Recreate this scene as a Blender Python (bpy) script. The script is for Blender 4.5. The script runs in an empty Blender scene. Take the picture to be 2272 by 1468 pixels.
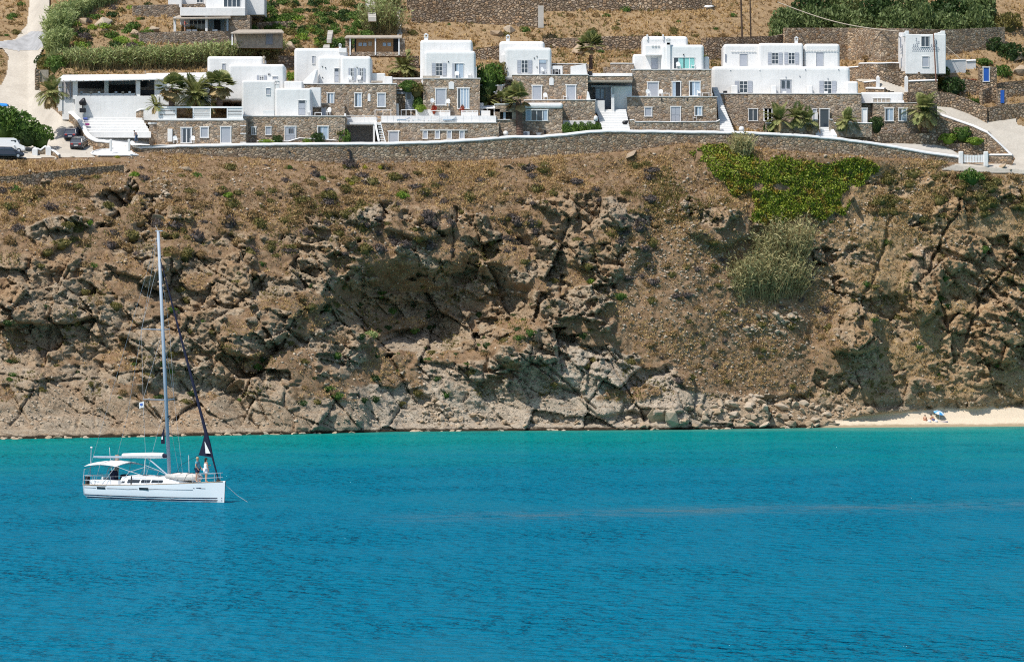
import bpy, bmesh, math, random
import numpy as np
from mathutils import Vector, Matrix

# ------------------------------------------------------------------ camera, sky, sun, exposure
SC = bpy.context.scene
COL = SC.collection
F, H, HZ = 9000.0, 10.5, 780.0            # focal length (photo pixels), eye height, horizon row
cam_d = bpy.data.cameras.new('camera'); cam = bpy.data.objects.new('camera', cam_d); COL.objects.link(cam)
cam.location = (0, 0, H); cam.rotation_euler = (math.radians(90), 0, 0)
cam_d.sensor_width = 36; cam_d.lens = 36 * F / 2272; cam_d.shift_y = (HZ - 734) / 2272
cam_d.clip_start = 1; cam_d.clip_end = 6000
SC.camera = cam
SUN = Vector((-0.38, -0.38, 0.84)).normalized()
W = bpy.data.worlds.new('World'); SC.world = W; W.use_nodes = True
nt = W.node_tree; nt.nodes.clear()
sky = nt.nodes.new('ShaderNodeTexSky'); sky.sky_type = 'NISHITA'; sky.sun_disc = False
sky.sun_elevation = math.asin(SUN.z); sky.sun_rotation = math.atan2(SUN.x, SUN.y); sky.altitude = 20
bg = nt.nodes.new('ShaderNodeBackground'); bg.inputs[1].default_value = 0.125
out = nt.nodes.new('ShaderNodeOutputWorld')
nt.links.new(sky.outputs[0], bg.inputs[0]); nt.links.new(bg.outputs[0], out.inputs[0])
sd = bpy.data.lights.new('sun', 'SUN'); sd.energy = 4.5; sd.angle = math.radians(0.5); sd.color = (1, 0.955, 0.89)
sun = bpy.data.objects.new('sun', sd); COL.objects.link(sun); sun.location = (-100, 400, 200)
sun.rotation_euler = (-SUN).to_track_quat('-Z', 'Y').to_euler()
SC.view_settings.view_transform = 'Standard'; SC.view_settings.look = 'None'
SC.view_settings.exposure = 0.18; SC.view_settings.gamma = 1; SC.view_settings.use_curve_mapping = False
SC.render.engine = 'CYCLES'; SC.cycles.max_bounces = 5; SC.cycles.diffuse_bounces = 3; SC.cycles.glossy_bounces = 2
SC.cycles.transparent_max_bounces = 6; SC.cycles.use_denoising = False; SC.cycles.filter_width = 1.1; SC.cycles.sample_clamp_indirect = 4

R = math.radians
rng = np.random.default_rng(7); random.seed(7)

# ------------------------------------------------------------------ helpers
def P(px, py, d):                          # a point d metres away seen at that photo pixel
    return Vector(((px - 1136) * d / F, d, H + (HZ - py) * d / F))
def B(px):
    return 550 + (px - 290) * 0.019   # distance of the long retaining wall along the hillside

def hsh(ix, iy, s):
    h = (ix.astype(np.int64) * 374761393 + iy.astype(np.int64) * 668265263 + s * 1442695041) & 0xffffffff
    h = ((h ^ (h >> 13)) * 1274126177) & 0xffffffff
    h = ((h ^ (h >> 16)) * 2246822519) & 0xffffffff
    return ((h ^ (h >> 15)) & 0xffffff) / float(0x1000000)
def vn(x, y, s=0):
    ix, iy = np.floor(x), np.floor(y); fx, fy = x - ix, y - iy
    fx = fx * fx * (3 - 2 * fx); fy = fy * fy * (3 - 2 * fy)
    a, b = hsh(ix, iy, s), hsh(ix + 1, iy, s); c, d = hsh(ix, iy + 1, s), hsh(ix + 1, iy + 1, s)
    return (a + (b - a) * fx) * (1 - fy) + (c + (d - c) * fx) * fy
def fbm(x, y, o=4, s=0, g=.5):
    t = 0; a = 1; n = 0
    for i in range(o):
        t = t + a * (vn(x, y, s + i * 17) * 2 - 1); n += a; x = x * 2.03 + 11.3; y = y * 2.03 + 5.7; a *= g
    return t / n
def sst(a, b, x):
    t = np.clip((x - a) / (b - a), 0, 1); return t * t * (3 - 2 * t)
def worley(x, y, s):
    ix, iy = np.floor(x), np.floor(y)
    f1 = np.full(x.shape, 9.); f2 = f1.copy(); cx = f1 * 0; cy = f1 * 0; dx = f1 * 0; dy = f1 * 0
    for i in (-1, 0, 1):
        for j in (-1, 0, 1):
            gx, gy = ix + i, iy + j
            ox = x - gx - .12 - .76 * hsh(gx, gy, s); oy = y - gy - .12 - .76 * hsh(gx, gy, s + 1)
            d = np.sqrt(ox * ox + oy * oy); m = d < f1
            f2 = np.where(m, f1, np.minimum(f2, d)); f1 = np.where(m, d, f1)
            cx = np.where(m, gx, cx); cy = np.where(m, gy, cy); dx = np.where(m, ox, dx); dy = np.where(m, oy, dy)
    return f1, f2, cx, cy, dx, dy
def facets(x, z, size, asp, ang, amp, slope, crack, s, warp=.17):
    c, sn = math.cos(R(ang)), math.sin(R(ang))
    wx = x + warp * size * fbm(x / size * .9, z / size * .9, 3, s + 50); wz = z + warp * size * fbm(x / size * .9 + 31, z / size * .9, 3, s + 60)
    a = (wx * c + wz * sn) / (size * asp); b = (-wx * sn + wz * c) / size
    f1, f2, cx, cy, dx, dy = worley(a, b, s)
    h = (hsh(cx, cy, s + 3) - .5) * 2 * amp
    h = h + dx * (hsh(cx, cy, s + 4) - .5) * 2 * slope * size * asp + dy * ((hsh(cx, cy, s + 5) - .5) * 2 * slope) * size
    return h - crack * 1.25 * (1 - sst(0, .065, f2 - f1)) * (hsh(cx, cy, s + 6) * .7 + .3)

# mesh builder: boxes, quads, tubes and loose numpy batches collected into one mesh
class MB:
    def __init__(s): s.v = []; s.f = []; s.m = []; s.k = 0
    def add(s, vs, fs, m=0):
        o = len(s.v); s.v += [tuple(v) for v in vs]; s.f += [tuple(i + o for i in f) for f in fs]; s.m += [m] * len(fs); return s
    def box(s, x0, x1, y0, y1, z0, z1, m=0, rot=0, piv=None):
        vs = [Vector((x, y, z)) for z in (z0, z1) for x, y in ((x0, y0), (x1, y0), (x1, y1), (x0, y1))]
        if rot:
            pv = Vector(piv if piv else ((x0 + x1) / 2, (y0 + y1) / 2, 0)); M = Matrix.Rotation(rot, 3, 'Z')
            vs = [M @ (v - pv) + pv for v in vs]
        return s.add(vs, [(3, 2, 1, 0), (4, 5, 6, 7), (0, 1, 5, 4), (1, 2, 6, 5), (2, 3, 7, 6), (3, 0, 4, 7)], m)
    def hexa(s, lo, hi, m=0):              # lo/hi: four corners each, counter-clockwise from above
        return s.add(list(lo) + list(hi), [(3, 2, 1, 0), (4, 5, 6, 7), (0, 1, 5, 4), (1, 2, 6, 5), (2, 3, 7, 6), (3, 0, 4, 7)], m)
    def prism(s, pts, off, m=0):           # polygon pts extruded by vector off
        n = len(pts); off = Vector(off); a = [Vector(p) for p in pts]; b = [p + off for p in a]
        return s.add(a + b, [tuple(range(n)), tuple(range(2 * n - 1, n - 1, -1))] + [(i, i + n, (i + 1) % n + n, (i + 1) % n) for i in range(n)], m)
    def tube(s, pts, r, n=6, m=0, caps=True):
        pts = [Vector(p) for p in pts]; rr = r if isinstance(r, (list, tuple)) else [r] * len(pts); vs = []
        for i, p in enumerate(pts):
            t = (pts[min(i + 1, len(pts) - 1)] - pts[max(i - 1, 0)]).normalized()
            u = t.cross(Vector((0, 0, 1)) if abs(t.z) < .95 else Vector((1, 0, 0))).normalized(); w = t.cross(u)
            vs += [p + (u * math.cos(2 * math.pi * k / n) + w * math.sin(2 * math.pi * k / n)) * rr[i] for k in range(n)]
        fs = [(i * n + k, i * n + (k + 1) % n, (i + 1) * n + (k + 1) % n, (i + 1) * n + k) for i in range(len(pts) - 1) for k in range(n)]
        if caps: fs += [tuple(range(n - 1, -1, -1)), tuple(range((len(pts) - 1) * n, len(pts) * n))]
        return s.add(vs, fs, m)
    def ball(s, c, rx, ry, rz, n=10, k=6, m=0, zmin=-1):
        c = Vector(c); vs = []; fs = []
        for i in range(k + 1):
            a = max(-math.pi / 2 + math.pi * i / k, math.asin(zmin))
            for j in range(n):
                b = 2 * math.pi * j / n; vs.append(c + Vector((rx * math.cos(a) * math.cos(b), ry * math.cos(a) * math.sin(b), rz * math.sin(a))))
        for i in range(k):
            for j in range(n): fs.append((i * n + j, i * n + (j + 1) % n, (i + 1) * n + (j + 1) % n, (i + 1) * n + j))
        return s.add(vs, fs, m)
    def build(s, name, mat, parent=None, smooth=False, bevel=0, seg=2, loc=None, fixn=True):
        me = bpy.data.meshes.new(name); vs = s.v
        if loc is not None: vs = [(v[0] - loc[0], v[1] - loc[1], v[2] - loc[2]) for v in vs]
        me.from_pydata(vs, [], s.f)
        mats = mat if isinstance(mat, (list, tuple)) else [mat]
        for mm in mats: me.materials.append(mm)
        if len(mats) > 1: me.polygons.foreach_set('material_index', s.m)
        if fixn or bevel:
            bm = bmesh.new(); bm.from_mesh(me)
            bmesh.ops.remove_doubles(bm, verts=bm.verts, dist=1e-4); bmesh.ops.recalc_face_normals(bm, faces=bm.faces)
            if bevel: bmesh.ops.bevel(bm, geom=[e for e in bm.edges if e.is_manifold and e.calc_face_angle(0) > .5], offset=bevel, segments=seg, affect='EDGES', profile=.5)
            bm.to_mesh(me); bm.free()
        if smooth:
            me.polygons.foreach_set('use_smooth', [True] * len(me.polygons))
        me.update(); return link(name, me, parent, loc)
def link(name, me, parent=None, loc=None):
    o = bpy.data.objects.new(name, me); COL.objects.link(o)
    if loc is not None: o.location = loc
    if parent is not None: setpar(o, parent)
    return o
def setpar(o, p):
    o.parent = p; o.matrix_parent_inverse = worldmat(p).inverted()
def worldmat(o):
    m = Matrix.LocRotScale(o.location, o.rotation_euler, o.scale)
    return worldmat(o.parent) @ o.matrix_parent_inverse @ m if o.parent else m
def tag(o, label, cat, group=None, kind=None):
    if label: o['label'] = label
    if cat: o['category'] = cat
    if group: o['group'] = group
    if kind: o['kind'] = kind
    return o
def thing(name, loc, label, cat, group=None, rz=0):
    o = bpy.data.objects.new(name, None); COL.objects.link(o); o.location = loc; o.rotation_euler = (0, 0, rz); o.empty_display_size = .3
    return tag(o, label, cat, group)
def nmesh(name, V, Fq, mat, smooth=False, attr=None):
    V = np.asarray(V, np.float32); Fq = np.asarray(Fq, np.int32); me = bpy.data.meshes.new(name)
    k = Fq.shape[1]; me.vertices.add(len(V)); me.vertices.foreach_set('co', V.ravel())
    me.loops.add(Fq.size); me.loops.foreach_set('vertex_index', Fq.ravel())
    me.polygons.add(len(Fq)); me.polygons.foreach_set('loop_start', np.arange(0, Fq.size, k, dtype=np.int32))
    if smooth: me.polygons.foreach_set('use_smooth', np.ones(len(Fq), bool))
    me.update(calc_edges=True)
    if attr is not None:
        a = me.attributes.new('mask', 'FLOAT_COLOR', 'POINT'); a.data.foreach_set('color', attr.astype(np.float32).ravel())
    me.materials.append(mat); return me

# ------------------------------------------------------------------ materials
class NT:
    def __init__(s, name):
        s.m = bpy.data.materials.new(name); s.m.use_nodes = True; s.t = s.m.node_tree; s.bsdf = s.t.nodes['Principled BSDF']; s.out = s.t.nodes['Material Output']
    def n(s, typ, **kw):
        nd = s.t.nodes.new('ShaderNode' + typ)
        for k, v in kw.items():
            if k[0] == 'i' and k[1:].isdigit(): s.set(nd.inputs[int(k[1:])], v)
            elif k.startswith('_'): s.set(nd.inputs[k[1:]], v)
            else: setattr(nd, k, v)
        return nd
    def set(s, sock, v):
        if isinstance(v, bpy.types.NodeSocket): s.t.links.new(v, sock)
        elif isinstance(v, bpy.types.Node): s.t.links.new(v.outputs[0], sock)
        else:
            if isinstance(v, (tuple, list)) and len(v) == 3 and sock.type == 'RGBA': v = (*v, 1)
            sock.default_value = v
    def b(s, **kw):
        for k, v in kw.items(): s.set(s.bsdf.inputs[k.replace('_', ' ')], v)
    def pos(s, scale=(1, 1, 1), obj=False):
        g = s.n('TexCoord').outputs['Object'] if obj else s.n('NewGeometry').outputs['Position']
        return s.n('VectorMath', operation='MULTIPLY', i0=g, i1=scale)
    def noise(s, v, scale, detail=4, rough=.55): return s.n('TexNoise', _Vector=v, _Scale=scale, _Detail=detail, _Roughness=rough)
    def ramp(s, fac, stops):
        r = s.n('ValToRGB', i0=fac); e = r.color_ramp.elements
        while len(e) < len(stops): e.new(.5)
        for i, (p, c) in enumerate(stops): e[i].position = p; e[i].color = (*c, 1) if len(c) == 3 else c
        return r
    def mix(s, f, a, b, mode='MIX'):
        m = s.n('Mix', data_type='RGBA', blend_type=mode); s.set(m.inputs[0], f); s.set(m.inputs[6], a); s.set(m.inputs[7], b); return m.outputs[2]
    def math(s, op, a, b=0., clamp=False):
        m = s.n('Math', operation=op, use_clamp=clamp); s.set(m.inputs[0], a); s.set(m.inputs[1], b); return m
    def bump(s, h, strength=.5, dist=.05): 
        bp = s.n('Bump', _Height=h, _Strength=strength, _Distance=dist); s.set(s.bsdf.inputs['Normal'], bp); return bp
def plain(name, c, rough=.7, var=.12, scale=1.5, metal=0, spec=.3, bump=0):
    t = NT(name); p = t.pos(); n = t.noise(p, scale, 5)
    lo = tuple(x * (1 - var) for x in c); hi = tuple(min(1, x * (1 + var)) for x in c)
    t.b(Base_Color=t.ramp(n, [(.3, lo), (.7, hi)]).outputs[0], Roughness=rough, Metallic=metal, Specular_IOR_Level=spec)
    if bump: t.bump(n, .4, bump)
    return t.m
def stone_mat(name, cols, size=.42, mortar=(.16, .12, .085), mw=.05, bd=.06, flat=1.35, blotch=.35):
    t = NT(name); p = t.pos((1 / size, 1 / size, flat / size))
    w = t.noise(p, 1.1, 2); wp = t.n('VectorMath', operation='ADD', i0=p, i1=t.n('VectorMath', operation='SCALE', i0=w.outputs['Color']).outputs[0])
    for nd in t.t.nodes:
        if nd.type == 'VECT_MATH' and nd.operation == 'SCALE': nd.inputs['Scale'].default_value = .45
    v = t.n('TexVoronoi', feature='F1', _Vector=wp.outputs[0], _Scale=1.); e = t.n('TexVoronoi', feature='DISTANCE_TO_EDGE', _Vector=wp.outputs[0], _Scale=1.)
    sep = t.n('SeparateColor', i0=v.outputs['Color'])
    c = t.ramp(sep.outputs[0], [(i / (len(cols) - 1), k) for i, k in enumerate(cols)])
    val = t.math('MULTIPLY_ADD', sep.outputs[1], .75); val.inputs[2].default_value = .62
    cc = t.mix(1., c.outputs[0], t.n('CombineColor', i0=val, i1=val, i2=val), 'MULTIPLY')
    fine = t.noise(p, 3, 3); big = t.noise(t.pos(), .22, 3)
    cc = t.mix(.35, cc, t.ramp(fine, [(.3, (.25, .22, .18)), (.7, (1., 1., 1.))]).outputs[0], 'MULTIPLY')
    cc = t.mix(blotch, cc, t.ramp(big, [(.35, (.55, .48, .42)), (.65, (1., .97, .9))]).outputs[0], 'MULTIPLY')
    m = t.n('MapRange', _Value=e.outputs['Distance']); m.inputs[1].default_value = 0; m.inputs[2].default_value = mw * 2; m.clamp = True
    t.b(Base_Color=t.mix(m.outputs[0], mortar, cc), Roughness=.9, Specular_IOR_Level=.15)
    hh = t.n('MapRange', _Value=e.outputs['Distance']); hh.inputs[2].default_value = .22; 
    t.bump(t.math('ADD', hh.outputs[0], t.math('MULTIPLY', fine.outputs[0], .5)), 1., bd); return t.m
def leaf_mat(name, c1, c2, c3=None, rough=.6, trans=.25):
    c1, c2, c3 = (tuple(min(1, q * 1.28) for q in k) if k else None for k in (c1, c2, c3))
    t = NT(name); ri = t.n('NewGeometry').outputs['Random Per Island']; n = t.noise(t.pos(), .8, 3)
    st = [(0, c1), (.6, c2), (1, c3 or c2)]
    c = t.mix(.45, t.ramp(ri, st).outputs[0], t.ramp(n, [(.35, c1), (.65, c3 or c2)]).outputs[0])
    t.b(Base_Color=c, Roughness=rough, Specular_IOR_Level=.25)
    tr = t.n('BsdfTranslucent', i0=c); mx = t.n('MixShader', i0=trans, i1=t.bsdf, i2=tr); t.set(t.out.inputs[0], mx); return t.m
M = {}
def white_mat():
    t = NT('whitewash'); p = t.pos(); a = t.noise(p, .5, 5); b = t.noise(p, 6, 4); s_ = t.noise(t.pos((2.2, 2.2, .18)), 1.3, 4, .7)
    c = t.mix(.5, t.ramp(a, [(.3, (.66, .655, .64)), (.7, (.76, .755, .74))]).outputs[0], t.ramp(s_, [(.25, (.5, .485, .45)), (.5, (.82, .815, .80))]).outputs[0], 'MULTIPLY')
    c = t.mix(.4, c, (.74, .735, .725))
    t.b(Base_Color=c, Roughness=.85, Specular_IOR_Level=.2); t.bump(t.math('ADD', a.outputs[0], t.math('MULTIPLY', b.outputs[0], .12)), .5, .15); return t.m
M['white'] = white_mat()
STC = [(.36, .26, .17), (.48, .38, .27), (.33, .28, .23), (.42, .27, .15), (.56, .47, .36), (.28, .19, .125), (.42, .34, .26)]
M['stone'] = stone_mat('wall_stone', STC, .46)
M['stone2'] = stone_mat('house_stone', [(.34, .255, .18), (.44, .355, .27), (.33, .295, .26), (.40, .275, .175), (.54, .46, .37), (.28, .20, .145)], .42, mortar=(.25, .195, .145), mw=.04)
M['drystone'] = stone_mat('dry_stone', [(.36, .255, .17), (.48, .37, .26), (.34, .28, .23), (.44, .29, .17), (.58, .49, .38)], .5, mortar=(.13, .095, .065), mw=.09, bd=.12)
M['grey_paint'] = plain('grey_paint', (.36, .38, .42), .55, .05)
M['grey_dark'] = plain('dark_grey_paint', (.22, .24, .28), .55, .06)
M['white_paint'] = plain('white_paint', (.78, .78, .77), .5, .03)
M['wood'] = plain('weathered_wood', (.36, .31, .25), .8, .25, 3)
M['shade_int'] = plain('shaded_interior_plaster', (.34, .33, .33), .8, .1)  # darker plaster tone stands in for shade inside loggias and passages
M['glass'] = plain('window_glass', (.035, .05, .07), .08, .1, spec=.6)
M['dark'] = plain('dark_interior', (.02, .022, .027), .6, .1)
M['curtain'] = plain('curtain_cloth', (.34, .42, .5), .8, .12, 4)
M['teal'] = plain('teal_curtain', (.22, .5, .47), .8, .12, 4)
M['concrete'] = plain('concrete', (.46, .43, .385), .9, .12, .7, bump=.03)
M['metal'] = plain('galvanised_metal', (.5, .52, .54), .4, .08, metal=.6)
M['black'] = plain('black_plastic', (.018, .019, .022), .45, .2)
M['pole'] = plain('dark_timber_pole', (.07, .045, .03), .85, .2)
M['timber'] = plain('orange_timber', (.36, .2, .09), .7, .2, 5)
M['blue_door'] = plain('blue_paint', (.02, .09, .36), .5, .08)
M['cable'] = plain('rope_cable', (.42, .36, .28), .8, .1)

# ------------------------------------------------------------------ terrain: cliff and hillside
SHX = [-600, 0, 400, 640, 900, 1200, 1500, 1800, 2272, 2900]
SHD = [468, 487, 505, 516, 534, 540, 546, 560, 571, 590]
def shore(px): return np.interp(px, SHX, SHD)
TP = [-.12, 0, .03, .08, .25, .5, .75, .9, 1.0]; TV = [-.12, 0, .10, .16, .30, .46, .66, .82, 1.0]; TS = [-.3, 0, .2, .34, .48, .62, .76, .88, 1.0]
def zwall(px): return np.interp(px, [0, 290, 760, 1000, 1200, 1400, 1520, 1600, 1720, 1870, 2050, 2272], [37, 37.2, 36.1, 36.4, 37.4, 38.4, 39.6, 39.4, 38.9, 38.2, 37.6, 36.8])
def dbase(px, z):                          # smooth distance of the ground at height z
    s = shore(px); q = sst(1700, 2100, px); b = 550 + (px - 290) * .019 - 2; zw = zwall(px)
    lo = s + (b - s) * (np.interp(z / zw, TP, TV) * (1 - q) + q * np.interp(z / zw, TP, TS))
    hi = b + np.interp(z - zw, [0, 2, 5, 13, 23, 53], [0, 9, 15, 30, 50, 114]) + 14 * sst(140, 60, px) * np.interp(z - zw, [0, 5], [0, 1])
    q2 = sst(1880, 1960, px); hi = hi * (1 - q2) + q2 * (b + np.interp(z - zw, [0, 2, 5, 13, 23, 53], [0, 7, 11, 21, 38, 95]))
    return np.where(z < zw, lo, hi)
def psd(px, py, poly):                     # signed distance to a polygon (photo pixels), negative inside
    d = np.full(px.shape, 1e9); ins = np.zeros(px.shape, bool); n = len(poly)
    for i in range(n):
        (x0, y0), (x1, y1) = poly[i], poly[(i + 1) % n]; ex, ey = x1 - x0, y1 - y0
        t = np.clip(((px - x0) * ex + (py - y0) * ey) / (ex * ex + ey * ey + 1e-9), 0, 1)
        d = np.minimum(d, np.hypot(px - x0 - t * ex, py - y0 - t * ey))
        c = ((y0 <= py) != (y1 <= py)); ins ^= c & (px < (x1 - x0) * (py - y0) / (y1 - y0 + 1e-12) + x0)
    return np.where(ins, -d, d)
ROADL = [(73, -60), (60, 55), (33, 88), (-60, 98), (-60, 105), (5, 107), (19, 125), (15, 165), (3, 188), (-60, 200), (-60, 352), (118, 350), (210, 350), (205, 325), (196, 308), (186, 285), (170, 262), (140, 240), (112, 222), (84, 195), (79, 155), (86, 125), (102, 95), (106, 55), (114, -60)]
ROADR = [(1876, 172), (1942, 170), (1977, 186), (2028, 201), (2078, 218), (2128, 229), (2179, 250), (2252, 244), (2256, 276), (2360, 300), (2360, 390), (2085, 377), (2120, 364), (2246, 364), (2252, 352), (2194, 292), (2144, 272), (2078, 250), (2028, 221), (2005, 210), (1965, 199), (1917, 183)]
FORE = [(192, 296), (335, 296), (335, 331), (314, 352), (198, 353), (196, 320)]
ICE = [(1522, 332), (1560, 326), (1640, 330), (1700, 345), (1780, 352), (1880, 360), (1958, 372), (1930, 410), (1900, 440), (1880, 480), (1855, 470), (1830, 495), (1790, 470), (1750, 505), (1660, 505), (1672, 470), (1660, 430), (1620, 440), (1590, 400), (1565, 360)]
SAND = [(1800, 960), (1840, 932), (1905, 923), (1960, 914), (2060, 907), (2140, 903), (2290, 903), (2420, 903), (2420, 990), (1800, 990)]
GULLY = [(1430, 395), (1500, 330), (1590, 400), (1660, 440), (1670, 510), (1790, 480), (1880, 480), (1960, 370), (2060, 372), (1990, 420), (1930, 500), (1890, 600), (1850, 680), (1815, 760), (1800, 870), (1660, 880), (1560, 860), (1500, 820), (1400, 780), (1340, 690), (1390, 560), (1440, 480)]
# (polygon, how far it stands proud in metres, edge softness in pixels, top-to-bottom tilt)
PROUD = [
 ([(548, 880), (590, 825), (640, 790), (700, 795), (760, 840), (800, 890), (800, 945), (690, 958), (600, 950)], 3.6, 60, .0),
 ([(476, 722), (540, 680), (596, 640), (652, 636), (668, 688), (640, 742), (566, 792), (505, 780)], 2.6, 16, 1.5),
 ([(235, 560), (300, 540), (390, 545), (400, 590), (330, 620), (250, 600)], 1.6, 12, .8),
 ([(640, 585), (700, 560), (745, 600), (740, 660), (690, 690), (655, 640)], 1.5, 12, .6),
 ([(1094, 775), (1108, 738), (1145, 722), (1178, 742), (1190, 788), (1150, 812), (1112, 803)], 3.0, 34, .0),
 ([(1190, 800), (1225, 742), (1275, 752), (1300, 800), (1290, 860), (1235, 850)], 2.2, 26, .3),
 ([(1290, 880), (1325, 795), (1375, 830), (1408, 880), (1395, 912), (1330, 915)], 2.0, 22, .0),
 ([(1400, 908), (1445, 845), (1500, 828), (1536, 836), (1534, 905), (1450, 918)], 2.4, 18, .0),
 ([(1430, 948), (1450, 905), (1500, 900), (1525, 930), (1515, 952)], 2.0, 14, .0),
 ([(860, 470), (900, 455), (1000, 462), (1010, 510), (930, 530), (860, 510)], 1.8, 14, .6),
 ([(1160, 480), (1230, 420), (1330, 400), (1420, 440), (1440, 540), (1390, 610), (1300, 590), (1200, 560)], 1.3, 30, .3),
 ([(1515, 440), (1580, 425), (1650, 460), (1660, 520), (1600, 545), (1530, 510)], 1.8, 22, .3),
 ([(1995, 425), (2272, 400), (2420, 420), (2420, 830), (2200, 860), (2060, 905), (1870, 925), (1840, 790), (1860, 690), (1900, 590), (1945, 500)], 1.0, 120, .0),
 ([(1858, 690), (1900, 676), (1942, 700), (1936, 765), (1900, 782), (1846, 776), (1838, 735)], 2.2, 10, 1.3),
 ([(2005, 590), (2045, 560), (2085, 600), (2075, 680), (2040, 720), (2000, 660)], 2.0, 16, .9),
 ([(2070, 470), (2130, 440), (2150, 560), (2110, 610), (2075, 560)], 1.3, 14, .5),
 ([(2160, 690), (2230, 660), (2272, 700), (2250, 800), (2180, 800)], 1.7, 18, .5),
 ([(0, 690), (60, 672), (140, 676), (215, 700), (160, 720), (0, 716)], 2.4, 9, 1.2),
 ([(55, 462), (110, 440), (170, 470), (150, 540), (90, 560)], 1.4, 14, .3),
 ([(40, 968), (70, 945), (140, 930), (215, 925), (262, 945), (266, 970)], 2.4, 26, .0),
 ([(268, 968), (285, 935), (320, 928), (356, 940), (362, 968)], 2.2, 20, .0),
 ([(380, 968), (400, 925), (450, 905), (520, 930), (540, 968)], 1.8, 24, .0),
 ([(860, 955), (900, 890), (960, 880), (975, 950)], -1.0, 22, .0),
 ([(700, 955), (720, 912), (770, 905), (800, 935), (790, 958)], 1.6, 16, .0),
]
HOLLOW = [ # polygon, depth, top edge softness, bottom edge softness
 ([(740, 640), (790, 590), (870, 575), (960, 590), (1040, 570), (1120, 590), (1185, 640), (1180, 720), (1090, 775), (960, 790), (850, 770), (770, 710)], 7.5, 26),
 ([(-80, 700), (40, 690), (200, 712), (260, 760), (230, 830), (100, 850), (-80, 840)], 2.6, 16),
 ([(540, 800), (600, 790), (660, 742), (690, 760), (600, 815), (560, 860)], 2.2, 14),
 ([(1950, 640), (2000, 660), (2020, 740), (1970, 800), (1940, 760)], 2.0, 20),
 ([(300, 830), (420, 800), (530, 860), (520, 905), (380, 915), (280, 880)], 1.6, 16),
 ([(1080, 470), (1150, 480), (1200, 560), (1180, 590), (1120, 560)], 1.6, 18),
]
CRACKS = [([(668, 690), (630, 760), (560, 840), (540, 880)], 5, 1.4), ([(478, 725), (505, 780), (545, 835)], 4, 1.2), ([(556, 850), (600, 935)], 4, 1.), ([(700, 560), (730, 640), (790, 700), (850, 770), (920, 890)], 5, 1.2),
 ([(480, 880), (540, 865), (600, 880)], 3, .8), ([(0, 830), (120, 850), (280, 830), (430, 815)], 4, .9), ([(110, 680), (95, 790), (60, 900), (20, 950)], 4, .9), ([(300, 880), (360, 950)], 4, .9), ([(400, 850), (470, 950)], 4, .9),
 ([(1188, 790), (1260, 850), (1320, 905)], 4, .9), ([(1405, 880), (1350, 800), (1310, 770)], 4, .9), ([(1990, 430), (1960, 560), (1900, 690), (1945, 790)], 6, .7), ([(2140, 430), (2060, 600), (2100, 720)], 5, 1.3), ([(2272, 560), (2180, 640), (2140, 760)], 5, 1.2),
 ([(200, 840), (215, 960)], 4, .9), ([(720, 860), (800, 950)], 4, 1.), ([(1010, 460), (1000, 570)], 4, .9), ([(540, 560), (560, 640), (500, 700)], 3, .8)]
def pdist(px, py, line):
    d = np.full(px.shape, 1e9)
    for (x0, y0), (x1, y1) in zip(line[:-1], line[1:]):
        ex, ey = x1 - x0, y1 - y0; t = np.clip(((px - x0) * ex + (py - y0) * ey) / (ex * ex + ey * ey), 0, 1)
        d = np.minimum(d, np.hypot(px - x0 - t * ex, py - y0 - t * ey))
    return d
def sub(px, py, pts, pad):
    xs = [p[0] for p in pts]; ys = [p[1] for p in pts]
    return np.nonzero((px > min(xs) - pad) & (px < max(xs) + pad) & (py > min(ys) - pad) & (py < max(ys) + pad))
ROCKTOP = [(-400, 560), (0, 600), (60, 590), (200, 560), (300, 540), (400, 500), (520, 525), (650, 560), (760, 500), (860, 465), (1000, 465), (1150, 440), (1300, 405), (1400, 440), (1450, 470), (1520, 430), (1650, 440), (1700, 520), (1880, 520), (1960, 430), (2060, 405), (2272, 415), (2700, 420)]
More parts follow.
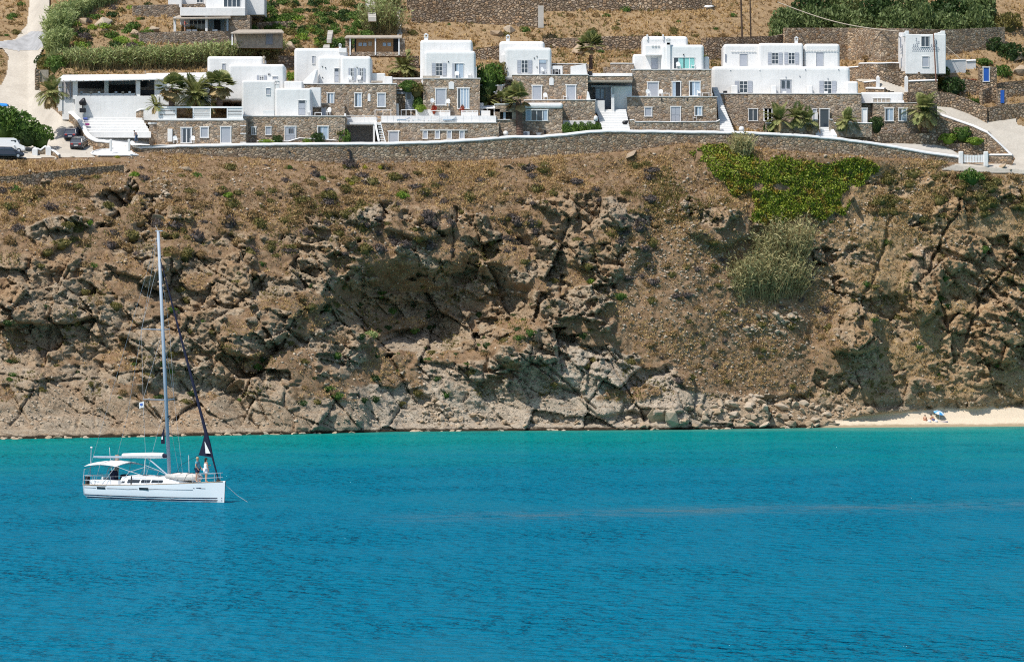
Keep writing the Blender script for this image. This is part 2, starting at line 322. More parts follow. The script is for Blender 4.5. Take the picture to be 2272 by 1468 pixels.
def terrain(x, z):
    px = 1136 + x * F / 545
    for _ in range(3):
        d0 = dbase(px, z); px = 1136 + x * F / d0
    py = HZ - (z - H) * F / d0
    wx = px + 26 * fbm(x / 5, z / 5, 3, 91); wy = py + 26 * fbm(x / 5 + 40, z / 5, 3, 92)
    zw = zwall(px); cliff = sst(.2, -1.5, z - zw)
    # where bare rock shows
    rt = np.interp(px, [p[0] for p in ROCKTOP], [p[1] for p in ROCKTOP])
    n1 = fbm(x / 9, z / 7, 4, 5); n2 = fbm(x / 2.2, z / 1.8, 3, 6)
    rock = sst(-45, 45, py - rt + 22 + 75 * n1)
    k = sub(px, py, GULLY, 80); g = psd(wx[k], wy[k], GULLY); gm = np.zeros_like(px); gm[k] = sst(22, -22, g + 22 * n1[k])
    rock = np.clip(rock * (1 - gm * .93) + sst(.3, .42, n1 + .4 * n2) * sst(372, 400, py) * .9, 0, 1)
    for c_, r_ in (((95, 480), 75), ((210, 470), 60), ((260, 410), 60), ((1560, 480), 60), ((350, 478), 22), ((1270, 480), 70)):
        rock = np.maximum(rock, sst(1.1, .6, np.hypot(wx - c_[0], (wy - c_[1]) * 1.2) / r_))
    sand = np.zeros_like(px); k = sub(px, py, SAND, 60); sand[k] = sst(5, -4, psd(px[k] + 12 * fbm(x[k] / 3, z[k] / 3, 3, 95), py[k] + 5 * fbm(x[k] / 2, z[k] / 2, 3, 94), SAND))
    ice = np.zeros_like(px); k = sub(px, py, ICE, 40); ice[k] = sst(6, -6, psd(wx[k], wy[k], ICE))
    road = np.zeros_like(px)
    for rd in (ROADL, ROADR, FORE):
        k = sub(px, py, rd, 20); road[k] = np.maximum(road[k], sst(9, 0, psd(px[k], py[k], rd)))
    rock = rock * (1 - sand) * (1 - ice * .8) * cliff * (1 - road)
    # patches of soil on ledges
    led = sst(-.05, .3, fbm(x / 4.5, z / 2.4, 4, 44) + .25 * sst(650, 480, py)) * sst(915, 870, py)
    rock = rock * (1 - .9 * led)
    macro = np.zeros_like(px); near = np.zeros_like(px)
    for poly, amp, soft, tilt in PROUD:
        k = sub(px, py, poly, soft * .6 + 10); sdv = psd(px[k] + 6 * n2[k], py[k] + 6 * n2[k], poly)
        ys = [p[1] for p in poly]; tt = (py[k] - min(ys)) / (max(ys) - min(ys)) - .5
        r = np.clip((soft * .35 - sdv) / soft, 0, 1)
        macro[k] += np.sqrt(np.clip(r * (2 - r), 0, 1)) * (amp + tilt * tt * amp)
    for poly, amp, soft in HOLLOW:
        k = sub(px, py, poly, 140); sdv = psd(wx[k], wy[k], poly)
        macro[k] -= amp * sst(soft * .5, -soft * 1.4 - 20, sdv)
    macro = macro - gm * .8
    macro = macro + 1.8 * fbm(x / 17, z / 13, 2, 21) * sst(0, 6, z) * (1 - gm * .5)
    k = sub(px, py, SAND, 90); near[k] = sst(75, 8, psd(px[k], py[k], SAND)); macro[k] = np.minimum(macro[k], macro[k] * (1 - .3 * near[k])) + .9 * near[k] * sst(905, 880, py[k])
    for line, w, dp in CRACKS:
        k = sub(px, py, line, 20); macro[k] -= dp * sst(w, w * .25, pdist(px[k] + 7 * n2[k] + 4 * n1[k], py[k] + 6 * n2[k], line))
    c2 = sst(0, -1, 0 * z)  # unused blend hook
    ochre = sst(1780, 1960, px + 60 * n1) * cliff * sst(925, 860, py)
    # joints dip to the right; blocks at several sizes, broken by finer facets
    tw = 22 * fbm(x / 22, z / 16, 2, 70); xr = x + z * np.tan(np.radians(tw)) * .35
    f = facets(xr, z, 7.0, 1.4, -38, .8, .5, .6, 11) + facets(xr, z, 3.1, 1.7, -32, .5, .6, .6, 12)
    f = f + facets(xr, z, 1.4, 1.9, -50, .27, .6, .28, 13) + facets(x, z, .72, 1.6, -15, .2, .75, .2, 14) + facets(x, z, .42, 1.4, 20, .11, .7, .08, 16)
    lay = facets(x, z + .25 * x, 1.1, 6., 0, .38, .5, .3, 17)
    f = f + lay * sst(-.1, .35, fbm(x / 14, z / 10, 2, 72)) + .13 * fbm(x / 1.1, z / .9, 5, 15, .68)
    soft = .55 * fbm(x / 3, z / 3, 5, 31, .6) + .28 * fbm(x / .6, z / .6, 3, 33) + .35 * facets(x, z, .8, 1.5, 10, .3, .5, .1, 34) * sst(-.1, .3, n1)
    # smooth sea-worn rock near the water
    worn = sst(800, 900, py + 60 * n1) * sst(1900, 1750, px)
    fl = facets(x, z, 4.6, 1.6, -35, .7, .45, .7, 18) + facets(x, z, 1.9, 1.8, -42, .16, .3, .22, 20) + .14 * fbm(x / 1.2, z / .9, 5, 19)
    f = f * (1 - .85 * worn) * (1 - .3 * ochre) * (1 - .6 * near) + fl * worn
    calm = (1 - sand) * (1 - road)
    disp = macro * (1 - sand) * cliff * (1 - road) + (f * sst(.3, .62, rock) * sst(-1, 2.0, z + 1.2) + soft * (1 - sst(.3, .62, rock)) * np.where(cliff > .5, 1, .6)) * calm + ice * .25 * fbm(x / 1.2, z / 1.2, 3, 77)
    disp = disp * sst(-.6, 1.2, z) - road * .45
    disp = disp - sand * np.interp(z, [0, 1, 2.2, 4, 8], [0, .0, .0, -.3, -.5])
    edge = sst(-.4, -3, z - zw)                # settle to the smooth profile at the wall's foot
    disp = np.where(z < zw + .3, np.minimum(disp, 1.5 + 8 * edge) * (.25 + .75 * edge), disp)
    pale = np.clip(sst(700, 920, py + 110 * n1) * sst(1750, 1500, px) * (.3 + .7 * sst(680, 900, px + 120 * n1)) + .3 * sst(.1, .5, fbm(x / 11, z / 11, 3, 66)), 0, 1)  # pale sea-washed rock; its left end is coloured darker to imitate shade
    return px, py, d0 - disp, rock, sand, ochre, pale, ice, gm, road
def terr_mesh(name, xs, zs, mat):
    X, Z = np.meshgrid(xs, zs); px, py, D, rock, sand, ochre, pale, ice, gm, road = terrain(X, Z)
    # rows spread back along the real slope: X scales with distance so columns stay on their sight of the hill
    V = np.stack([X, D, Z], -1).reshape(-1, 3); nx, nz = len(xs), len(zs)
    i = (np.arange(nz - 1)[:, None] * nx + np.arange(nx - 1)[None, :]).ravel()
    Fq = np.stack([i, i + 1, i + nx + 1, i + nx], 1)
    A = np.stack([rock, sand, np.where(Z > 40, .9, ochre), pale], -1).reshape(-1, 4)
    o = link(name, nmesh(name, V, Fq, mat, False, A)); o['kind'] = 'structure'
    return dict(X=X, Z=Z, D=D, px=px, py=py, rock=rock, sand=sand, ice=ice, gully=gm, road=road)
def terr_mat():
    t = NT('cliff_ground'); a = t.n('Attribute', attribute_name='mask'); s = t.n('SeparateColor', i0=a.outputs['Color']); p = t.pos()
    n1 = t.noise(p, .13, 6, .6); n2 = t.noise(p, .9, 6, .6); n3 = t.noise(p, 5, 5, .65); st = t.noise(t.pos((1.2, 1.2, 5)), .55, 5, .6)
    grey = t.ramp(n2, [(.25, (.28, .21, .14)), (.5, (.43, .335, .23)), (.75, (.56, .455, .33))])
    brown = t.ramp(n2, [(.25, (.26, .16, .085)), (.5, (.41, .275, .16)), (.75, (.54, .39, .24))])
    pale = t.ramp(n2, [(.2, (.38, .315, .24)), (.5, (.53, .455, .36)), (.8, (.65, .57, .465))])
    rk = t.mix(t.ramp(n1, [(.42, (0,) * 3), (.62, (1,) * 3)]).outputs[0], grey.outputs[0], brown.outputs[0])
    rk = t.mix(t.math('MULTIPLY', s.outputs[2], .8), rk, t.ramp(n2, [(.25, (.29, .175, .085)), (.5, (.45, .295, .16)), (.75, (.59, .43, .255))]).outputs[0])
    rk = t.mix(t.math('MULTIPLY', a.outputs['Alpha'], .8), rk, pale.outputs[0])
    rk = t.mix(t.ramp(st, [(.55, (0,) * 3), (.75, (.75,) * 3)]).outputs[0], rk, (.34, .19, .085))
    rk = t.mix(t.ramp(n3, [(.6, (0,) * 3), (.75, (.5,) * 3)]).outputs[0], rk, (.2, .16, .115))
    soil = t.ramp(n2, [(.25, (.19, .112, .062)), (.5, (.295, .19, .112)), (.75, (.42, .30, .19))])
    soil2 = t.mix(t.math('MULTIPLY', s.outputs[2], .65), soil.outputs[0], t.ramp(n2, [(.3, (.33, .22, .115)), (.7, (.52, .38, .21))]).outputs[0])
    soil = t.mix(t.ramp(n3, [(.5, (0,) * 3), (.75, (.8,) * 3)]).outputs[0], soil2, (.40, .295, .17))
    edge = t.math('ADD', s.outputs[0], t.math('MULTIPLY', t.math('SUBTRACT', n3.outputs[0], .5), .9))
    c = t.mix(t.ramp(edge, [(.32, (0,) * 3), (.55, (1,) * 3)]).outputs[0], soil, rk)
    sd_ = t.ramp(n3, [(.3, (.55, .45, .33)), (.7, (.68, .58, .45))])
    c = t.mix(s.outputs[1], c, sd_.outputs[0])
    # weed and wet stain along the waterline
    z = t.n('SeparateXYZ', i0=t.n('NewGeometry').outputs['Position']).outputs[2]
    zz = t.math('ADD', z, t.math('MULTIPLY', t.math('SUBTRACT', n2.outputs[0], .5), .55))
    c = t.mix(t.ramp(zz, [(.26, (1,) * 3), (.5, (0,) * 3)]).outputs[0], c, t.mix(s.outputs[1], (.045, .033, .02), (.33, .26, .17)))
    t.b(Base_Color=c, Roughness=.95, Specular_IOR_Level=.1)
    ve = t.n('TexVoronoi', feature='DISTANCE_TO_EDGE', _Vector=t.n('VectorMath', operation='ADD', i0=t.pos((.8, .8, 1.5)), i1=t.n('VectorMath', operation='MULTIPLY', i0=n2.outputs['Color'], i1=(1.6, 1.6, 1.6))), _Scale=1.15); cr = t.n('MapRange', _Value=ve.outputs['Distance']); cr.inputs[2].default_value = .1
    h = t.math('ADD', t.math('ADD', t.math('MULTIPLY', n3.outputs[0], .8), t.math('MULTIPLY', cr.outputs[0], t.math('MULTIPLY', s.outputs[0], .55))), t.noise(p, 14, 4, .7))
    bp = t.bump(h, .9, .24); t.set(bp.inputs['Strength'], t.math('SUBTRACT', .9, t.math('MULTIPLY', s.outputs[1], .6)))
    return t.m
M['ground'] = terr_mat()
T1 = terr_mesh('cliff', np.arange(-96, 96.01, .155), np.arange(-2.6, 41.01, .15), M['ground'])
T2 = terr_mesh('hillside', np.arange(-108, 108.01, .3), np.concatenate([np.arange(40.5, 70, .26), np.arange(70, 110, 1.2)]), M['ground'])
def ground_d(px, py):                      # smooth ground distance under a photo pixel (no surface roughness)
    px = np.asarray(px, float); py = np.asarray(py, float); d = np.full(px.shape, 560.)
    for _ in range(30): d = d * .5 + .5 * dbase(px, H + (HZ - py) * d / F)
    return d
def G(px, py, off=0.):
    d = float(ground_d(px, py)) + off; return P(px, py, d)
def drape(name, poly, off, mat, step=2.2):
    xs = np.arange(min(p[0] for p in poly), max(p[0] for p in poly) + step, step); ys = np.arange(min(p[1] for p in poly), max(p[1] for p in poly) + step, step)
    X, Y = np.meshgrid(xs, ys); d = ground_d(X, Y) - off - .10 * fbm(X / 30, Y / 12, 3, 3)
    V = np.stack([(X - 1136) * d / F, d, H + (HZ - Y) * d / F], -1).reshape(-1, 3); nx = len(xs)
    cx, cy = np.meshgrid(xs[:-1] + step / 2, ys[:-1] + step / 2); k = psd(cx, cy, poly) < 0
    i = (np.arange(len(ys) - 1)[:, None] * nx + np.arange(nx - 1)[None, :])[k]
    Fq = np.stack([i, i + nx, i + nx + 1, i + 1], 1); u, inv = np.unique(Fq, return_inverse=True)
    o = link(name, nmesh(name, V[u], inv.reshape(Fq.shape), mat, True)); o['kind'] = 'structure'; return o
def road_mat():
    t = NT('dusty_concrete_road'); p = t.pos(); a = t.noise(p, .35, 5, .6); b = t.noise(p, 4, 4, .6)
    c = t.mix(.35, t.ramp(a, [(.3, (.40, .36, .305)), (.7, (.53, .485, .415))]).outputs[0], t.ramp(b, [(.3, (.30, .27, .225)), (.7, (.58, .53, .45))]).outputs[0])
    t.b(Base_Color=c, Roughness=.95, Specular_IOR_Level=.1); t.bump(b, .5, .05); return t.m
M['road'] = road_mat()
drape('driveway_road', ROADL, .02, M['road']); drape('access_road', ROADR, .02, M['road'])
o = drape('asphalt_patch', [(-60, 99), (33, 89), (48, 82), (70, 70), (103, 70), (100, 98), (84, 112), (40, 113), (5, 106), (-60, 104)], .12, plain('worn_asphalt', (.33, .33, .33), .9, .2, .9))

# ------------------------------------------------------------------ sea
def sea():
    xs = np.concatenate([np.arange(-900, -120, 60), np.arange(-120, 120.1, 2.0), np.arange(180, 901, 60)]); ys = np.concatenate([np.arange(-400, 90, 70), np.arange(92, 640, 2.0)])
    X, Y = np.meshgrid(xs, ys); px = 1136 + X * F / np.maximum(Y, 100); s = np.interp(X, [-76, -42, 0, 20, 45, 72], [484, 505, 538, 545, 557, 572]) - Y
    s = s + 7 * fbm(X / 40, Y / 30, 3, 3)
    right = sst(-30, 60, X)
    deep = np.clip((s - 3) / 310, 0, 1) ** 1.0 * (1.08 - .25 * right); shallow = sst(12 + 14 * right, 0, s)
    lx = 255 + (X + 7.2) * .6 + 5 * fbm(X / 14, X * 0 + 3, 3, 8); slick = np.exp(-((Y - lx) / 9.) ** 2) * sst(-14, 2, X) * (.55 + .45 * fbm(X / 6, Y / 3, 3, 9)); A = np.stack([deep, shallow, right, np.clip(slick, 0, 1)], -1).reshape(-1, 4)
    V = np.stack([X, Y, X * 0], -1).reshape(-1, 3); nx = len(xs); i = (np.arange(len(ys) - 1)[:, None] * nx + np.arange(nx - 1)[None, :]).ravel()
    t = NT('sea_water'); a = t.n('Attribute', attribute_name='mask'); sp = t.n('SeparateColor', i0=a.outputs['Color'])
    p = t.pos(); big = t.noise(t.pos((.012, .03, 1)), 1, 4)
    dd = t.math('ADD', sp.outputs[0], t.math('MULTIPLY', t.math('SUBTRACT', big.outputs[0], .5), .55), True)
    c = t.ramp(dd, [(0, (.0, .198, .178)), (.25, (.0, .176, .192)), (.6, (.0, .138, .212)), (1, (.0, .13, .216))])
    c = t.mix(t.math('MULTIPLY', sp.outputs[1], .55), c.outputs[0], t.mix(sp.outputs[2], (.02, .21, .17), (.12, .26, .20)))
    w1 = t.noise(t.pos((.9, .6, 1)), 1, 3, .5); w2 = t.noise(t.pos((1.8, 1.1, 1)), 1, 4, .6); w3 = t.noise(t.pos((.12, .06, 1)), 1, 3)
    w4 = t.noise(t.pos((.22, .13, 1)), 1, 4, .6); h = t.math('ADD', t.math('ADD', t.ramp(w1, [(.35, (0,) * 3), (.7, (1,) * 3)]).outputs[0], t.math('MULTIPLY', w2.outputs[0], .42)), t.math('MULTIPLY', w4.outputs[0], 1.5))
    chop = t.ramp(t.math('ADD', t.math('MULTIPLY', w3.outputs[0], .5), t.math('MULTIPLY', t.noise(t.pos((.028, .02, 1)), 1, 3).outputs[0], .5)), [(.38, (.3,) * 3), (.6, (1,) * 3)])
    alp = t.math('MULTIPLY', a.outputs['Alpha'], t.ramp(t.noise(t.pos((.35, .3, 1)), 1, 3, .6), [(.36, (0,) * 3), (.52, (1,) * 3)]).outputs[0])
    bp = t.n('Bump', _Height=h, _Strength=t.math('MULTIPLY', chop.outputs[0], t.math('SUBTRACT', 1., t.math('MULTIPLY', alp, .93))), _Distance=.72)
    body = t.n('BsdfDiffuse', i0=c, _Normal=bp); gl = t.n('BsdfGlossy', i0=t.mix(alp, (.42, .84, 1.), (1., .95, .9)), _Roughness=.1, _Normal=bp)
    fr = t.n('Fresnel', _IOR=1.33, _Normal=bp); fk = t.math('MULTIPLY', fr.outputs[0], .4)
    fm = t.math('MINIMUM', t.math('ADD', fk, t.math('MULTIPLY', alp, .3)), t.math('ADD', .24, t.math('MULTIPLY', alp, .26)))
    mx = t.n('MixShader', i0=fm, i1=body, i2=gl); t.set(t.out.inputs[0], mx)
    o = link('sea', nmesh('sea', V, np.stack([i, i + 1, i + nx + 1, i + nx], 1), t.m, False, A)); o['kind'] = 'structure'
sea()

# ------------------------------------------------------------------ buildings and walls
OX = 0.
def pan(c):
    global OX; OX = {'A': 0., 'B': 570., 'C': 1140., 'D': 1700.}[c]
def X_(x): return OX + x / 3.968
def Y_(y): return y / 3.968
class Hs:
    def __init__(s, name, x, y, doff, label, cat='house', group=None):
        s.d = B(X_(x)) + doff; s.o = thing(name, P(X_(x), Y_(y), s.d), label, cat, group)
    def e(s, x, y, do=0): return P(X_(x), Y_(y), s.d + do)
    def blk(s, x0, x1, y0, y1, do=0, dep=6, mat='white', r=.28, dn=.4, name='wall', par=None, yaw=0):
        a, b = s.e(x0, y1, do), s.e(x1, y0, do); m = MB()
        m.box(a.x, b.x, a.y, a.y + dep, a.z - dn, b.z, rot=yaw, piv=(b.x, a.y, 0))
        return m.build(name, M[mat], par or s.o, smooth=False, bevel=r if r else 0, seg=3)
    def cop(s, x0, x1, y, do=0, dep=6, h=.16, over=.07, name='coping'):
        a, b = s.e(x0, y, do), s.e(x1, y, do); m = MB()
        n = max(2, int((b.x - a.x) / 1.2)); rr = random.Random(int(x0 * 7 + y))
        js = [rr.uniform(-.03, .03) for _ in range(n + 1)]
        for i in range(n):
            xa = a.x - over + (b.x - a.x + 2 * over) * i / n; xb = a.x - over + (b.x - a.x + 2 * over) * (i + 1) / n; ya, yb = a.y - over, a.y + dep
            m.hexa([(xa, ya, a.z), (xb, ya, a.z), (xb, yb, a.z), (xa, yb, a.z)], [(xa, ya, a.z + h + js[i]), (xb, ya, a.z + h + js[i + 1]), (xb, yb, a.z + h + js[i + 1]), (xa, yb, a.z + h + js[i])])
        return m.build(name, M['white'], s.o)
    def frame(s, par, a, b, w, pr, mat='white', lintel=0):
        m = MB(); y0 = a.y - pr
        m.box(a.x, a.x + w, y0, a.y + .02, a.z, b.z); m.box(b.x - w, b.x, y0, a.y + .02, a.z, b.z)
        m.box(a.x - lintel, b.x + lintel, y0 - .01, a.y + .02, b.z - w, b.z + .02); m.box(a.x - .03, b.x + .03, y0 - .02, a.y + .02, a.z - .02, a.z + w * .8)
        return m.build('frame', M[mat], par, bevel=.02, seg=1)
    def win(s, kind, x0, x1, y0, y1, do=0, name=None, lintel=.06, pane=None, w=.13):
        a, b = s.e(x0, y1, do), s.e(x1, y0, do); y = a.y - .012; m = MB()
        nm = name or ('door' if (b.z - a.z) > 1.75 and kind not in 'sn' else 'window')
        if kind == 'n':                    # blank white niche shape
            m.box(a.x, b.x, a.y - .09, a.y + .02, a.z, b.z); mx = (a.x + b.x) / 2; m.box(mx - (b.x - a.x) * .28, mx + (b.x - a.x) * .28, a.y - .085, a.y + .02, b.z, b.z + .14)
            return m.build('niche', M['white'], s.o, bevel=.03, seg=1)
        if kind == 's':                    # glazed window between open grey shutters
            q = (b.x - a.x) * .27; root = m.box(a.x + q - .02, b.x - q + .02, y, a.y + .05, a.z, b.z).build(nm, M['glass'], s.o)
            for u0, u1 in ((a.x, a.x + q - .03), (b.x - q + .03, b.x)):
                k = MB(); k.box(u0, u1, y - .07, y - .02, a.z, b.z)
                for i in range(5): zz = a.z + (b.z - a.z) * (i + .5) / 5; k.box(u0 + .05, u1 - .05, y - .085, y - .07, zz - (b.z - a.z) * .07, zz + (b.z - a.z) * .07)
                k.build('shutter', M['grey_paint'], root)
            k = MB(); l, r_ = a.x + q, b.x - q; mid = (l + r_) / 2
            for u in (l, mid - .025, r_ - .05): k.box(u, u + .055, y - .04, y, a.z, b.z)
            for v in (a.z, a.z + (b.z - a.z) * .36, a.z + (b.z - a.z) * .68, b.z - .06): k.box(l, r_, y - .035, y - .004, v, v + .05)
            k.build('frame', M['white_paint'], root); return root
        pm = pane or {'g': 'grey_paint', 'd': 'grey_paint', 'k': 'dark', 'c': 'curtain', 'w': 'white_paint', 'b': 'glass'}[kind]
        root = m.box(a.x + w * .5, b.x - w * .5, y, a.y + .05, a.z, b.z - .03).build(nm, M[pm], s.o)
        if kind == 'd':
            k = MB(); n = 2 if (b.x - a.x) > 1.1 else 1
            for i in range(n):
                l = a.x + w + (b.x - a.x - 2 * w) * i / n + .05; r_ = a.x + w + (b.x - a.x - 2 * w) * (i + 1) / n - .05
                for v0, v1 in ((.06, .42), (.47, .93)): k.box(l, r_, y - .03, y, a.z + (b.z - a.z) * v0, a.z + (b.z - a.z) * v1)
            k.build('panel', M['grey_paint'], root)
            MB().ball((b.x - w - .12, y - .06, a.z + 1.0), .05, .05, .05, 6, 4).build('handle', M['metal'], root)
        if kind in 'cb':
            k = MB(); n = 2 if (b.x - a.x) < 1.7 else 4
            for i in range(1, n): u = a.x + (b.x - a.x) * i / n; k.box(u - .04, u + .04, y - .03, y, a.z, b.z)
            k.build('mullion', M['white_paint'], root)
            if kind == 'c':
                k = MB(); k.box(a.x + w, a.x + w + (b.x - a.x) * .2, y - .02, y - .002, a.z, b.z - .05); k.build('glass_strip', M['glass'], root)
        if kind != 'x': s.frame(root, a, b, w, .1, 'white', lintel)
        return root
    def chim(s, x0, x1, y0, y1, do=0):
        a, b = s.e(x0, y1, do), s.e(x1, y0, do); w = b.x - a.x; h = b.z - a.z; m = MB(); cy = a.y + w / 2
        m.box(a.x + w * .14, b.x - w * .14, a.y, a.y + w * .72, a.z - .3, a.z + h * .45)
        m.box(a.x + w * .05, b.x - w * .05, a.y - .04, a.y + w * .76, a.z + h * .45, a.z + h * .53)
        for u in (a.x + w * .12, b.x - w * .32): m.box(u, u + w * .2, a.y, a.y + w * .72, a.z + h * .53, a.z + h * .76)
        m.prism([(a.x, a.y - .05, a.z + h * .76), (b.x, a.y - .05, a.z + h * .76), ((a.x + b.x) / 2 + w * .1, a.y - .05, b.z), ((a.x + b.x) / 2 - w * .1, a.y - .05, b.z)], (0, w * .8, 0))
        return m.build('chimney', M['white'], s.o, bevel=.05, seg=2)
    def stairs(s, x0a, x1a, ya, x0b, x1b, yb, n, do0, do1, mat='white', slope=.7, name='step'):
        # stepped ramp climbing away from the viewer; bottom edge at row ya, top at row yb
        for i in range(n):
            t0, t1 = i / n, (i + 1) / n; L = lambda p, q, t: p + (q - p) * t
            d0, d1 = L(do0, do1, t0), L(do0, do1, t1); ys, ye = L(ya, yb, t0), L(ya, yb, t1); ym = ys + (ye - ys) * slope
            p = [s.e(L(x0a, x0b, t0), ys, d0), s.e(L(x1a, x1b, t0), ys, d0), s.e(L(x1a, x1b, t0), ym, d0 + .02), s.e(L(x0a, x0b, t0), ym, d0 + .02)]
            q = [s.e(L(x0a, x0b, t1), ye, d1), s.e(L(x1a, x1b, t1), ye, d1)]; lo = [Vector((v.x, v.y, p[0].z - .5)) for v in (p[0], p[1], q[1], q[0])]
            m = MB(); m.add(lo + [p[3], p[2], q[1], q[0]], [(3, 2, 1, 0), (4, 5, 6, 7), (0, 1, 5, 4), (1, 2, 6, 5), (2, 3, 7, 6), (3, 0, 4, 7)])
            m.build(name, M[mat], s.o)
def wallrun(name, pts, thick, label, mat='stone', caph=.3, capmat='white', dn=1.6, cat='wall', step=14, capround=True, wob=.06, parent=None, onground=False):
    # pts: (px, row of the cap's top, distance offset, [row of the foot]); one continuous wall with a rounded cap
    pts = [(p[0], p[1], p[2], p[3] if len(p) > 3 else None) for p in pts]; fine = []
    for a, b in zip(pts[:-1], pts[1:]):
        n = max(1, int(math.hypot(b[0] - a[0], b[1] - a[1]) / step))
        for i in range(n):
            t = i / n; fine.append([a[k] + (b[k] - a[k]) * t if a[k] is not None and b[k] is not None else None for k in range(4)])
    fine.append(list(pts[-1]))
    if onground:
        for f in fine: f[2] = float(ground_d(f[0], f[3] if f[3] is not None else f[1] + 10)) - .5 - B(f[0])
    top = [P(f[0], f[1], B(f[0]) + f[2]) for f in fine]; rr = random.Random(len(fine))
    nrm = []
    for i in range(len(top)):
        t = (top[min(i + 1, len(top) - 1)] - top[max(i - 1, 0)]); t.z = 0; t.normalize(); nrm.append(Vector((-t.y, t.x, 0)))
    body = MB(); cap = MB(); vs = []; cs = []
    for i, (p, n) in enumerate(zip(top, nrm)):
        zb = P(fine[i][0], fine[i][3], B(fine[i][0]) + fine[i][2]).z if fine[i][3] is not None else p.z - 2.2; zb -= dn; w = rr.uniform(-wob, wob)
        zt = p.z - caph * .5
        vs += [Vector((p.x, p.y, zb)), Vector((p.x, p.y, zt)), Vector((p.x, p.y, zt)) + n * thick, Vector((p.x, p.y, zb)) + n * thick]
        prof = ((-.12, -1), (-.17, -.72), (-.03, -.25), (.3, 0), (.7, 0), (1.03, -.25), (1.17, -.72), (1.12, -1)) if capround else ((-.08, -1), (-.08, 0), (1.08, 0), (1.08, -1))
        cs += [Vector((p.x, p.y, p.z + w * .5 + v * caph)) + n * (u * thick) for u, v in prof]
    L = len(top); body.add(vs, [(i * 4 + k, (i + 1) * 4 + k, (i + 1) * 4 + k + 1, i * 4 + k + 1) for i in range(L - 1) for k in range(3)] + [(0, 1, 2, 3), ((L - 1) * 4 + 3, (L - 1) * 4 + 2, (L - 1) * 4 + 1, (L - 1) * 4)])
    k_ = 8 if capround else 4
    cap.add(cs, [(i * k_ + k, (i + 1) * k_ + k, (i + 1) * k_ + (k + 1) % k_, i * k_ + (k + 1) % k_) for i in range(L - 1) for k in range(k_)] + [tuple(range(k_)), tuple((L - 1) * k_ + k for k in range(k_ - 1, -1, -1))])
    if parent: root = parent
    else: root = thing(name, (top[L // 2].x, top[L // 2].y, top[L // 2].z - 2), label, cat)
    body.build('masonry', M[mat], root)
    if caph > 0: cap.build('coping', M[capmat], root, smooth=False)
    return root
def pipe_rail(name, pts, label, h, n_posts, rails=(1., .55), r=.028, mat='white_paint', cat='railing'):
    root = thing(name, pts[0], label, cat); L = len(pts) - 1
    for i in range(n_posts):
        t = i / (n_posts - 1) * L; k = min(int(t), L - 1); p = pts[k].lerp(pts[k + 1], t - k)
        MB().tube([p - Vector((0, 0, .1)), p + Vector((0, 0, h))], r, 5).build('post', M[mat], root)
    for f in rails: MB().tube([p + Vector((0, 0, h * f)) for p in pts], r, 5).build('rail', M[mat], root)
    return root

# --- long retaining wall
wallrun('retaining_wall', [(289, 313, 1.5, 343), (297, 320, .6, 346), (312, 323, 0, 348), (400, 320, -.4), (570, 317, -.6), (700, 316, -.6), (860, 315, -.6), (960, 312, -.6), (1050, 307, -.6), (1140, 300, -.6), (1200, 300, -.6), (1255, 295, -.6), (1310, 289, -.6), (1350, 287, -.6), (1500, 289, -.6), (1640, 291, -.6), (1700, 293, -.6), (1790, 298, -.6), (1870, 306, -.6), (1960, 318, -.6), (2050, 334, -.6), (2128, 345, -.6)],
        .6, 'long rubble stone retaining wall with wavy white cap along the cliff top', caph=.42, dn=2.2)
for (x, y) in ((773, 330), (904, 330), (1021, 327), (642, 335)):
    b = B(x) - .6; a = P(x, y, b - .06); MB().box(a.x - .14, a.x + .14, a.y, a.y + .05, a.z - .35, a.z).build('drain_hole', M['dark'], bpy.data.objects['retaining_wall'])
a = P(777, 333, B(777) - .7); m = MB()
m.tube([a, a + Vector((.05, 0, -1.)), a + Vector((-.05, 0, -2.2))], [.10, .2, .16], 6); m.build('drain_stain', M['black'], bpy.data.objects['retaining_wall'])
tag(wallrun('terrace_wall', [(-60, 392, -13, 406), (40, 390, -12.5, 403), (120, 380, -12, 394), (200, 371, -11, 384), (275, 366, -10, 374)], .5, 'low dark dry stone wall crossing the slope below the parked cars', 'drystone', 0, dn=.9, onground=True), None, None)

# --- pavilion with the open loggia (left)
pan('A')
h = Hs('pavilion', 950, 980, 11, 'white pavilion with open loggia, flat pergola roof and black floodlight in front', 'building')
h.blk(660, 1400, 845, 985, 0, 1.0, r=.06, dn=1.2); h.blk(548, 668, 858, 960, .6, 3, r=.06, dn=1.5, yaw=R(0)); h.blk(512, 548, 715, 915, .4, .5, r=.04, dn=1.)
h.blk(640, 682, 712, 850, .15, .6, r=.03, name='pillar'); h.blk(1195, 1234, 712, 850, .15, .6, r=.03, name='pillar'); h.blk(918, 955, 712, 850, 2.4, .5, r=.03, name='pillar'); h.blk(1360, 1830, 690, 900, .2, 6, r=.08)
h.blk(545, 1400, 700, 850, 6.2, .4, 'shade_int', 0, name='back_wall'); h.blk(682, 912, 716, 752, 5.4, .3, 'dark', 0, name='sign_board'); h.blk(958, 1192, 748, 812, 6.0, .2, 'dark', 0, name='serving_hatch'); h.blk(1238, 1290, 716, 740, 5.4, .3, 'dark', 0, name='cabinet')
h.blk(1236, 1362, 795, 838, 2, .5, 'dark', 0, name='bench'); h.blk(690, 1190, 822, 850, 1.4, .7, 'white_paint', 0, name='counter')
m = MB(); p = [h.e(486, 708, -.7), h.e(1440, 690, -.7), h.e(1440, 652, 6.5), h.e(552, 660, 6.5)]
m.hexa([v - Vector((0, 0, .22)) for v in p], p); m.build('roof', M['white'], h.o, bevel=.05)
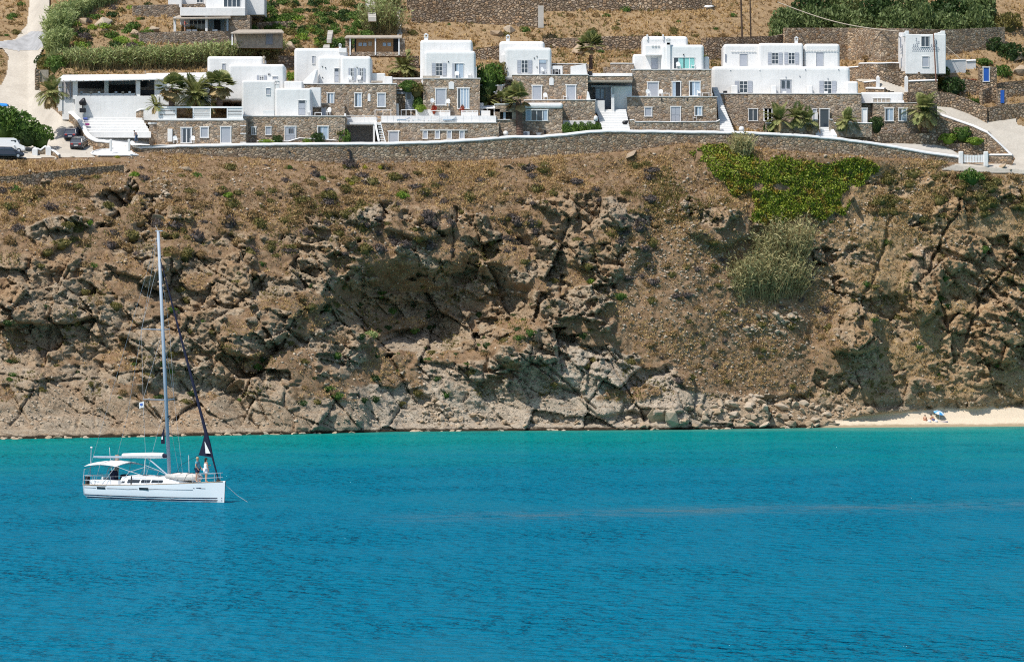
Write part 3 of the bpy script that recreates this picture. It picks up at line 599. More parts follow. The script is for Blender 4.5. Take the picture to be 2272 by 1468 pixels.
m = MB(); p = [h.e(1290, 688, -.2), h.e(1850, 676, .4), h.e(1820, 640, 8), h.e(1290, 646, 8)]; m.hexa([v - Vector((0, 0, .2)) for v in p], p); m.build('roof', M['white'], h.o)
for i in range(15):
    x = 560 + i * 58; a = h.e(x, 712, -.9); b = h.e(x, 700, 1.5); MB().tube([a, b], .07, 5).build('beam', M['wood'], h.o)
for i in range(3): h.blk(550 + i * 32, 560 + i * 32, 725, 850, .5, .1, 'grey_dark', 0, name='mullion')
for i, x in enumerate((705, 790, 860, 1010, 1070, 1130)): h.blk(x, x + 22, 805, 822, 1.2, .3, ('grey_paint', 'wood', 'white_paint')[i % 3], .03, dn=.05, name='tableware')
a = h.e(560, 640, 5); MB().tube([h.e(1278, 660, 3), h.e(1278, 620, 3)], .03, 5).build('antenna', M['metal'], h.o)
# floodlight
fl = thing('floodlight', h.e(728, 985, -.6), 'large black floodlight on a stand against the white pavilion wall', 'floodlight'); c = h.e(728, 985, -.6)
MB().box(c.x - .42, c.x + .42, c.y - .3, c.y + .3, c.z - .1, c.z + .5).build('base', M['black'], fl, bevel=.06); MB().tube([c + Vector((0, 0, .4)), c + Vector((0, 0, .9))], .09, 6).build('stand', M['black'], fl)
m = MB(); m.tube([c + Vector((-.45, -.1, 1.15)), c + Vector((-.1, 0, 1.25)), c + Vector((.25, 0, 1.4)), c + Vector((.42, 0, 1.45))], [.22, .42, .55, .5], 12); m.build('lamp_head', M['black'], fl, smooth=True)
MB().tube([c + Vector((-.3, -.45, .85)), c + Vector((0, -.5, 1.3)), c + Vector((.1, -.45, .85))], .04, 5).build('yoke', M['black'], fl)
# stepped white terrace
st = Hs('terrace_steps', 1000, 1250, 0, 'broad white stepped terrace descending from the pavilion', 'steps')
st.stairs(775, 1330, 1180, 700, 1210, 985, 8, 7.0, 12.4); drape('landing', [(196, 297), (330, 297), (332, 330), (282, 331), (244, 331), (205, 314)], .3, M['white'])
drape('forecourt', [(244, 330), (282, 330), (297, 338), (306, 344), (260, 345), (215, 345), (203, 340), (208, 335)], .3, M['white'])
m = MB(); m.tube([G(x, y, -.4) for x, y in ((243, 331), (222, 332), (207, 336), (202, 340), (206, 343), (225, 345), (262, 345), (307, 344))], .11, 6); m.build('kerb', M['white'], st.o)
for x in (965, 1125):
    a, b = st.e(x, 1315, -2.2), st.e(x + 22, 1226, -2.2); MB().box(a.x, b.x, a.y - .2, a.y + .2, a.z - .3, b.z).build('gate_post', M['white'], st.o, bevel=.08)
for i, x in enumerate((725, 735, 742, 752)):
    a = st.e(x, 1020 + i * 26, 11 - i * .9); tag(MB().box(a.x, a.x + .55, a.y - .2, a.y + .2, a.z - .12, a.z + .16).build('cushion', plain('cushion_cloth%d' % i, [(.3, .08, .1), (.1, .14, .4), (.5, .5, .55), (.3, .06, .2)][i], .9), bevel=.06), ['dark red', 'blue', 'pale grey', 'purple'][i] + ' seat cushion on the white terrace steps beside the curved wall', 'cushion', 'cushions on the terrace steps')
wallrun('curved_wall', [(107, 219, 9, 232), (120, 227, 7.5, 240), (140, 238, 6.2, 258), (158, 248, 5, 270), (172, 262, 3.6, 285), (180, 275, 2.4, 300), (188, 292, .8, 312), (198, 302, -.4, 321), (215, 309, -1.4, 327), (243, 311, -2.1, 330)], .55, 'low stone wall with thick white cap curving up beside the driveway', caph=.42, dn=.8, step=6, onground=True)
wallrun('stone_wall', [(302, 244, 9.8, 268), (312, 240, 9.5, 268), (352, 240, 9.5, 275)], .5, 'short stone garden wall with white cap beside the terrace steps', 'stone2', .26, dn=.3)
st2 = Hs('stone_steps', 1215, 1160, 7, 'small rough stone steps beside the white terrace', 'steps'); st2.stairs(1215, 1310, 1160, 1125, 1205, 1040, 6, 0, 4, 'drystone', .6)
wallrun('low_wall', [(72, 331, -2.4, 350), (78, 326, -2.4, 350), (90, 330, -2.4), (102, 322, -2.4, 350)], .35, 'short white capped stone wall with pointed pier next to the dark parked car', caph=.25, dn=.6, step=4)
wallrun('low_wall', [(107, 325, -2.6, 345), (113, 330, -2.8, 346), (122, 334, -3.2, 347), (130, 342, -3.8, 348)], .35, 'short white capped curving wall at the driveway entrance', caph=.25, dn=.6, step=4)
for i, (x, y) in enumerate(((77, 349), (107, 346))):
    a = P(x, y, B(x) - 2.8); m = MB(); w = .36; m.box(a.x - w, a.x + w, a.y, a.y + .6, a.z - .3, a.z + (1.05, 1.15)[i]); m.add([(a.x - w, a.y, a.z + (1.05, 1.15)[i]), (a.x + w, a.y, a.z + (1.05, 1.15)[i]), (a.x + w, a.y + .6, a.z + (1.05, 1.15)[i]), (a.x - w, a.y + .6, a.z + (1.05, 1.15)[i]), (a.x, a.y + .3, a.z + 1.45)], [(0, 1, 4), (1, 2, 4), (2, 3, 4), (3, 0, 4)])
    tag(m.build('gate_pier', M['white']), ['pointed white gate pier nearest the dark parked car', 'pointed white gate pier nearest the driveway cars'][i], 'pier')
# left field wall with gate up the road
wallrun('stone_pier', [(79, 154, 8, 190), (88, 154, 8, 190)], .6, 'rough stone pier beside the grey boarded gate on the uphill road', 'drystone', 0, dn=.6)
g = thing('boarded_gate', P(95, 180, B(95) + 8.2), 'grey boarded gate standing beside the uphill road', 'gate')
for i in range(8):
    a = P(88.5 + i * 2.4, 182, B(95) + 8.2); MB().box(a.x, a.x + .12, a.y, a.y + .05, a.z, a.z + 1.65).build('board', M['wood'], g)

# --- stone annex with slatted terrace screen
h = Hs('stone_annex', 1770, 1265, 2.6, 'stone annex with slatted white roof screen, blue glazed door and grey door')
h.blk(1380, 2168, 1062, 1275, 0, 6, 'stone2', 0, dn=.9); h.cop(1378, 2140, 1062, 0, 6, .26); h.blk(1312, 1382, 1095, 1275, 1.2, 4, 'stone2', 0, dn=.8); h.cop(1308, 1382, 1095, 1.2, 4, .3)
h.win('d', 1590, 1692, 1120, 1262, pane='white_paint')
for x in (1612, 1648): h.blk(x, x + 22, 1135, 1255, -.07, .05, 'glass', 0, dn=0, name='door_glass')
h.win('g', 1760, 1840, 1114, 1216, name='window', w=.16); h.win('g', 1938, 2038, 1112, 1262); h.blk(1475, 1518, 1135, 1242, -.5, .5, 'white', .06, dn=.1, name='shower_wall')
h.blk(2118, 2162, 1105, 1275, -.6, .6, 'stone2', 0, name='pillar')
for y in (1103, 1172, 1250): h.blk(2114, 2166, y, y + 8, -.63, .66, 'white', 0, dn=0, name='band')
sc_ = thing('slatted_screen', h.e(1760, 1045, .2), 'white slatted timber screen with two openings on the annex roof', 'screen')
for x in (1395, 1545, 1697, 1848, 1997, 2130):
    a, b = h.e(x, 1048, .3), h.e(x + 9, 938, .3); MB().box(a.x, b.x, a.y - .08, a.y + .08, a.z, b.z).build('post', M['white_paint'], sc_)
for k in range(9):
    for x0, x1 in ((1400, 1550), (1700, 1852), (2000, 2135)):
        a, b = h.e(x0, 1042 - k * 11.4, .3), h.e(x1, 1042 - k * 11.4 - 7.6, .3); j = random.uniform(-.03, .03)
        MB().box(a.x, b.x, a.y - .03, a.y + .03, a.z + j, b.z + j).build('slat', M['white_paint'], sc_)
for y0, y1 in ((953, 938), (1052, 1042)):
    a, b = h.e(1395, y0, .25), h.e(2140, y1, .25); MB().box(a.x, b.x, a.y - .06, a.y + .06, a.z, b.z).build('rail', M['white_paint'], sc_)

# --- white house behind the palms
h = Hs('white_house', 2100, 720, 11, 'white cubic house with brown chimney pot behind the leftmost palms')
h.blk(1825, 2320, 497, 760, 2.5, 7, r=.35, dn=2); h.blk(2012, 2505, 566, 760, 0, 5, r=.35, dn=2); h.win('g', 1955, 1984, 560, 626, 2.5, w=.05)
pan('B'); h.win('s', 0, 85, 665, 708, 0); h.win('g', 135, 180, 672, 705, 0, w=.06)
a = h.e(62, 560, 2); m = MB(); m.tube([a, a + Vector((0, 0, .7))], .15, 8); m.tube([a + Vector((0, 0, .7)), a + Vector((0, 0, .85)), a + Vector((0, 0, 1.05))], [.22, .24, .1], 8); m.build('chimney_pot', M['wood'], h.o)
for x in (98, 110): h.blk(x, x + 7, 650, 660, -.12, .12, 'dark', 0, dn=0, name='lamp')
# --- white block on the lower terrace
h = Hs('white_house', 300, 1260, 2.8, 'white cubic house over stone ground floor, grey door, just right of the slatted screen')
h.blk(-135, 165, 706, 1020, 2.6, 6, r=.32, dn=.2); h.blk(160, 478, 776, 1020, 2.2, 6, r=.3, dn=.2); h.blk(240, 400, 714, 800, 5, 4, r=.2); h.win('g', 80, 118, 775, 836, 2.6, w=.05); h.win('d', 363, 430, 882, 1018, 2.2, w=.06)
h.blk(372, 420, 890, 908, 2.13, .05, 'glass', 0, dn=0, name='fanlight'); h.chim(158, 202, 700, 780, 2.4); h.blk(52, 152, 972, 1020, .6, 1., 'white', .04, dn=0, name='bench_wall'); h.blk(470, 562, 772, 915, 4.5, 2, r=.06); h.blk(478, 487, 815, 1018, 2.2, .3, 'grey_dark', 0, dn=0, name='downpipe')
h.blk(-135, 775, 1026, 1290, 0, 8, 'stone2', 0, dn=.5); h.cop(-135, 778, 1026, 0, 8, .1)
h.win('b', -50, -5, 1115, 1190, 0, w=.16); h.win('g', 73, 129, 1113, 1190, 0, w=.1); h.win('d', 243, 348, 1110, 1275, 0)
for x in (280, 296, 312): h.blk(x, x + 8, 1132, 1172, -.09, .05, 'dark', 0, dn=0, name='slot')
h.win('c', 532, 632, 1108, 1232, 0, name='window')
wallrun('planter_wall', [(571, 312, .9, 318), (640, 312, .9, 318), (665, 305, .9, 318), (757, 311, .9, 318)], .4, 'low white capped planter wall before the stone ground floor left of the stairs', 'stone2', .12, dn=.5)
# --- house with two shuttered windows
h = Hs('white_house', 700, 730, 12, 'white two storey house with sloped stair wall and pair of grey shutters')
h.blk(328, 786, 424, 735, 2.6, 7, r=.4, dn=1); h.blk(535, 745, 498, 735, .8, 6, r=.35, dn=.5); h.blk(735, 1006, 495, 735, 0, 6, r=.4, dn=.5); h.win('g', 485, 511, 492, 563, 2.6, w=.05); h.win('d', 680, 724, 600, 728, .8, w=.06)
h.blk(686, 718, 610, 628, .72, .05, 'glass', 0, dn=0, name='fanlight'); h.win('s', 806, 872, 600, 716, 0); h.win('s', 888, 953, 600, 716, 0)
for x, y in ((571, 582), (600, 594), (573, 678), (877, 590)): h.blk(x, x + 8, y, y + 8, -.1 + (.8 if x < 700 else 0), .15, 'dark', 0, dn=0, name='lamp')
MB().prism([h.e(378, 745, -1.6), h.e(490, 745, -1.6), h.e(531, 735, -1.), h.e(531, 612, -1.), h.e(512, 612, -1.)], (0, 1.6, 0)).build('stair_wall', M['white'], h.o, bevel=.05)
h.blk(1005, 1128, 645, 735, 1, 2, r=.1); h.blk(1120, 1192, 674, 738, .6, 2, r=.08); h.blk(1005, 1105, 712, 728, -.6, .7, 'wood', 0, dn=0, name='bench'); h.blk(720, 790, 424, 438, 2.4, .5, 'white', .05, name='parapet'); h.chim(717, 748, 383, 430, 3)
h.blk(420, 1226, 742, 1030, -2.5, 8, 'stone2', 0, dn=1); h.cop(418, 1228, 742, -2.5, 8, .1)
h.win('c', 615, 683, 816, 924, -2.5, name='window'); h.win('c', 858, 926, 816, 945, -2.5); h.win('n', 975, 1001, 834, 893, -2.5); h.win('g', 1058, 1135, 818, 945, -2.5); h.blk(485, 772, 912, 1030, -4.2, 3, 'stone2', 0, dn=1); h.cop(485, 620, 912, -4.2, 3, .08); h.win('g', 568, 608, 952, 1014, -4.2, name='niche', w=.04)
# --- pool terrace, stone undercroft, stair and railing
h = Hs('pool_terrace', 1500, 1250, 2.4, 'white pool terrace above a stone undercroft with four small windows', 'terrace')
h.blk(1092, 2130, 1080, 1270, 0, 8, 'stone2', 0, dn=.8); h.blk(1096, 2108, 1022, 1082, 2.2, 6, r=.05, dn=.1); h.cop(1090, 2112, 1082, 0, 8, .08)
h.blk(768, 1250, 942, 1024, 5, 1.2, r=.1, dn=.4); h.blk(1170, 1246, 912, 1024, 4.4, 1.2, r=.07); h.blk(1095, 1150, 910, 945, 6, .5, r=.04); h.blk(775, 1100, 1078, 1098, .2, 8, r=.04, dn=0, name='deck_slab'); h.blk(775, 1060, 1030, 1080, 3.2, .4, r=.05); h.blk(768, 785, 1000, 1100, .2, .4, r=.03)
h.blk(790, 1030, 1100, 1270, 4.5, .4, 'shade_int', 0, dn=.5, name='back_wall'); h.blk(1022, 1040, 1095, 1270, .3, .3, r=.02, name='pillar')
h.blk(1398, 1535, 966, 1024, 5.2, 1.2, r=.1); h.blk(1485, 1700, 908, 1000, 6.5, 1, r=.08); h.blk(1535, 1700, 985, 1024, 4.4, .8, r=.04, name='planter'); h.blk(1698, 1805, 936, 1024, 5.5, 3, r=.04); h.blk(1800, 1945, 985, 1024, 4.4, .8, r=.04, name='planter'); h.blk(1860, 1995, 906, 990, 6.6, 1, r=.1); h.blk(1975, 2055, 975, 1024, 5, .8, r=.04)
h.win('g', 1158, 1250, 1152, 1270, 0, lintel=.14)
for x in (1459, 1566, 1671, 1782): h.win('g', x, x + 47, 1146, 1224, 0, name='window', lintel=0)
h.cop(1440, 1848, 1150, -.08, .2, .13, name='lintel')
pr = Hs('pergola', 2000, 990, 6.4, 'small white timber pergola on the pool terrace', 'pergola')
for x in (1925, 1965, 2025, 2085): pr.blk(x, x + 10, 945, 1020, (0 if x > 1950 else 1.4), .14, 'white_paint', 0, name='post')
m = MB(); p = [pr.e(1912, 950, -.2), pr.e(2100, 950, -.2), pr.e(2100, 926, 2.4), pr.e(1930, 926, 2.4)]; m.hexa([v - Vector((0, 0, .12)) for v in p], p); m.build('roof', M['white_paint'], pr.o)
s2 = Hs('outside_stair', 1090, 1255, 1.2, 'white open stair rising from the courtyard to the pool terrace', 'stair')
for i in range(12):
    t = i / 11; a, b = s2.e(1076 + (1 - t) * 0 + t * -28 + 14, 1248 - t * 160, t * .8), s2.e(1126 - t * 44 + 6, 1248 - t * 160, t * .8); MB().box(a.x, b.x, a.y - .15, a.y + .18, a.z, a.z + .07).build('tread', M['white_paint'], s2.o)
for x0, x1, w in ((1072, 1030, 12), (1130, 1082, 8)):
    MB().prism([s2.e(x0, 1262, -.2), s2.e(x0 + w, 1262, -.2), s2.e(x1 + w, 1072, .8), s2.e(x1, 1072, .8)], (0, .1, 0)).build('stringer', M['white_paint'], s2.o)
MB().prism([s2.e(1064, 1240, -.35), s2.e(1082, 1240, -.35), s2.e(1046, 1062, .7), s2.e(1028, 1062, .7)], (0, .08, 0)).build('handrail', M['white_paint'], s2.o)
pipe_rail('terrace_railing', [h.e(780, 1078, .3), h.e(1030, 1078, .3)], 'white railing above the dark undercroft left of the stair', .95, 4)
pipe_rail('terrace_railing', [h.e(1040, 1078, .3), h.e(1500, 1078, .3), h.e(2105, 1078, .3)], 'long thin grey railing along the pool terrace edge', .95, 18, (1., .5), .018, 'metal')
pipe_rail('planter_railing', [h.e(1040, 1030, 3), h.e(1180, 1030, 3)], 'white tube railing beside the stair head on pool terrace', .95, 3, (1.,), .04)
pipe_rail('planter_railing', [h.e(1270, 1022, 4), h.e(1400, 1022, 4)], 'white tube railing before the grey passage door', .85, 4, (1.,), .04)
pipe_rail('planter_railing', [h.e(1535, 1022, 3.6), h.e(1700, 1022, 3.6)], 'white tube railing before the red flowering planter', .75, 3, (1.,), .04)
pipe_rail('planter_railing', [h.e(1800, 1022, 3.6), h.e(1945, 1022, 3.6)], 'white tube railing before the round clipped tree', .75, 4, (1.,), .04)
# --- passage with grey door
h = Hs('garden_lodge', 1300, 960, 10, 'dark stone lodge with grey door under the flowering creeper')
h.blk(1222, 1480, 800, 1030, 0, 4, 'drystone', 0, dn=.5); h.blk(1225, 1385, 808, 828, -.15, .2, 'grey_dark', 0, dn=0, name='lintel'); h.win('d', 1308, 1384, 815, 970, 0, w=.1); h.blk(1322, 1352, 832, 875, -.09, .05, 'glass', 0, dn=0, name='door_glass'); h.cop(1215, 1480, 795, -.2, 2, .12)
h.blk(1150, 1480, 700, 760, 4, 1, 'stone2', 0, dn=3); h.cop(1150, 1480, 700, 4, 1, .25)
# --- house with chimney (middle)
h = Hs('white_house', 1700, 930, 9, 'white house with chimney and shuttered window over a tall stone base, mid row')
h.blk(1437, 1898, 352, 700, 3, 7, r=.4, dn=1); h.blk(1473, 1924, 448, 700, 0, 5, r=.4, dn=.3); h.chim(1466, 1514, 294, 360, 4); h.win('s', 1540, 1668, 556, 668, 0); h.win('c', 1736, 1820, 558, 690, 0, w=.05); h.blk(1720, 1742, 560, 690, -.09, .06, 'grey_paint', 0, dn=0, name='shutter'); h.blk(1902, 1937, 590, 695, .4, .6, r=.06); h.blk(1682, 1690, 540, 548, -.1, .15, 'dark', 0, dn=0, name='lamp')
h.blk(1463, 1962, 694, 1030, -2.2, 8, 'stone2', 0, dn=.5); h.cop(1460, 1964, 694, -2.2, 8, .1); h.win('g', 1570, 1670, 776, 930, -2.2, lintel=.1); h.win('c', 1764, 1872, 773, 960, -2.2, lintel=.1); h.win('n', 1688, 1736, 728, 786, -2.2); h.blk(1462, 1610, 668, 690, -1.9, .8, 'wood', 0, dn=0, name='bench')
# --- vine passage
h = Hs('vine_pergola', 2100, 900, 10, 'open pergola of white poles under creepers between two houses', 'pergola')
for y, x0, x1 in ((752, 1965, 2180), (812, 2080, 2262)): MB().tube([h.e(x0, y, 0), h.e((x0 + x1) / 2, y + 3, 0), h.e(x1, y, 0)], .09, 6).build('pole', M['white_paint'], h.o)
for x in (1968, 2150): MB().tube([h.e(x, 752, 0), h.e(x, 1000, 0)], .08, 6).build('post', M['white_paint'], h.o)
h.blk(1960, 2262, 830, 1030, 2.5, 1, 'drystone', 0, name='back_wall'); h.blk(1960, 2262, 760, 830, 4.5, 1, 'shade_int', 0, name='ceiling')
h = Hs('stone_pavilion', 2180, 1080, 2.0, 'small open stone pavilion with window opening right of pool terrace', 'pavilion')
h.blk(2096, 2300, 922, 985, 0, 4, 'stone2', 0, dn=0); h.blk(2096, 2140, 960, 1270, 0, 4, 'stone2', 0, dn=.8); h.blk(2130, 2300, 1050, 1270, .05, 4, 'stone2', 0, dn=.8); h.cop(2094, 2300, 922, 0, 4, .12); h.cop(2105, 2222, 1056, -.05, .6, .06, name='sill'); h.blk(2130, 2300, 960, 1060, 3.6, .3, 'wood', 0, name='back_wall'); h.blk(2170, 2190, 975, 1050, .4, .1, 'curtain', 0, name='curtain'); h.blk(2245, 2300, 975, 1035, .4, .1, 'wood', 0, name='shutter')
pan('C')
h.cop(0, 60, 920, 0, 4, .2)
# --- house right of the vines
h = Hs('white_house', 160, 880, 10, 'white house with bell shaped chimney right of the creeper passage')
h.blk(-128, 272, 364, 690, 3, 7, r=.45, dn=1); h.blk(-82, 332, 420, 690, 0, 5, r=.42, dn=.3); h.blk(-110, -60, 470, 660, 1.5, 5, r=.3); pan('B'); h.chim(2188, 2232, 306, 370, 4); pan('C'); h.win('s', 30, 160, 530, 645, 0); h.win('g', 220, 290, 525, 655, 0, w=.05); h.blk(226, 284, 530, 555, -.07, .05, 'curtain', 0, dn=0, name='blind')
for x, y in ((200, 494), (176, 508), (200, 588)): h.blk(x, x + 8, y, y + 9, -.1, .15, 'dark', 0, dn=0, name='lamp')
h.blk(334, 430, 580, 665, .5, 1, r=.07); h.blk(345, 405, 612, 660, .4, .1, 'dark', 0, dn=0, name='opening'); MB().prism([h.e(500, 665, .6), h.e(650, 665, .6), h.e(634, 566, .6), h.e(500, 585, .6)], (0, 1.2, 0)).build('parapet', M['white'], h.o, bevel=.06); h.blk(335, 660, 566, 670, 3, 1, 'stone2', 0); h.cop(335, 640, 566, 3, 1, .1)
h.blk(-10, 652, 662, 900, -2.2, 8, 'stone2', 0, dn=.4); h.cop(-12, 655, 662, -2.2, 8, .1); h.win('g', 158, 250, 750, 890, -2.2, lintel=.1); h.win('g', 458, 550, 746, 890, -2.2, lintel=.1); h.win('n', 312, 352, 692, 752, -2.2)
h.blk(95, 716, 884, 1180, -4.6, 5, 'stone2', 0, dn=.5); h.cop(93, 718, 884, -4.6, 5, .1); MB().prism([h.e(640, 884, -3.6), h.e(678, 884, -3.6), h.e(662, 815, -3.6), h.e(646, 800, -3.6)], (0, 1.4, 0)).build('parapet', M['white'], h.o, bevel=.05); h.blk(432, 718, 1062, 1085, -4.7, .6, r=.03)
# --- cube with four pane window
h = Hs('gate_lodge', 220, 1200, 2.6, 'plastered stone cube with rolled white roof edge and four pane window')
h.blk(18, 428, 948, 1230, 0, 4.5, 'stone2', 0, dn=.6); h.blk(-35, 432, 905, 957, -.18, 5, r=.33, dn=0, name='roof'); h.win('b', 103, 302, 966, 1066, 0, lintel=.06, w=.12); h.blk(262, 300, 975, 1060, -.06, .04, 'curtain', 0, dn=0, name='curtain'); h.blk(108, 150, 975, 1060, -.06, .04, 'curtain', 0, dn=0, name='curtain'); h.blk(268, 282, 1148, 1178, -.03, .05, 'dark', 0, dn=0, name='vent')
h.blk(-35, 18, 900, 1230, 3.2, 1, 'drystone', 0)
# --- covered passage
h = Hs('passage_building', 850, 960, 6.5, 'recessed grey passage with white partition walls between the stone houses')
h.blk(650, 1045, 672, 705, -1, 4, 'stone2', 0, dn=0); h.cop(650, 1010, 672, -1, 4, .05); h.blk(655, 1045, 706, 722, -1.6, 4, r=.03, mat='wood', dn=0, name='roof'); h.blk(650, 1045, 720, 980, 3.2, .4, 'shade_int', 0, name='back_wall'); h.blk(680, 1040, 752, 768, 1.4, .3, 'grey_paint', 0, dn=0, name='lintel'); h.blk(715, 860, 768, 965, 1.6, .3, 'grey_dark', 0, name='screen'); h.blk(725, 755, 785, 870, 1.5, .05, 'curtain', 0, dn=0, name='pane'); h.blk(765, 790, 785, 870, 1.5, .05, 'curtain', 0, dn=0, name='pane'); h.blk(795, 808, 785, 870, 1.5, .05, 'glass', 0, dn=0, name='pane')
h.blk(864, 1040, 762, 970, .8, .4, r=.04); h.blk(858, 886, 830, 970, -.6, 1.4, r=.05); h.blk(855, 868, 770, 860, -.1, .8, r=.04); h.blk(716, 800, 886, 975, -.6, .4, r=.03)
h.blk(600, 1045, 645, 664, 2.5, 3, r=.06); h.blk(652, 690, 628, 664, 2.4, .1, 'dark', 0, dn=0, name='frame'); h.blk(855, 1055, 562, 680, 5, 3, 'stone2', 0); h.cop(855, 1055, 562, 5, 3, .1); h.blk(790, 1045, 590, 680, 7, 2, 'stone2', 0)
s3 = Hs('white_steps', 900, 1150, .4, 'broad white steps between the hedge and the stone house', 'steps'); s3.stairs(778, 1025, 1156, 722, 985, 962, 9, 0, 6.2, slope=.7)
# --- house with teal curtain
h = Hs('white_house', 1400, 1150, 2.6, 'three level house with teal curtain above two stone storeys')
h.blk(1133, 1532, 320, 640, 9.5, 6, r=.45, dn=.5); h.blk(1050, 1172, 478, 640, 8.6, 5, r=.25, dn=.3); h.blk(1160, 1330, 400, 640, 8, 5, r=.1); h.blk(1298, 1674, 394, 640, 7, 6, r=.42, dn=.3); h.blk(1672, 1722, 498, 640, 8, 3, r=.3); h.blk(1342, 1380, 372, 640, 6.7, .6, r=.08, name='chimney_stack'); h.chim(1338, 1384, 336, 380, 6.7)
for x in (1168, 1308): h.blk(x, x + 14, 305, 330, 9.3, .4, r=.04, name='merlon')
for k in range(6): h.blk(1212 + k % 3 * 26, 1230 + k % 3 * 26, (352, 398)[k // 3], (364, 410)[k // 3], 7.85, .2, 'white', .03, dn=0, name='ornament')
h.win('d', 1208, 1272, 510, 612, 8, w=.05); h.win('c', 1408, 1592, 507, 606, 7, pane='teal', w=.04, name='window'); h.blk(1494, 1502, 507, 606, 6.93, .04, 'dark', 0, dn=0, name='gap'); h.blk(1160, 1300, 478, 488, 7, 1.2, r=.03, dn=0, name='canopy'); h.blk(1490, 1500, 478, 486, 6.85, .15, 'dark', 0, dn=0, name='lamp')
h.blk(1040, 1738, 616, 870, 4.4, 9, 'stone2', 0, dn=.4); h.cop(1038, 1740, 616, 4.4, 9, .1); h.blk(1002, 1042, 618, 870, 5.4, 6, 'stone2', 0); h.win('g', 1173, 1277, 720, 856, 4.4, lintel=.08); h.win('k', 1390, 1474, 716, 856, 4.4, lintel=.05); h.blk(1402, 1426, 728, 850, 4.33, .04, 'curtain', 0, dn=0, name='curtain'); h.win('c', 1542, 1645, 714, 850, 4.4, lintel=.05)
h.blk(1000, 1786, 854, 1180, 1.2, 5, 'stone2', 0, dn=.5); h.cop(998, 1790, 854, 1.2, 5, .1); h.blk(962, 1002, 856, 1180, 2.2, 4, 'stone2', 0); h.cop(960, 1002, 854, 2.2, 4, .1); h.win('g', 1148, 1220, 942, 1028, 1.2, name='window'); h.win('d', 1378, 1472, 936, 1080, 1.2); h.win('c', 1590, 1660, 936, 1022, 1.2, name='window')
for x in (1296, 1522): h.blk(x, x + 9, 866, 884, 1.1, .12, 'dark', 0, dn=0, name='spout')
wallrun('terrace_wall', [(1397, 265, .8, 290), (1407, 265, .6, 290), (1408, 269, .5, 290), (1590, 269, .5, 290), (1597, 265, .5, 290)], .4, 'low stone terrace wall before the three level house with teal curtain', 'stone2', .12, dn=.8)
s4 = Hs('white_steps', 1870, 1150, .2, 'narrow steep white stairway between two stone houses', 'steps'); s4.stairs(1812, 1940, 1160, 1790, 1830, 885, 14, .6, 7.5, slope=.7); s4.stairs(1780, 1835, 885, 1745, 1790, 770, 6, 7.5, 10.5, slope=.7)
# --- long white house (right)
h = Hs('long_white_house', 2262, 1160, 9, 'long white two level house on stone base with scalloped upper parapets')
h.blk(1845, 2170, 388, 620, 9.5, 6, r=.4, dn=.5); h.blk(2150, 2550, 380, 620, 8.8, 6, r=.4, dn=.5); h.win('g', 1986, 2056, 474, 600, 9.5, w=.04); h.blk(1860, 1872, 478, 545, 9.42, .1, 'grey_dark', 0, dn=0, name='slit')
h.blk(1742, 2960, 585, 860, 5.2, 6, r=.5, dn=.3)
h.win('s', 1945, 2100, 714, 818, 5.2); h.blk(1915, 1972, 752, 830, 3.4, 1.6, r=.12, name='partition'); h.blk(1845, 1880, 800, 828, 3.6, .8, 'black', .05, dn=0, name='barbecue')
for x in (1902, 2160): h.blk(x, x + 9, 612, 620, 5.1, .2, 'white_paint', .02, dn=0, name='lamp')
h.blk(1822, 3060, 828, 1200, 0, 6, 'stone2', 0, dn=.8); h.cop(1820, 3062, 828, 0, 6, .1)
h.win('b', 2063, 2150, 956, 1068, 0, w=.1); h.win('b', 2195, 2275, 955, 1066, 0, w=.1)
for i in range(9):                         # scalloped row of small arches on the upper parapet
    a = h.e(1922 + i * 25, 455, 9.4); MB().tube([a + Vector((-.16, 0, 0)), a + Vector((0, -.05, .1)), a + Vector((.16, 0, 0))], .05, 5).build('scallop', M['white'], h.o)
pan('D')
h.blk(335, 648, 386, 620, 9.5, 6, r=.4, dn=.5)
for i in range(12):
    a = h.e(350 + i * 25, 448, 9.4); MB().tube([a + Vector((-.16, 0, 0)), a + Vector((0, -.05, .1)), a + Vector((.16, 0, 0))], .05, 5).build('scallop', M['white'], h.o)
h.win('s', 14, 142, 464, 566, 8.8); h.win('s', 160, 287, 464, 566, 8.8); h.win('g', 438, 504, 460, 600, 9.5, w=.04); h.chim(246, 286, 322, 385, 11)
h.win('d', 122, 220, 700, 840, 5.2, pane='grey_paint', w=.05); 
for x in (136, 180): h.blk(x, x + 26, 712, 775, 5.08, .05, 'glass', 0, dn=0, name='door_glass')
h.win('s', 468, 617, 714, 825, 5.2)
for x in (46, 365): h.blk(x, x + 45, 752, 830, 3.4, 1.6, r=.12, name='partition')
for x, y in ((342, 610), (634, 610), (170, 676), (540, 690), (292, 668)): h.blk(x, x + 8, y, y + 9, 5.1, .2, 'grey_dark', .02, dn=0, name='lamp')
h.blk(705, 808, 718, 835, 4.0, 2, r=.25); h.win('b', -20, 56, 955, 1070, 0, w=.1); h.win('g', 405, 448, 958, 1090, 0, w=.08); h.win('k', 468, 558, 955, 1140, -.3, pane='glass'); h.win('c', 700, 750, 955, 1085, 0, w=.08)
h.win('g', 840, 892, 952, 1095, 0, pane='white_paint', w=.12)
for x in (145, 250, 510, 620): h.blk(x, x + 34, 804, 830, 3.0, .4, r=.05, dn=0, name='stool')
h.blk(430, 455, 990, 1110, -.3, .3, 'white', .03, name='buttress')
wallrun('planter_wall', [(1700, 272, .8, 295), (1800, 272, .8, 295), (1806, 264, .8, 295), (1815, 264, .8, 295)], .35, 'low white capped planter wall left of the glazed entrance door', 'stone2', .12, dn=.6)
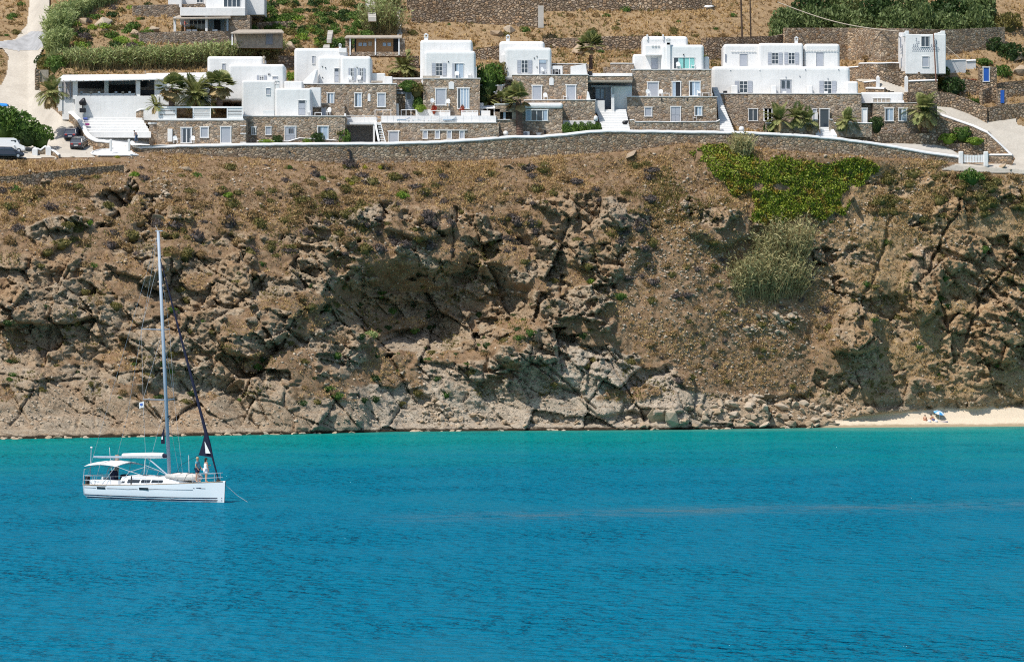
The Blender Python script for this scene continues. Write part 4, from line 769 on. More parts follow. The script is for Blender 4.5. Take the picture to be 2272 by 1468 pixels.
wallrun('planter_wall', [(1841, 264, .8, 295), (1848, 264, .8, 295), (1850, 272, .8, 295), (1935, 272, .8, 295)], .35, 'low white capped planter wall right of the glazed entrance door', 'stone2', .12, dn=.6)
s5 = Hs('entrance_steps', 520, 1200, .3, 'pale entrance steps with white cheek walls under the glazed door', 'steps'); s5.stairs(480, 610, 1200, 475, 560, 1120, 4, -.1, 1.6)
for x0, x1 in ((415, 468), (556, 612)): MB().prism([s5.e(x0, 1122, 1.2), s5.e(x0 + 30, 1122, 1.2), s5.e(x1 + 14, 1190, -.3), s5.e(x1 - 28, 1190, -.3)], (0, 0, -.5)).build('cheek_wall', M['white'], s5.o, bevel=.05)
# --- kiosk block and stone corner
h = Hs('stone_cottage', 1150, 1175, 6.5, 'stone cottage with white kiosk on its roof behind the large right palm')
h.blk(832, 1208, 812, 960, 3.2, 4, r=.28, dn=.3); h.win('b', 940, 1092, 865, 903, 3.2, w=.05, pane='wood'); h.blk(1165, 1215, 886, 908, 2.4, .5, 'white', .04, dn=0, name='tank')
h.blk(836, 942, 908, 1190, .8, 5, 'stone2', 0, dn=.5); h.win('g', 842, 893, 953, 1092, .8, pane='white_paint', w=.14); h.blk(938, 1505, 908, 1200, 0, 6, 'stone2', 0, dn=.6); h.cop(830, 1320, 908, 0, 6, .06); h.win('c', 1043, 1124, 950, 1070, 0, name='window', lintel=.08); h.win('c', 1163, 1242, 950, 1070, 0, name='window', lintel=.08)
# --- tower
h = Hs('dovecote_tower', 1400, 625, 16.5, 'white dovecote style tower with triangle patterns and corner merlons', 'tower')
h.blk(1226, 1582, 303, 640, 0, 6.6, r=.1, dn=.2); a, b = h.e(1170, 640, 4.6), h.e(1228, 303, 0); MB().hexa([(a.x, a.y, a.z - .2), (b.x + .1, b.y + .06, a.z - .2), (b.x + .1, b.y + 6, a.z - .2), (a.x, a.y + 2, a.z - .2)], [(a.x, a.y, b.z), (b.x + .1, b.y + .06, b.z), (b.x + .1, b.y + 6, b.z), (a.x, a.y + 2, b.z)]).build('wall', M['white'], h.o, bevel=.08)
for x0, x1, y in ((1222, 1258, 272), (1205, 1226, 288), (1536, 1578, 272), (1512, 1540, 285), (1482, 1514, 292)): h.blk(x0, x1, y, 320, .02, .9, r=.1, dn=.1, name='merlon')
h.blk(1170, 1208, 288, 320, 3.9, .9, r=.1, dn=.1, name='merlon')
h.win('b', 1362, 1436, 320, 415, 0, w=.08); h.win('g', 1372, 1432, 497, 590, 0, w=.05)
def tri(cx, cy, s=13):
    a = h.e(cx, cy, -.02); u = s / 3.968 * h.d / F * .5; m = MB(); m.prism([(a.x - u, a.y, a.z - u), (a.x + u, a.y, a.z - u), (a.x, a.y, a.z + u)], (0, .06, 0)); m.build('dove_hole', M['grey_dark'], h.o)
for r_ in range(8):
    for k in range(r_ // 2 + 1 if r_ < 6 else 0):
        for c0 in (1322, 1478): tri(c0 + (k - r_ // 4) * 17 + (8 if r_ % 4 > 1 else 0) - (r_ // 2) * 3, 338 + r_ * 14)
for r_ in range(3):
    for k in range(14): tri(1292 + k * 17 + (r_ % 2) * 8, 420 + r_ * 14)
for y in range(7): h.blk(1182 + y % 2 * 4, 1216, 395 + y * 13, 400 + y * 13, 2.2, .2, 'grey_dark', 0, dn=0, name='dove_hole')
h.blk(1180, 1200, 330, 420, 3.2, .2, 'grey_dark', 0, dn=0, name='slit'); h.blk(1186, 1202, 510, 590, 2.9, .2, 'grey_dark', 0, dn=0, name='slit')
wallrun('stone_wall', [(1880, 148, 19, 172), (1905, 147, 20, 172), (1906, 139, 20, 172), (1932, 139, 20.5, 172), (1995, 138, 24, 160)], .5, 'white capped stone wall between the long house and the tower', 'stone', .2, dn=1.2, onground=True)
wallrun('stone_wall', [(1930, 157, 16, 172), (1990, 158, 16.5, 180), (2040, 160, 15, 200), (2080, 166, 14, 200)], .5, 'rough stone bank wall below the white tower', 'drystone', .0, dn=1.2, onground=True)
wallrun('white_wall', [(2098, 133, 23, 158), (2143, 131, 23, 158)], .4, 'plain white wall right of the tower', 'white', .15, dn=1.2, onground=True)
wallrun('white_wall', [(2144, 133, 22, 148), (2165, 132, 22, 150)], .8, 'rounded white wall end behind the flowering bush', 'white', .3, dn=1.2, onground=True)
wallrun('stone_wall', [(2016, 178, 10.5, 200), (2050, 177, 11, 205), (2080, 176, 12, 208)], .5, 'white capped stone wall right of the road gate piers', 'stone', .26, dn=1.2, onground=True)
wallrun('stone_wall', [(1917, 181, 12, 192), (1944, 178, 12, 190)], .5, 'short white capped stone wall left of the road gate piers', 'stone', .24, dn=1.2, onground=True)
wallrun('stone_wall', [(1921, 193, 9.5, 202), (1962, 194, 9, 202)], .6, 'white capped wall bit above the kiosk roof', 'stone', .3, dn=1.2, onground=True)
for i, (x, yb, yt, do) in enumerate(((1948, 193, 169, 12), (2011, 199, 169, 10.5))):
    do = float(ground_d(x, yb)) - .4 - B(x); a, b = P(x - 3.8, yb, B(x) + do), P(x + 3.8, yt + 3, B(x) + do); m = MB(); m.box(a.x, b.x, a.y, a.y + .5, a.z - .4, b.z); cx = (a.x + b.x) / 2; m.add([(a.x, a.y, b.z), (b.x, a.y, b.z), (b.x, a.y + .5, b.z), (a.x, a.y + .5, b.z), (cx, a.y + .25, b.z + .3)], [(0, 1, 4), (1, 2, 4), (2, 3, 4), (3, 0, 4)])
    tag(m.build('road_pier', M['white']), ['white pointed gate pier on the left of the concrete road', 'white pointed gate pier on the right of the concrete road'][i], 'pier')
wallrun('road_wall', [(2078, 249, 4.2, 266), (2144, 271, 2.4, 300), (2160, 277, 1.8, 310), (2190, 291, .6, 330), (2220, 318, -1, 345), (2245, 343, -2.6, 352)], .5, 'white capped stone wall running down beside the concrete road', caph=.34, dn=1.2, onground=True)
wallrun('road_wall', [(2192, 341, -2.4, 356), (2245, 341, -2.6, 365)], .5, 'short white capped stone wall right of the white gate', caph=.26, dn=1.2, onground=True)
# ramp court and white gate
m = MB(); m.prism([P(1935, 318, B(1935) + .2), P(2000, 330, B(2000) - .1), P(2126, 352, B(2126) - .3), P(2132, 345, B(2132) + .6), P(2095, 322, B(2095) + 5), P(1990, 318, B(1990) + 3.)], (0, 0, -.3)); tag(m.build('court_paving', M['concrete']), None, None, kind='structure')
wallrun('bank_wall', [(1870, 300, 1.0, 318), (1950, 296, 2.2, 316), (2000, 296, 3.2, 316), (2060, 296, 4.2, 318), (2092, 300, 4.8, 325)], .5, 'low dry stone bank below the cottage garden', 'drystone', 0, dn=1.2)
wallrun('bank_wall', [(2100, 318, 3.6, 335), (2150, 318, 2.2, 340), (2190, 316, 1, 342)], .5, 'dry stone bank under the green plants beside the white gate', 'drystone', 0, dn=1.5)
wallrun('bank_wall', [(2078, 256, 4.6, 300), (2100, 268, 4.4, 310), (2150, 285, 3, 320), (2188, 305, 1.2, 330)], .5, 'rough stone bank on the inner side of the road wall', 'drystone', 0, dn=2)
g = Hs('white_gate', 1830, 1440, -1.6, 'white slatted gate between two white posts at the lower road', 'gate')
for x in (1695, 1915): g.blk(x, x + 42, 1332, 1445, 0, .6, r=.14, name='post')
for i in range(13): g.blk(1740 + i * 13.6, 1750 + i * 13.6, 1362 + 4 * math.sin(i * .25), 1432, .25, .05, 'white_paint', 0, dn=0, name='slat')
for y in (1372, 1420): g.blk(1738, 1916, y, y + 8, .3, .06, 'white_paint', 0, dn=0, name='rail')
# blue doors in the rock garden walls
h = Hs('blue_doorway', 1940, 718, 16, 'tall blue door with white surround in the rock garden wall', 'door'); h.blk(1880, 2030, 590, 740, .3, 2, 'drystone', 0, dn=1.5, name='masonry'); h.win('g', 1906, 1968, 590, 722, .3, pane='blue_door', w=.12)
h = Hs('blue_doorway', 2080, 905, 12.5, 'narrow blue door in the low rock wall by the road', 'door'); h.blk(2040, 2120, 780, 940, .3, 2, 'drystone', 0, dn=1, name='masonry'); h.blk(2063, 2096, 795, 908, .22, .1, 'blue_door', 0, dn=0, name='leaf')
for k, (pp, lb) in enumerate(((((2012, 205), (2060, 201), (2110, 206), (2150, 220), (2190, 240)), 'long curved dry stone bank above the concrete road'), (((2105, 178), (2140, 175), (2175, 180), (2215, 200)), 'dry stone bank holding the red flowers'), (((2180, 200), (2230, 182), (2300, 176)), 'dry stone bank right of the blue doors'), (((2195, 238), (2240, 232), (2300, 225)), 'dry stone wall at the road bend by the right edge'))):
    wallrun('garden_bank', [(x, y, 8 + (10 if k in (1, 2) else 0) - k * .3, y + 28) for x, y in pp], .8, lb, 'drystone', 0, dn=.8, wob=.15, onground=True)
# --- upper villa (top left)
pan('A')
h = Hs('upper_villa', 1800, 280, 40, 'white villa with columned porch and bright parapet at the top left')
h.blk(1585, 2160, 68, 142, .5, 5, r=.1, dn=0, name='parapet'); h.blk(1585, 2020, 150, 285, 4, 1, r=.02); h.blk(2015, 2200, 135, 290, .8, 4, 'stone2', 0, dn=.5); h.blk(1815, 2160, -90, 68, 4, 5, r=.1); h.blk(2150, 2330, -60, 110, 6, 5, r=.1)
h.blk(1480, 1600, -60, 45, 7, 5, r=.05); h.blk(1600, 1815, -60, 45, 9, 4, r=.05); h.win('b', 1730, 1790, -10, 28, 9, w=.08)
m = MB(); p = [h.e(1520, 160, -.6), h.e(2030, 152, -.6), h.e(2020, 136, 4), h.e(1570, 136, 4)]; m.hexa([v - Vector((0, 0, .2)) for v in p], p); m.build('porch_roof', M['wood'], h.o)
for x in (1528, 1806): h.blk(x, x + 22, 150, 285, 0, .4, r=.03, name='column')
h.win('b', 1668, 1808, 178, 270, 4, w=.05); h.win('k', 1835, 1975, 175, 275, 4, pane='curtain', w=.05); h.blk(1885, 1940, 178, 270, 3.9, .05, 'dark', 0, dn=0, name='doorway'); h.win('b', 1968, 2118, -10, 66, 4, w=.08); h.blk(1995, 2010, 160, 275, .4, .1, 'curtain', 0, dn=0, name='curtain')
for x in (1640, 1690, 1870): h.blk(x, x + 44, 262, 284, .6, .6, 'white_paint', .03, dn=0, name='bench')
wallrun('upper_terrace_wall', [(295, 13, 40, 35), (340, 11, 40, 35), (400, 10, 40, 35), (455, 9, 41, 35)], .5, 'stone terrace wall left of the top villa', 'stone2', 0, dn=.7, onground=True)
wallrun('upper_terrace_wall', [(310, 73, 35, 95), (400, 70, 36, 95), (515, 69, 36, 95), (620, 70, 36, 95)], .5, 'long stone terrace wall below the porch of the top villa', 'stone2', 0, dn=.7, onground=True)
pan('B')
h = Hs('timber_cabin', 1040, 460, 23, 'low timber cabin with orange doors under a flat reed roof', 'cabin')
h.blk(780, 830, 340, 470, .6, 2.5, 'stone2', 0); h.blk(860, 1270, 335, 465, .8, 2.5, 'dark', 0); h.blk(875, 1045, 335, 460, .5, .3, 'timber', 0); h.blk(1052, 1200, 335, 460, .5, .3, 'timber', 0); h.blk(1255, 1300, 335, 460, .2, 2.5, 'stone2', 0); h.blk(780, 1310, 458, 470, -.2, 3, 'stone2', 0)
m = MB(); p = [h.e(772, 330, -.5), h.e(1275, 330, -.5), h.e(1275, 312, 3.), h.e(790, 312, 3.)]; m.hexa([v - Vector((0, 0, .16)) for v in p], p); m.build('roof', M['wood'], h.o)
for x in (815, 1038, 1245): h.blk(x, x + 11, 330, 460, -.3, .16, 'white_paint', 0, name='post')
for x in (895, 935, 1108, 1150): h.blk(x, x + 30, 378, 408, .44, .08, 'curtain', 0, dn=0, name='pane')
h.blk(980, 1012, 368, 405, .44, .08, 'wood', 0, dn=0, name='hatch')
pan('A')
h = Hs('reed_hut', 2150, 370, 32, 'small hut with flat reed roof below the top villa wall', 'hut')
h.blk(2060, 2480, 280, 400, 1, 3, 'wood', 0); m = MB(); p = [h.e(2030, 290, -.6), h.e(2500, 285, -.6), h.e(2480, 262, 3.), h.e(2100, 262, 3.)]; m.hexa([v - Vector((0, 0, .16)) for v in p], p); m.build('roof', M['wood'], h.o); h.blk(2038, 2050, 285, 375, -.4, .15, 'white_paint', 0, name='post'); h.blk(2340, 2400, 295, 370, .9, .1, 'grey_dark', 0, name='doorway')
pan('B')
# upper terrace walls, path and field walls
wallrun('field_wall', [(914, 22, 41, 48), (1000, 20, 41, 48), (1100, 18, 41, 52), (1196, 15, 41, 60)], .6, 'long high stone field wall on the upper slope, left of the concrete end pier', 'drystone', 0, dn=.7, onground=True)
tag(MB().box(*[c for pr_ in zip(P(1194, 62, B(1194) + 40.6), P(1206, 15, B(1206) + 42)) for c in pr_]).build('wall_end_pier', M['concrete']), 'pale concrete pier ending the long upper field wall', 'pier')
wallrun('field_wall', [(905, -5, 49, 20), (1060, -8, 49, 20), (1200, -6, 49, 22), (1420, -12, 49, 22), (1580, -18, 49, 18)], .6, 'topmost stone field wall along the upper edge of the picture', 'drystone', 0, dn=.7, onground=True)
wallrun('field_wall', [(1300, 82, 27, 110), (1400, 80, 27, 110), (1460, 78, 27, 108)], .8, 'tumbled dry stone wall behind the house with teal curtain', 'drystone', 0, dn=.7, onground=True, wob=.2)
wallrun('field_wall', [(1205, 86, 27, 105), (1260, 84, 27, 105), (1300, 84, 27, 110)], .8, 'tumbled dry stone wall left of the tall palm', 'drystone', 0, dn=.7, onground=True, wob=.2)
wallrun('field_wall', [(1560, 84, 26, 130), (1640, 82, 26, 130), (1720, 80, 26, 120), (1760, 72, 26, 110)], .8, 'dry stone wall behind the long white house', 'drystone', 0, dn=.7, onground=True, wob=.2)
wallrun('field_wall', [(880, 125, 20, 150), (930, 124, 20, 150)], .7, 'dry stone wall stub behind the short palm', 'drystone', 0, dn=.7, onground=True, wob=.2)
wallrun('field_wall', [(1052, 110, 23, 130), (1110, 100, 24, 130)], .7, 'dry stone wall between the two chimney houses', 'drystone', 0, dn=.7, onground=True, wob=.2)
wallrun('field_wall', [(618, 123, 19, 145), (660, 125, 19, 150)], .7, 'dry stone wall stub behind the leftmost white house', 'drystone', 0, dn=.7, onground=True, wob=.2)
wallrun('great_wall', [(1742, 62, 30, 125), (1850, 62, 30, 130), (2000, 63, 30, 135), (2100, 66, 30, 120), (2230, 60, 31, 100)], .8, 'tall brown stone terrace wall below the big green hedge', 'stone', 0, dn=.7, onground=True)
drape('garden_path', [(877, -20), (884, -20), (892, 82), (882, 82)], .35, M['concrete'])
st6 = Hs('garden_steps', 1000, 100, 42, 'rough stone garden steps climbing among green shrubs', 'steps'); st6.stairs(985, 1050, 160, 955, 1040, 0, 9, 0, 12, 'concrete', .5)
st7 = Hs('garden_steps', 630, 330, 30, 'short stone garden steps left of the timber cabin', 'steps'); st7.stairs(615, 655, 350, 625, 672, 270, 6, 0, 6, 'concrete', .5); st7.stairs(580, 640, 425, 590, 640, 395, 2, -4, -2.5, 'concrete', .5)
wallrun('upper_terrace_wall', [(570, 50, 39, 60), (650, 46, 39, 60)], .5, 'low stone terrace wall among the upper garden shrubs', 'drystone', 0, dn=.7, onground=True)
# poles and cable
for i, (xt, xb, yb, do, r_) in enumerate(((1642, 1646.5, 78, 27, .15), (1663, 1666, 80, 28, .11))):
    tag(MB().tube([P(xb, yb + 4, B(xb) + do), P(xt, -60, B(xb) + do)], [r_, r_ * .8], 8).build('utility_pole', M['pole']), ['dark timber utility pole above the long white house, left of the pair', 'thinner timber utility pole above the long white house, right of the pair'][i], 'pole', 'utility poles')
tag(MB().tube([P(2077, 182, B(2076) + 15.6), P(2071, 74, B(2076) + 15.6)], [.11, .09], 8).build('utility_pole', plain('rusty_pole', (.2, .1, .07))), 'rusty brown pole standing before the white tower', 'pole', 'utility poles')
cb = [P(1725 + (1993 - 1725) * t, 5 + 65 * t + 14 * math.sin(math.pi * t) * .9, B(1725) + 34 + (22 + B(1993) - B(1725) - 34) * t) for t in [i / 20 for i in range(21)]]
tag(MB().tube(cb, .075, 5).build('overhead_cable', M['cable']), 'pale sagging cable running down to the white tower', 'cable')
tag(MB().tube([P(2098, 103, B(2098) + 22), P(2130, 130, B(2130) + 20)], .05, 4).build('stay_wire', M['cable']), 'short stay wire right of the white tower', 'wire')
# courtyard floor behind the retaining wall
cols = []
for x in range(290, 2135, 15): cols.append(x)
V = []; 
for x in cols:
    yb = np.interp(x, [290, 570, 960, 1140, 1200, 1310, 1640, 1870, 2050, 2130], [322, 324, 319, 309, 308, 297, 299, 314, 342, 352])
    a = P(x, yb, B(x) - .3); b = Vector((a.x * 1.014, B(x) + 7, a.z + .15)); V += [a, b]
m = MB(); m.add(V, [(2 * i, 2 * i + 2, 2 * i + 3, 2 * i + 1) for i in range(len(cols) - 1)]); tag(m.build('courtyard_paving', M['concrete']), None, None, kind='structure')

# ------------------------------------------------------------------ vegetation and loose rock
def surf(px, py):                          # a point on the real (rough) ground seen at that photo pixel
    d = 555.
    for _ in range(12):
        x = (px - 1136) * d / F; z = H + (HZ - py) * d / F; T = T1 if z < 40.6 else T2
        ix = int(np.clip(np.searchsorted(T['X'][0], x), 0, T['X'].shape[1] - 1)); iz = int(np.clip(np.searchsorted(T['Z'][:, 0], z), 0, T['X'].shape[0] - 1))
        d = .5 * d + .5 * float(T['D'][iz, ix])
    return P(px, py, d)
def quads(C, U, Wv):                       # leaf quads: centres, half-length vectors, half-width vectors
    V = np.stack([C - U, C + Wv - U * .1, C + U, C - Wv - U * .1], 1).reshape(-1, 3); return V, np.arange(len(V)).reshape(-1, 4)
def unit(v): return v / np.maximum(np.linalg.norm(v, axis=1, keepdims=True), 1e-6)
def cloud(n, leaf, seed, dome=True, lumps=7, core=True, flat=.8, up=.3):
    r = np.random.default_rng(seed); D = unit(r.normal(size=(n, 3)))
    if dome: D[:, 2] = np.abs(D[:, 2]) * .95 + .03
    L = unit(r.normal(size=(lumps, 3))); L[:, 2] = np.abs(L[:, 2]) if dome else L[:, 2]
    rad = .62 + .38 * np.max(np.clip(D @ L.T, 0, 1) ** 4, 1); rad = rad * (1 - .38 * r.random(n) ** 2.2)
    C = D * rad[:, None]; C[:, 2] *= flat
    U = unit(r.normal(size=(n, 3)) + D * .7 + [0, 0, up]); Wv = unit(np.cross(U, r.normal(size=(n, 3)))); s = leaf * r.uniform(.6, 1.4, (n, 1))
    V, Fq = quads(C, U * s, Wv * s * .5)
    if core:
        k = MB(); k.ball((0, 0, 0), .55, .55, .55 * flat, 9, 6); o = len(V); V = np.vstack([V, np.array(k.v)]); Fq = np.vstack([Fq, np.array(k.f) + o])
    return V, Fq
LM = {'olive': leaf_mat('olive_leaf', (.07, .065, .02), (.14, .125, .035), (.2, .16, .05)), 'green': leaf_mat('green_leaf', (.03, .07, .012), (.07, .13, .02), (.13, .19, .04)),
      'lime': leaf_mat('lime_leaf', (.09, .16, .015), (.17, .26, .03), (.26, .33, .06)), 'grey': leaf_mat('grey_twig', (.05, .04, .037), (.09, .072, .066), (.14, .115, .10)),
      'dry': leaf_mat('dry_twig', (.13, .08, .035), (.22, .145, .065), (.32, .22, .10)), 'dark': leaf_mat('dark_leaf', (.012, .03, .008), (.03, .06, .014), (.06, .095, .025)),
      'hedge': leaf_mat('oleander_leaf', (.035, .06, .015), (.085, .125, .03), (.2, .24, .1)), 'red': leaf_mat('red_flower', (.35, .03, .02), (.5, .05, .04), (.05, .09, .02)),
      'orange': leaf_mat('orange_leaf', (.12, .12, .02), (.4, .2, .03), (.1, .12, .02)), 'purple': leaf_mat('purple_flower', (.14, .03, .12), (.22, .06, .2), (.08, .08, .06)),
      'reed': leaf_mat('reed_leaf', (.14, .19, .055), (.255, .31, .11), (.38, .4, .19)), 'reeddry': leaf_mat('reed_stalk', (.17, .13, .06), (.27, .21, .1), (.36, .3, .15)),
      'reedgrey': leaf_mat('reed_clump_leaf', (.2, .18, .075), (.32, .29, .13), (.44, .39, .2)),
      'straw': leaf_mat('straw', (.22, .125, .05), (.42, .28, .12), (.52, .38, .19), .9), 'yellow': leaf_mat('yellow_herb', (.2, .19, .02), (.42, .36, .03), (.15, .18, .03)),
      'palm': leaf_mat('palm_leaf', (.09, .12, .03), (.19, .21, .065), (.33, .3, .13)), 'palmdry': leaf_mat('dry_palm_leaf', (.2, .13, .055), (.35, .245, .11), (.46, .35, .18))}
SHM = {}
def shrub_mesh(kind, k, n=200, leaf=.13, flat=.75):
    key = (kind, k, n)
    if key not in SHM: V, Fq = cloud(n, leaf, 100 + k * 7, flat=flat); SHM[key] = nmesh('shrub_foliage', V, Fq, LM[kind])
    return SHM[key]
def shrub(name, p, rx, rz, kind, label, cat='shrub', group=None, n=200, leaf=.13, flat=.75):
    o = link(name, shrub_mesh(kind, random.randrange(4), n, leaf, flat)); o.location = p; s = rx; o.scale = (s, s, rz / flat); o.rotation_euler = (0, 0, random.uniform(0, 6.28))
    return tag(o, label, cat, group)
# cushion shrubs on the cliff: (x0,x1,y0,y1,count,kinds,size)
def scatter(zone, n, kinds, smin, smax, names, label, group, maxrock=.9, seed=1):
    r = random.Random(seed); c = 0; t = 0
    while c < n and t < n * 30:
        t += 1; px, py = r.uniform(zone[0], zone[1]), r.uniform(zone[2], zone[3]); p = surf(px, py)
        if p.z > 40: pass
        elif p.z < 2.5: continue
        else:
            ix = int((p.x + 96) / .155); iz = int((p.z + 2.6) / .15)
            if not (0 <= iz < T1['X'].shape[0] and 0 <= ix < T1['X'].shape[1]) or T1['sand'][iz, ix] > .3 or T1['ice'][iz, ix] > .4: continue
            if T1['rock'][iz, ix] > maxrock and r.random() > .25: continue
        s = r.uniform(smin, smax) * 1.6; k = r.choice(kinds)
        shrub({'olive': 'olive_', 'grey': 'grey_', 'dry': 'brown_', 'dark': 'dark_green_', 'green': 'green_'}[k] + names, p + Vector((0, .1, -.1)), s, s * r.uniform(.6, .95), k, label, 'shrub', group); c += 1
scatter((0, 800, 425, 570), 130, ['grey', 'olive', 'olive', 'dry', 'dry'], .35, .95, 'cushion_shrub', 'round dry cushion shrub on the upper left slope behind the mast top', 'cushion shrubs on the upper left slope', seed=2)
scatter((0, 760, 365, 430), 50, ['olive', 'green', 'dry', 'grey'], .3, .75, 'cushion_shrub', 'small scrubby bush just below the left part of the long wall', 'bushes below the left part of the wall', seed=3)
scatter((760, 1450, 365, 560), 140, ['grey', 'olive', 'olive', 'dry', 'grey'], .35, .9, 'cushion_shrub', 'round cushion shrub on the rocky slope below the middle of the wall', 'cushion shrubs on the middle slope', seed=4)
scatter((1380, 1850, 480, 870), 110, ['dry', 'grey', 'olive', 'dry'], .3, .7, 'cushion_shrub', 'low dry shrub in the earthy gully near the tall reeds', 'dry shrubs in the gully', seed=5)
scatter((1900, 2272, 385, 490), 60, ['olive', 'dry', 'olive'], .4, 1.0, 'cushion_shrub', 'olive cushion shrub along the crest of the right rock buttress', 'cushion shrubs on the right crest', seed=6)
scatter((1830, 2272, 480, 880), 70, ['olive', 'dry', 'green', 'dry'], .25, .6, 'cliff_shrub', 'small tuft of scrub clinging to the right rock buttress', 'scrub on the right buttress', 1.1, seed=7)
scatter((0, 1330, 570, 900), 150, ['olive', 'green', 'dark', 'dry', 'olive'], .25, .65, 'cliff_shrub', 'small tuft of scrub clinging to the rock face left of the gully', 'scrub on the left rock face', 1.1, seed=8)
scatter((780, 1180, 680, 800), 18, ['dark', 'green', 'dark'], .3, .6, 'cliff_shrub', 'dark green caper bush hanging in the shaded hollow', 'dark bushes in the hollow', 1.1, seed=9)
for px, py, s, k, lb in ((1375, 658, 1.1, 'green', 'bright green bush alone on the slope right of the hollow'), (2152, 396, 2.2, 'green', 'large bright green bush below the white gate'), (728, 437, 1.5, 'olive', 'wide pale olive cushion bush in the middle of the upper slope'), (506, 433, .9, 'lime', 'yellow green bush below the left part of the wall'), (300, 388, .9, 'lime', 'small lime green bush near the short rubble column'), (892, 434, 1.1, 'lime', 'lime cushion bush on the middle slope left of the hollow'), (640, 373, .8, 'green', 'dark green round bush against the wall foot'), (1309, 624, .9, 'lime', 'yellow green cushion on the rocks left of the reeds'), (1228, 622, .8, 'olive', 'olive cushion on the rocks above the round boulder'), (150, 500, 1.0, 'olive', 'olive bush among the upper left outcrops'), (195, 494, .9, 'lime', 'light green bush right of the upper left outcrops'), (2195, 448, 1.3, 'olive', 'dome shaped olive bush near the right edge crest'), (822, 745, 1.2, 'reed', 'grassy green tuft on the rocks left of the hollow foot'), (255, 680, 1.1, 'olive', 'olive bush on the rocks left of the mast')):
    shrub('bush', surf(px, py) + Vector((0, -.2, -.2)), s, s * .8, k, lb, 'bush', None, 420, .11)

# grass and stones too many to count
def tufts(name, T, cond, n, hmin, hmax, mat, label, seed, blades=6):
    r = np.random.default_rng(seed); iz, ix = np.nonzero(cond > 0); w = cond[iz, ix]; dz = 1.0
    j = r.choice(len(iz), n, p=w / w.sum()); p = np.stack([T['X'][iz[j], ix[j]], T['D'][iz[j], ix[j]], T['Z'][iz[j], ix[j]]], 1) + r.normal(size=(n, 3)) * [.12, .05, .05]
    p = np.repeat(p, blades, 0) + r.normal(size=(n * blades, 3)) * [.11, .11, .02]; m = len(p); h = np.repeat(r.uniform(hmin, hmax, n), blades) * r.uniform(.6, 1.2, m)
    dr = unit(r.normal(size=(m, 3)) * [.55, .55, .2] + [0, 0, 1.]); a = r.uniform(0, 6.28, m); w_ = np.stack([np.cos(a), np.sin(a), a * 0], 1) * (h * .16 + .02)[:, None]
    V = np.stack([p - w_, p + w_, p + dr * h[:, None]], 1).reshape(-1, 3)
    o = link(name, nmesh(name, V, np.arange(len(V)).reshape(-1, 3), mat)); tag(o, label, 'grass', kind='stuff')
soilw = np.clip(1 - T1['rock'] * 1.6, 0, 1) * (T1['road'] < .1) * (1 - T1['sand']) * (1 - T1['ice']) * (T1['Z'] > 2) * (T1['D'] < 560 + (T1['px'] - 290) * .019) * (np.abs(T1['X']) < 82)
pn = sst(-.2, .35, fbm(T1['X'] / 5, T1['Z'] / 4, 4, 81)) + .06
up_ = sst(560, 420, T1['py']) + .6
tufts('dry_grass', T1, soilw * pn * up_, 32000, .14, .42, LM['straw'], 'straw coloured dry grass over the cliff top slopes and gully', 11)
tufts('brown_scrub', T1, soilw * (1.15 - np.clip(pn, 0, 1)) * up_, 14000, .12, .34, LM['dry'], 'brown dead scrub between the dry grass on the slopes', 12)
tufts('green_herbs', T1, soilw * sst(.25, .5, fbm(T1['X'] / 7, T1['Z'] / 5, 4, 83)) * up_, 5500, .15, .45, LM['olive'], 'olive green herbs scattered over the cliff slopes', 13)
tufts('ledge_weeds', T1, (T1['rock'] > .4) * sst(.2, .5, fbm(T1['X'] / 4, T1['Z'] / 3, 4, 84)) * (T1['Z'] > 4) * (np.abs(T1['X']) < 80), 3500, .12, .36, LM['olive'], 'small weeds growing in cracks of the rock face', 14)
hillw = (T2['road'] < .1) * (T2['py'] > -20) * (np.abs(T2['X']) < 90) * 1.
for rd in (ROADL, ROADR):
    k = sub(T2['px'], T2['py'], rd, 20); hw = psd(T2['px'][k], T2['py'][k], rd); hillw[k] *= (hw > 3)
k = sub(T1['px'], T1['py'], ROADL, 20)
hp = sst(-.25, .3, fbm(T2['X'] / 6, T2['Z'] / 4, 4, 85)) + .08
tufts('hill_grass', T2, hillw * hp, 19000, .2, .6, LM['straw'], 'golden dry grass over the hillside behind the houses', 15)
tufts('hill_scrub', T2, hillw * (1.1 - np.clip(hp, 0, 1)), 7000, .2, .5, LM['dry'], 'brown scrub over the hillside behind the houses', 16)
tufts('hill_herbs', T2, hillw * sst(.1, .5, fbm(T2['X'] / 8, T2['Z'] / 6, 4, 86)), 4200, .2, .55, LM['olive'], 'green herbs over the hillside behind the houses', 17)
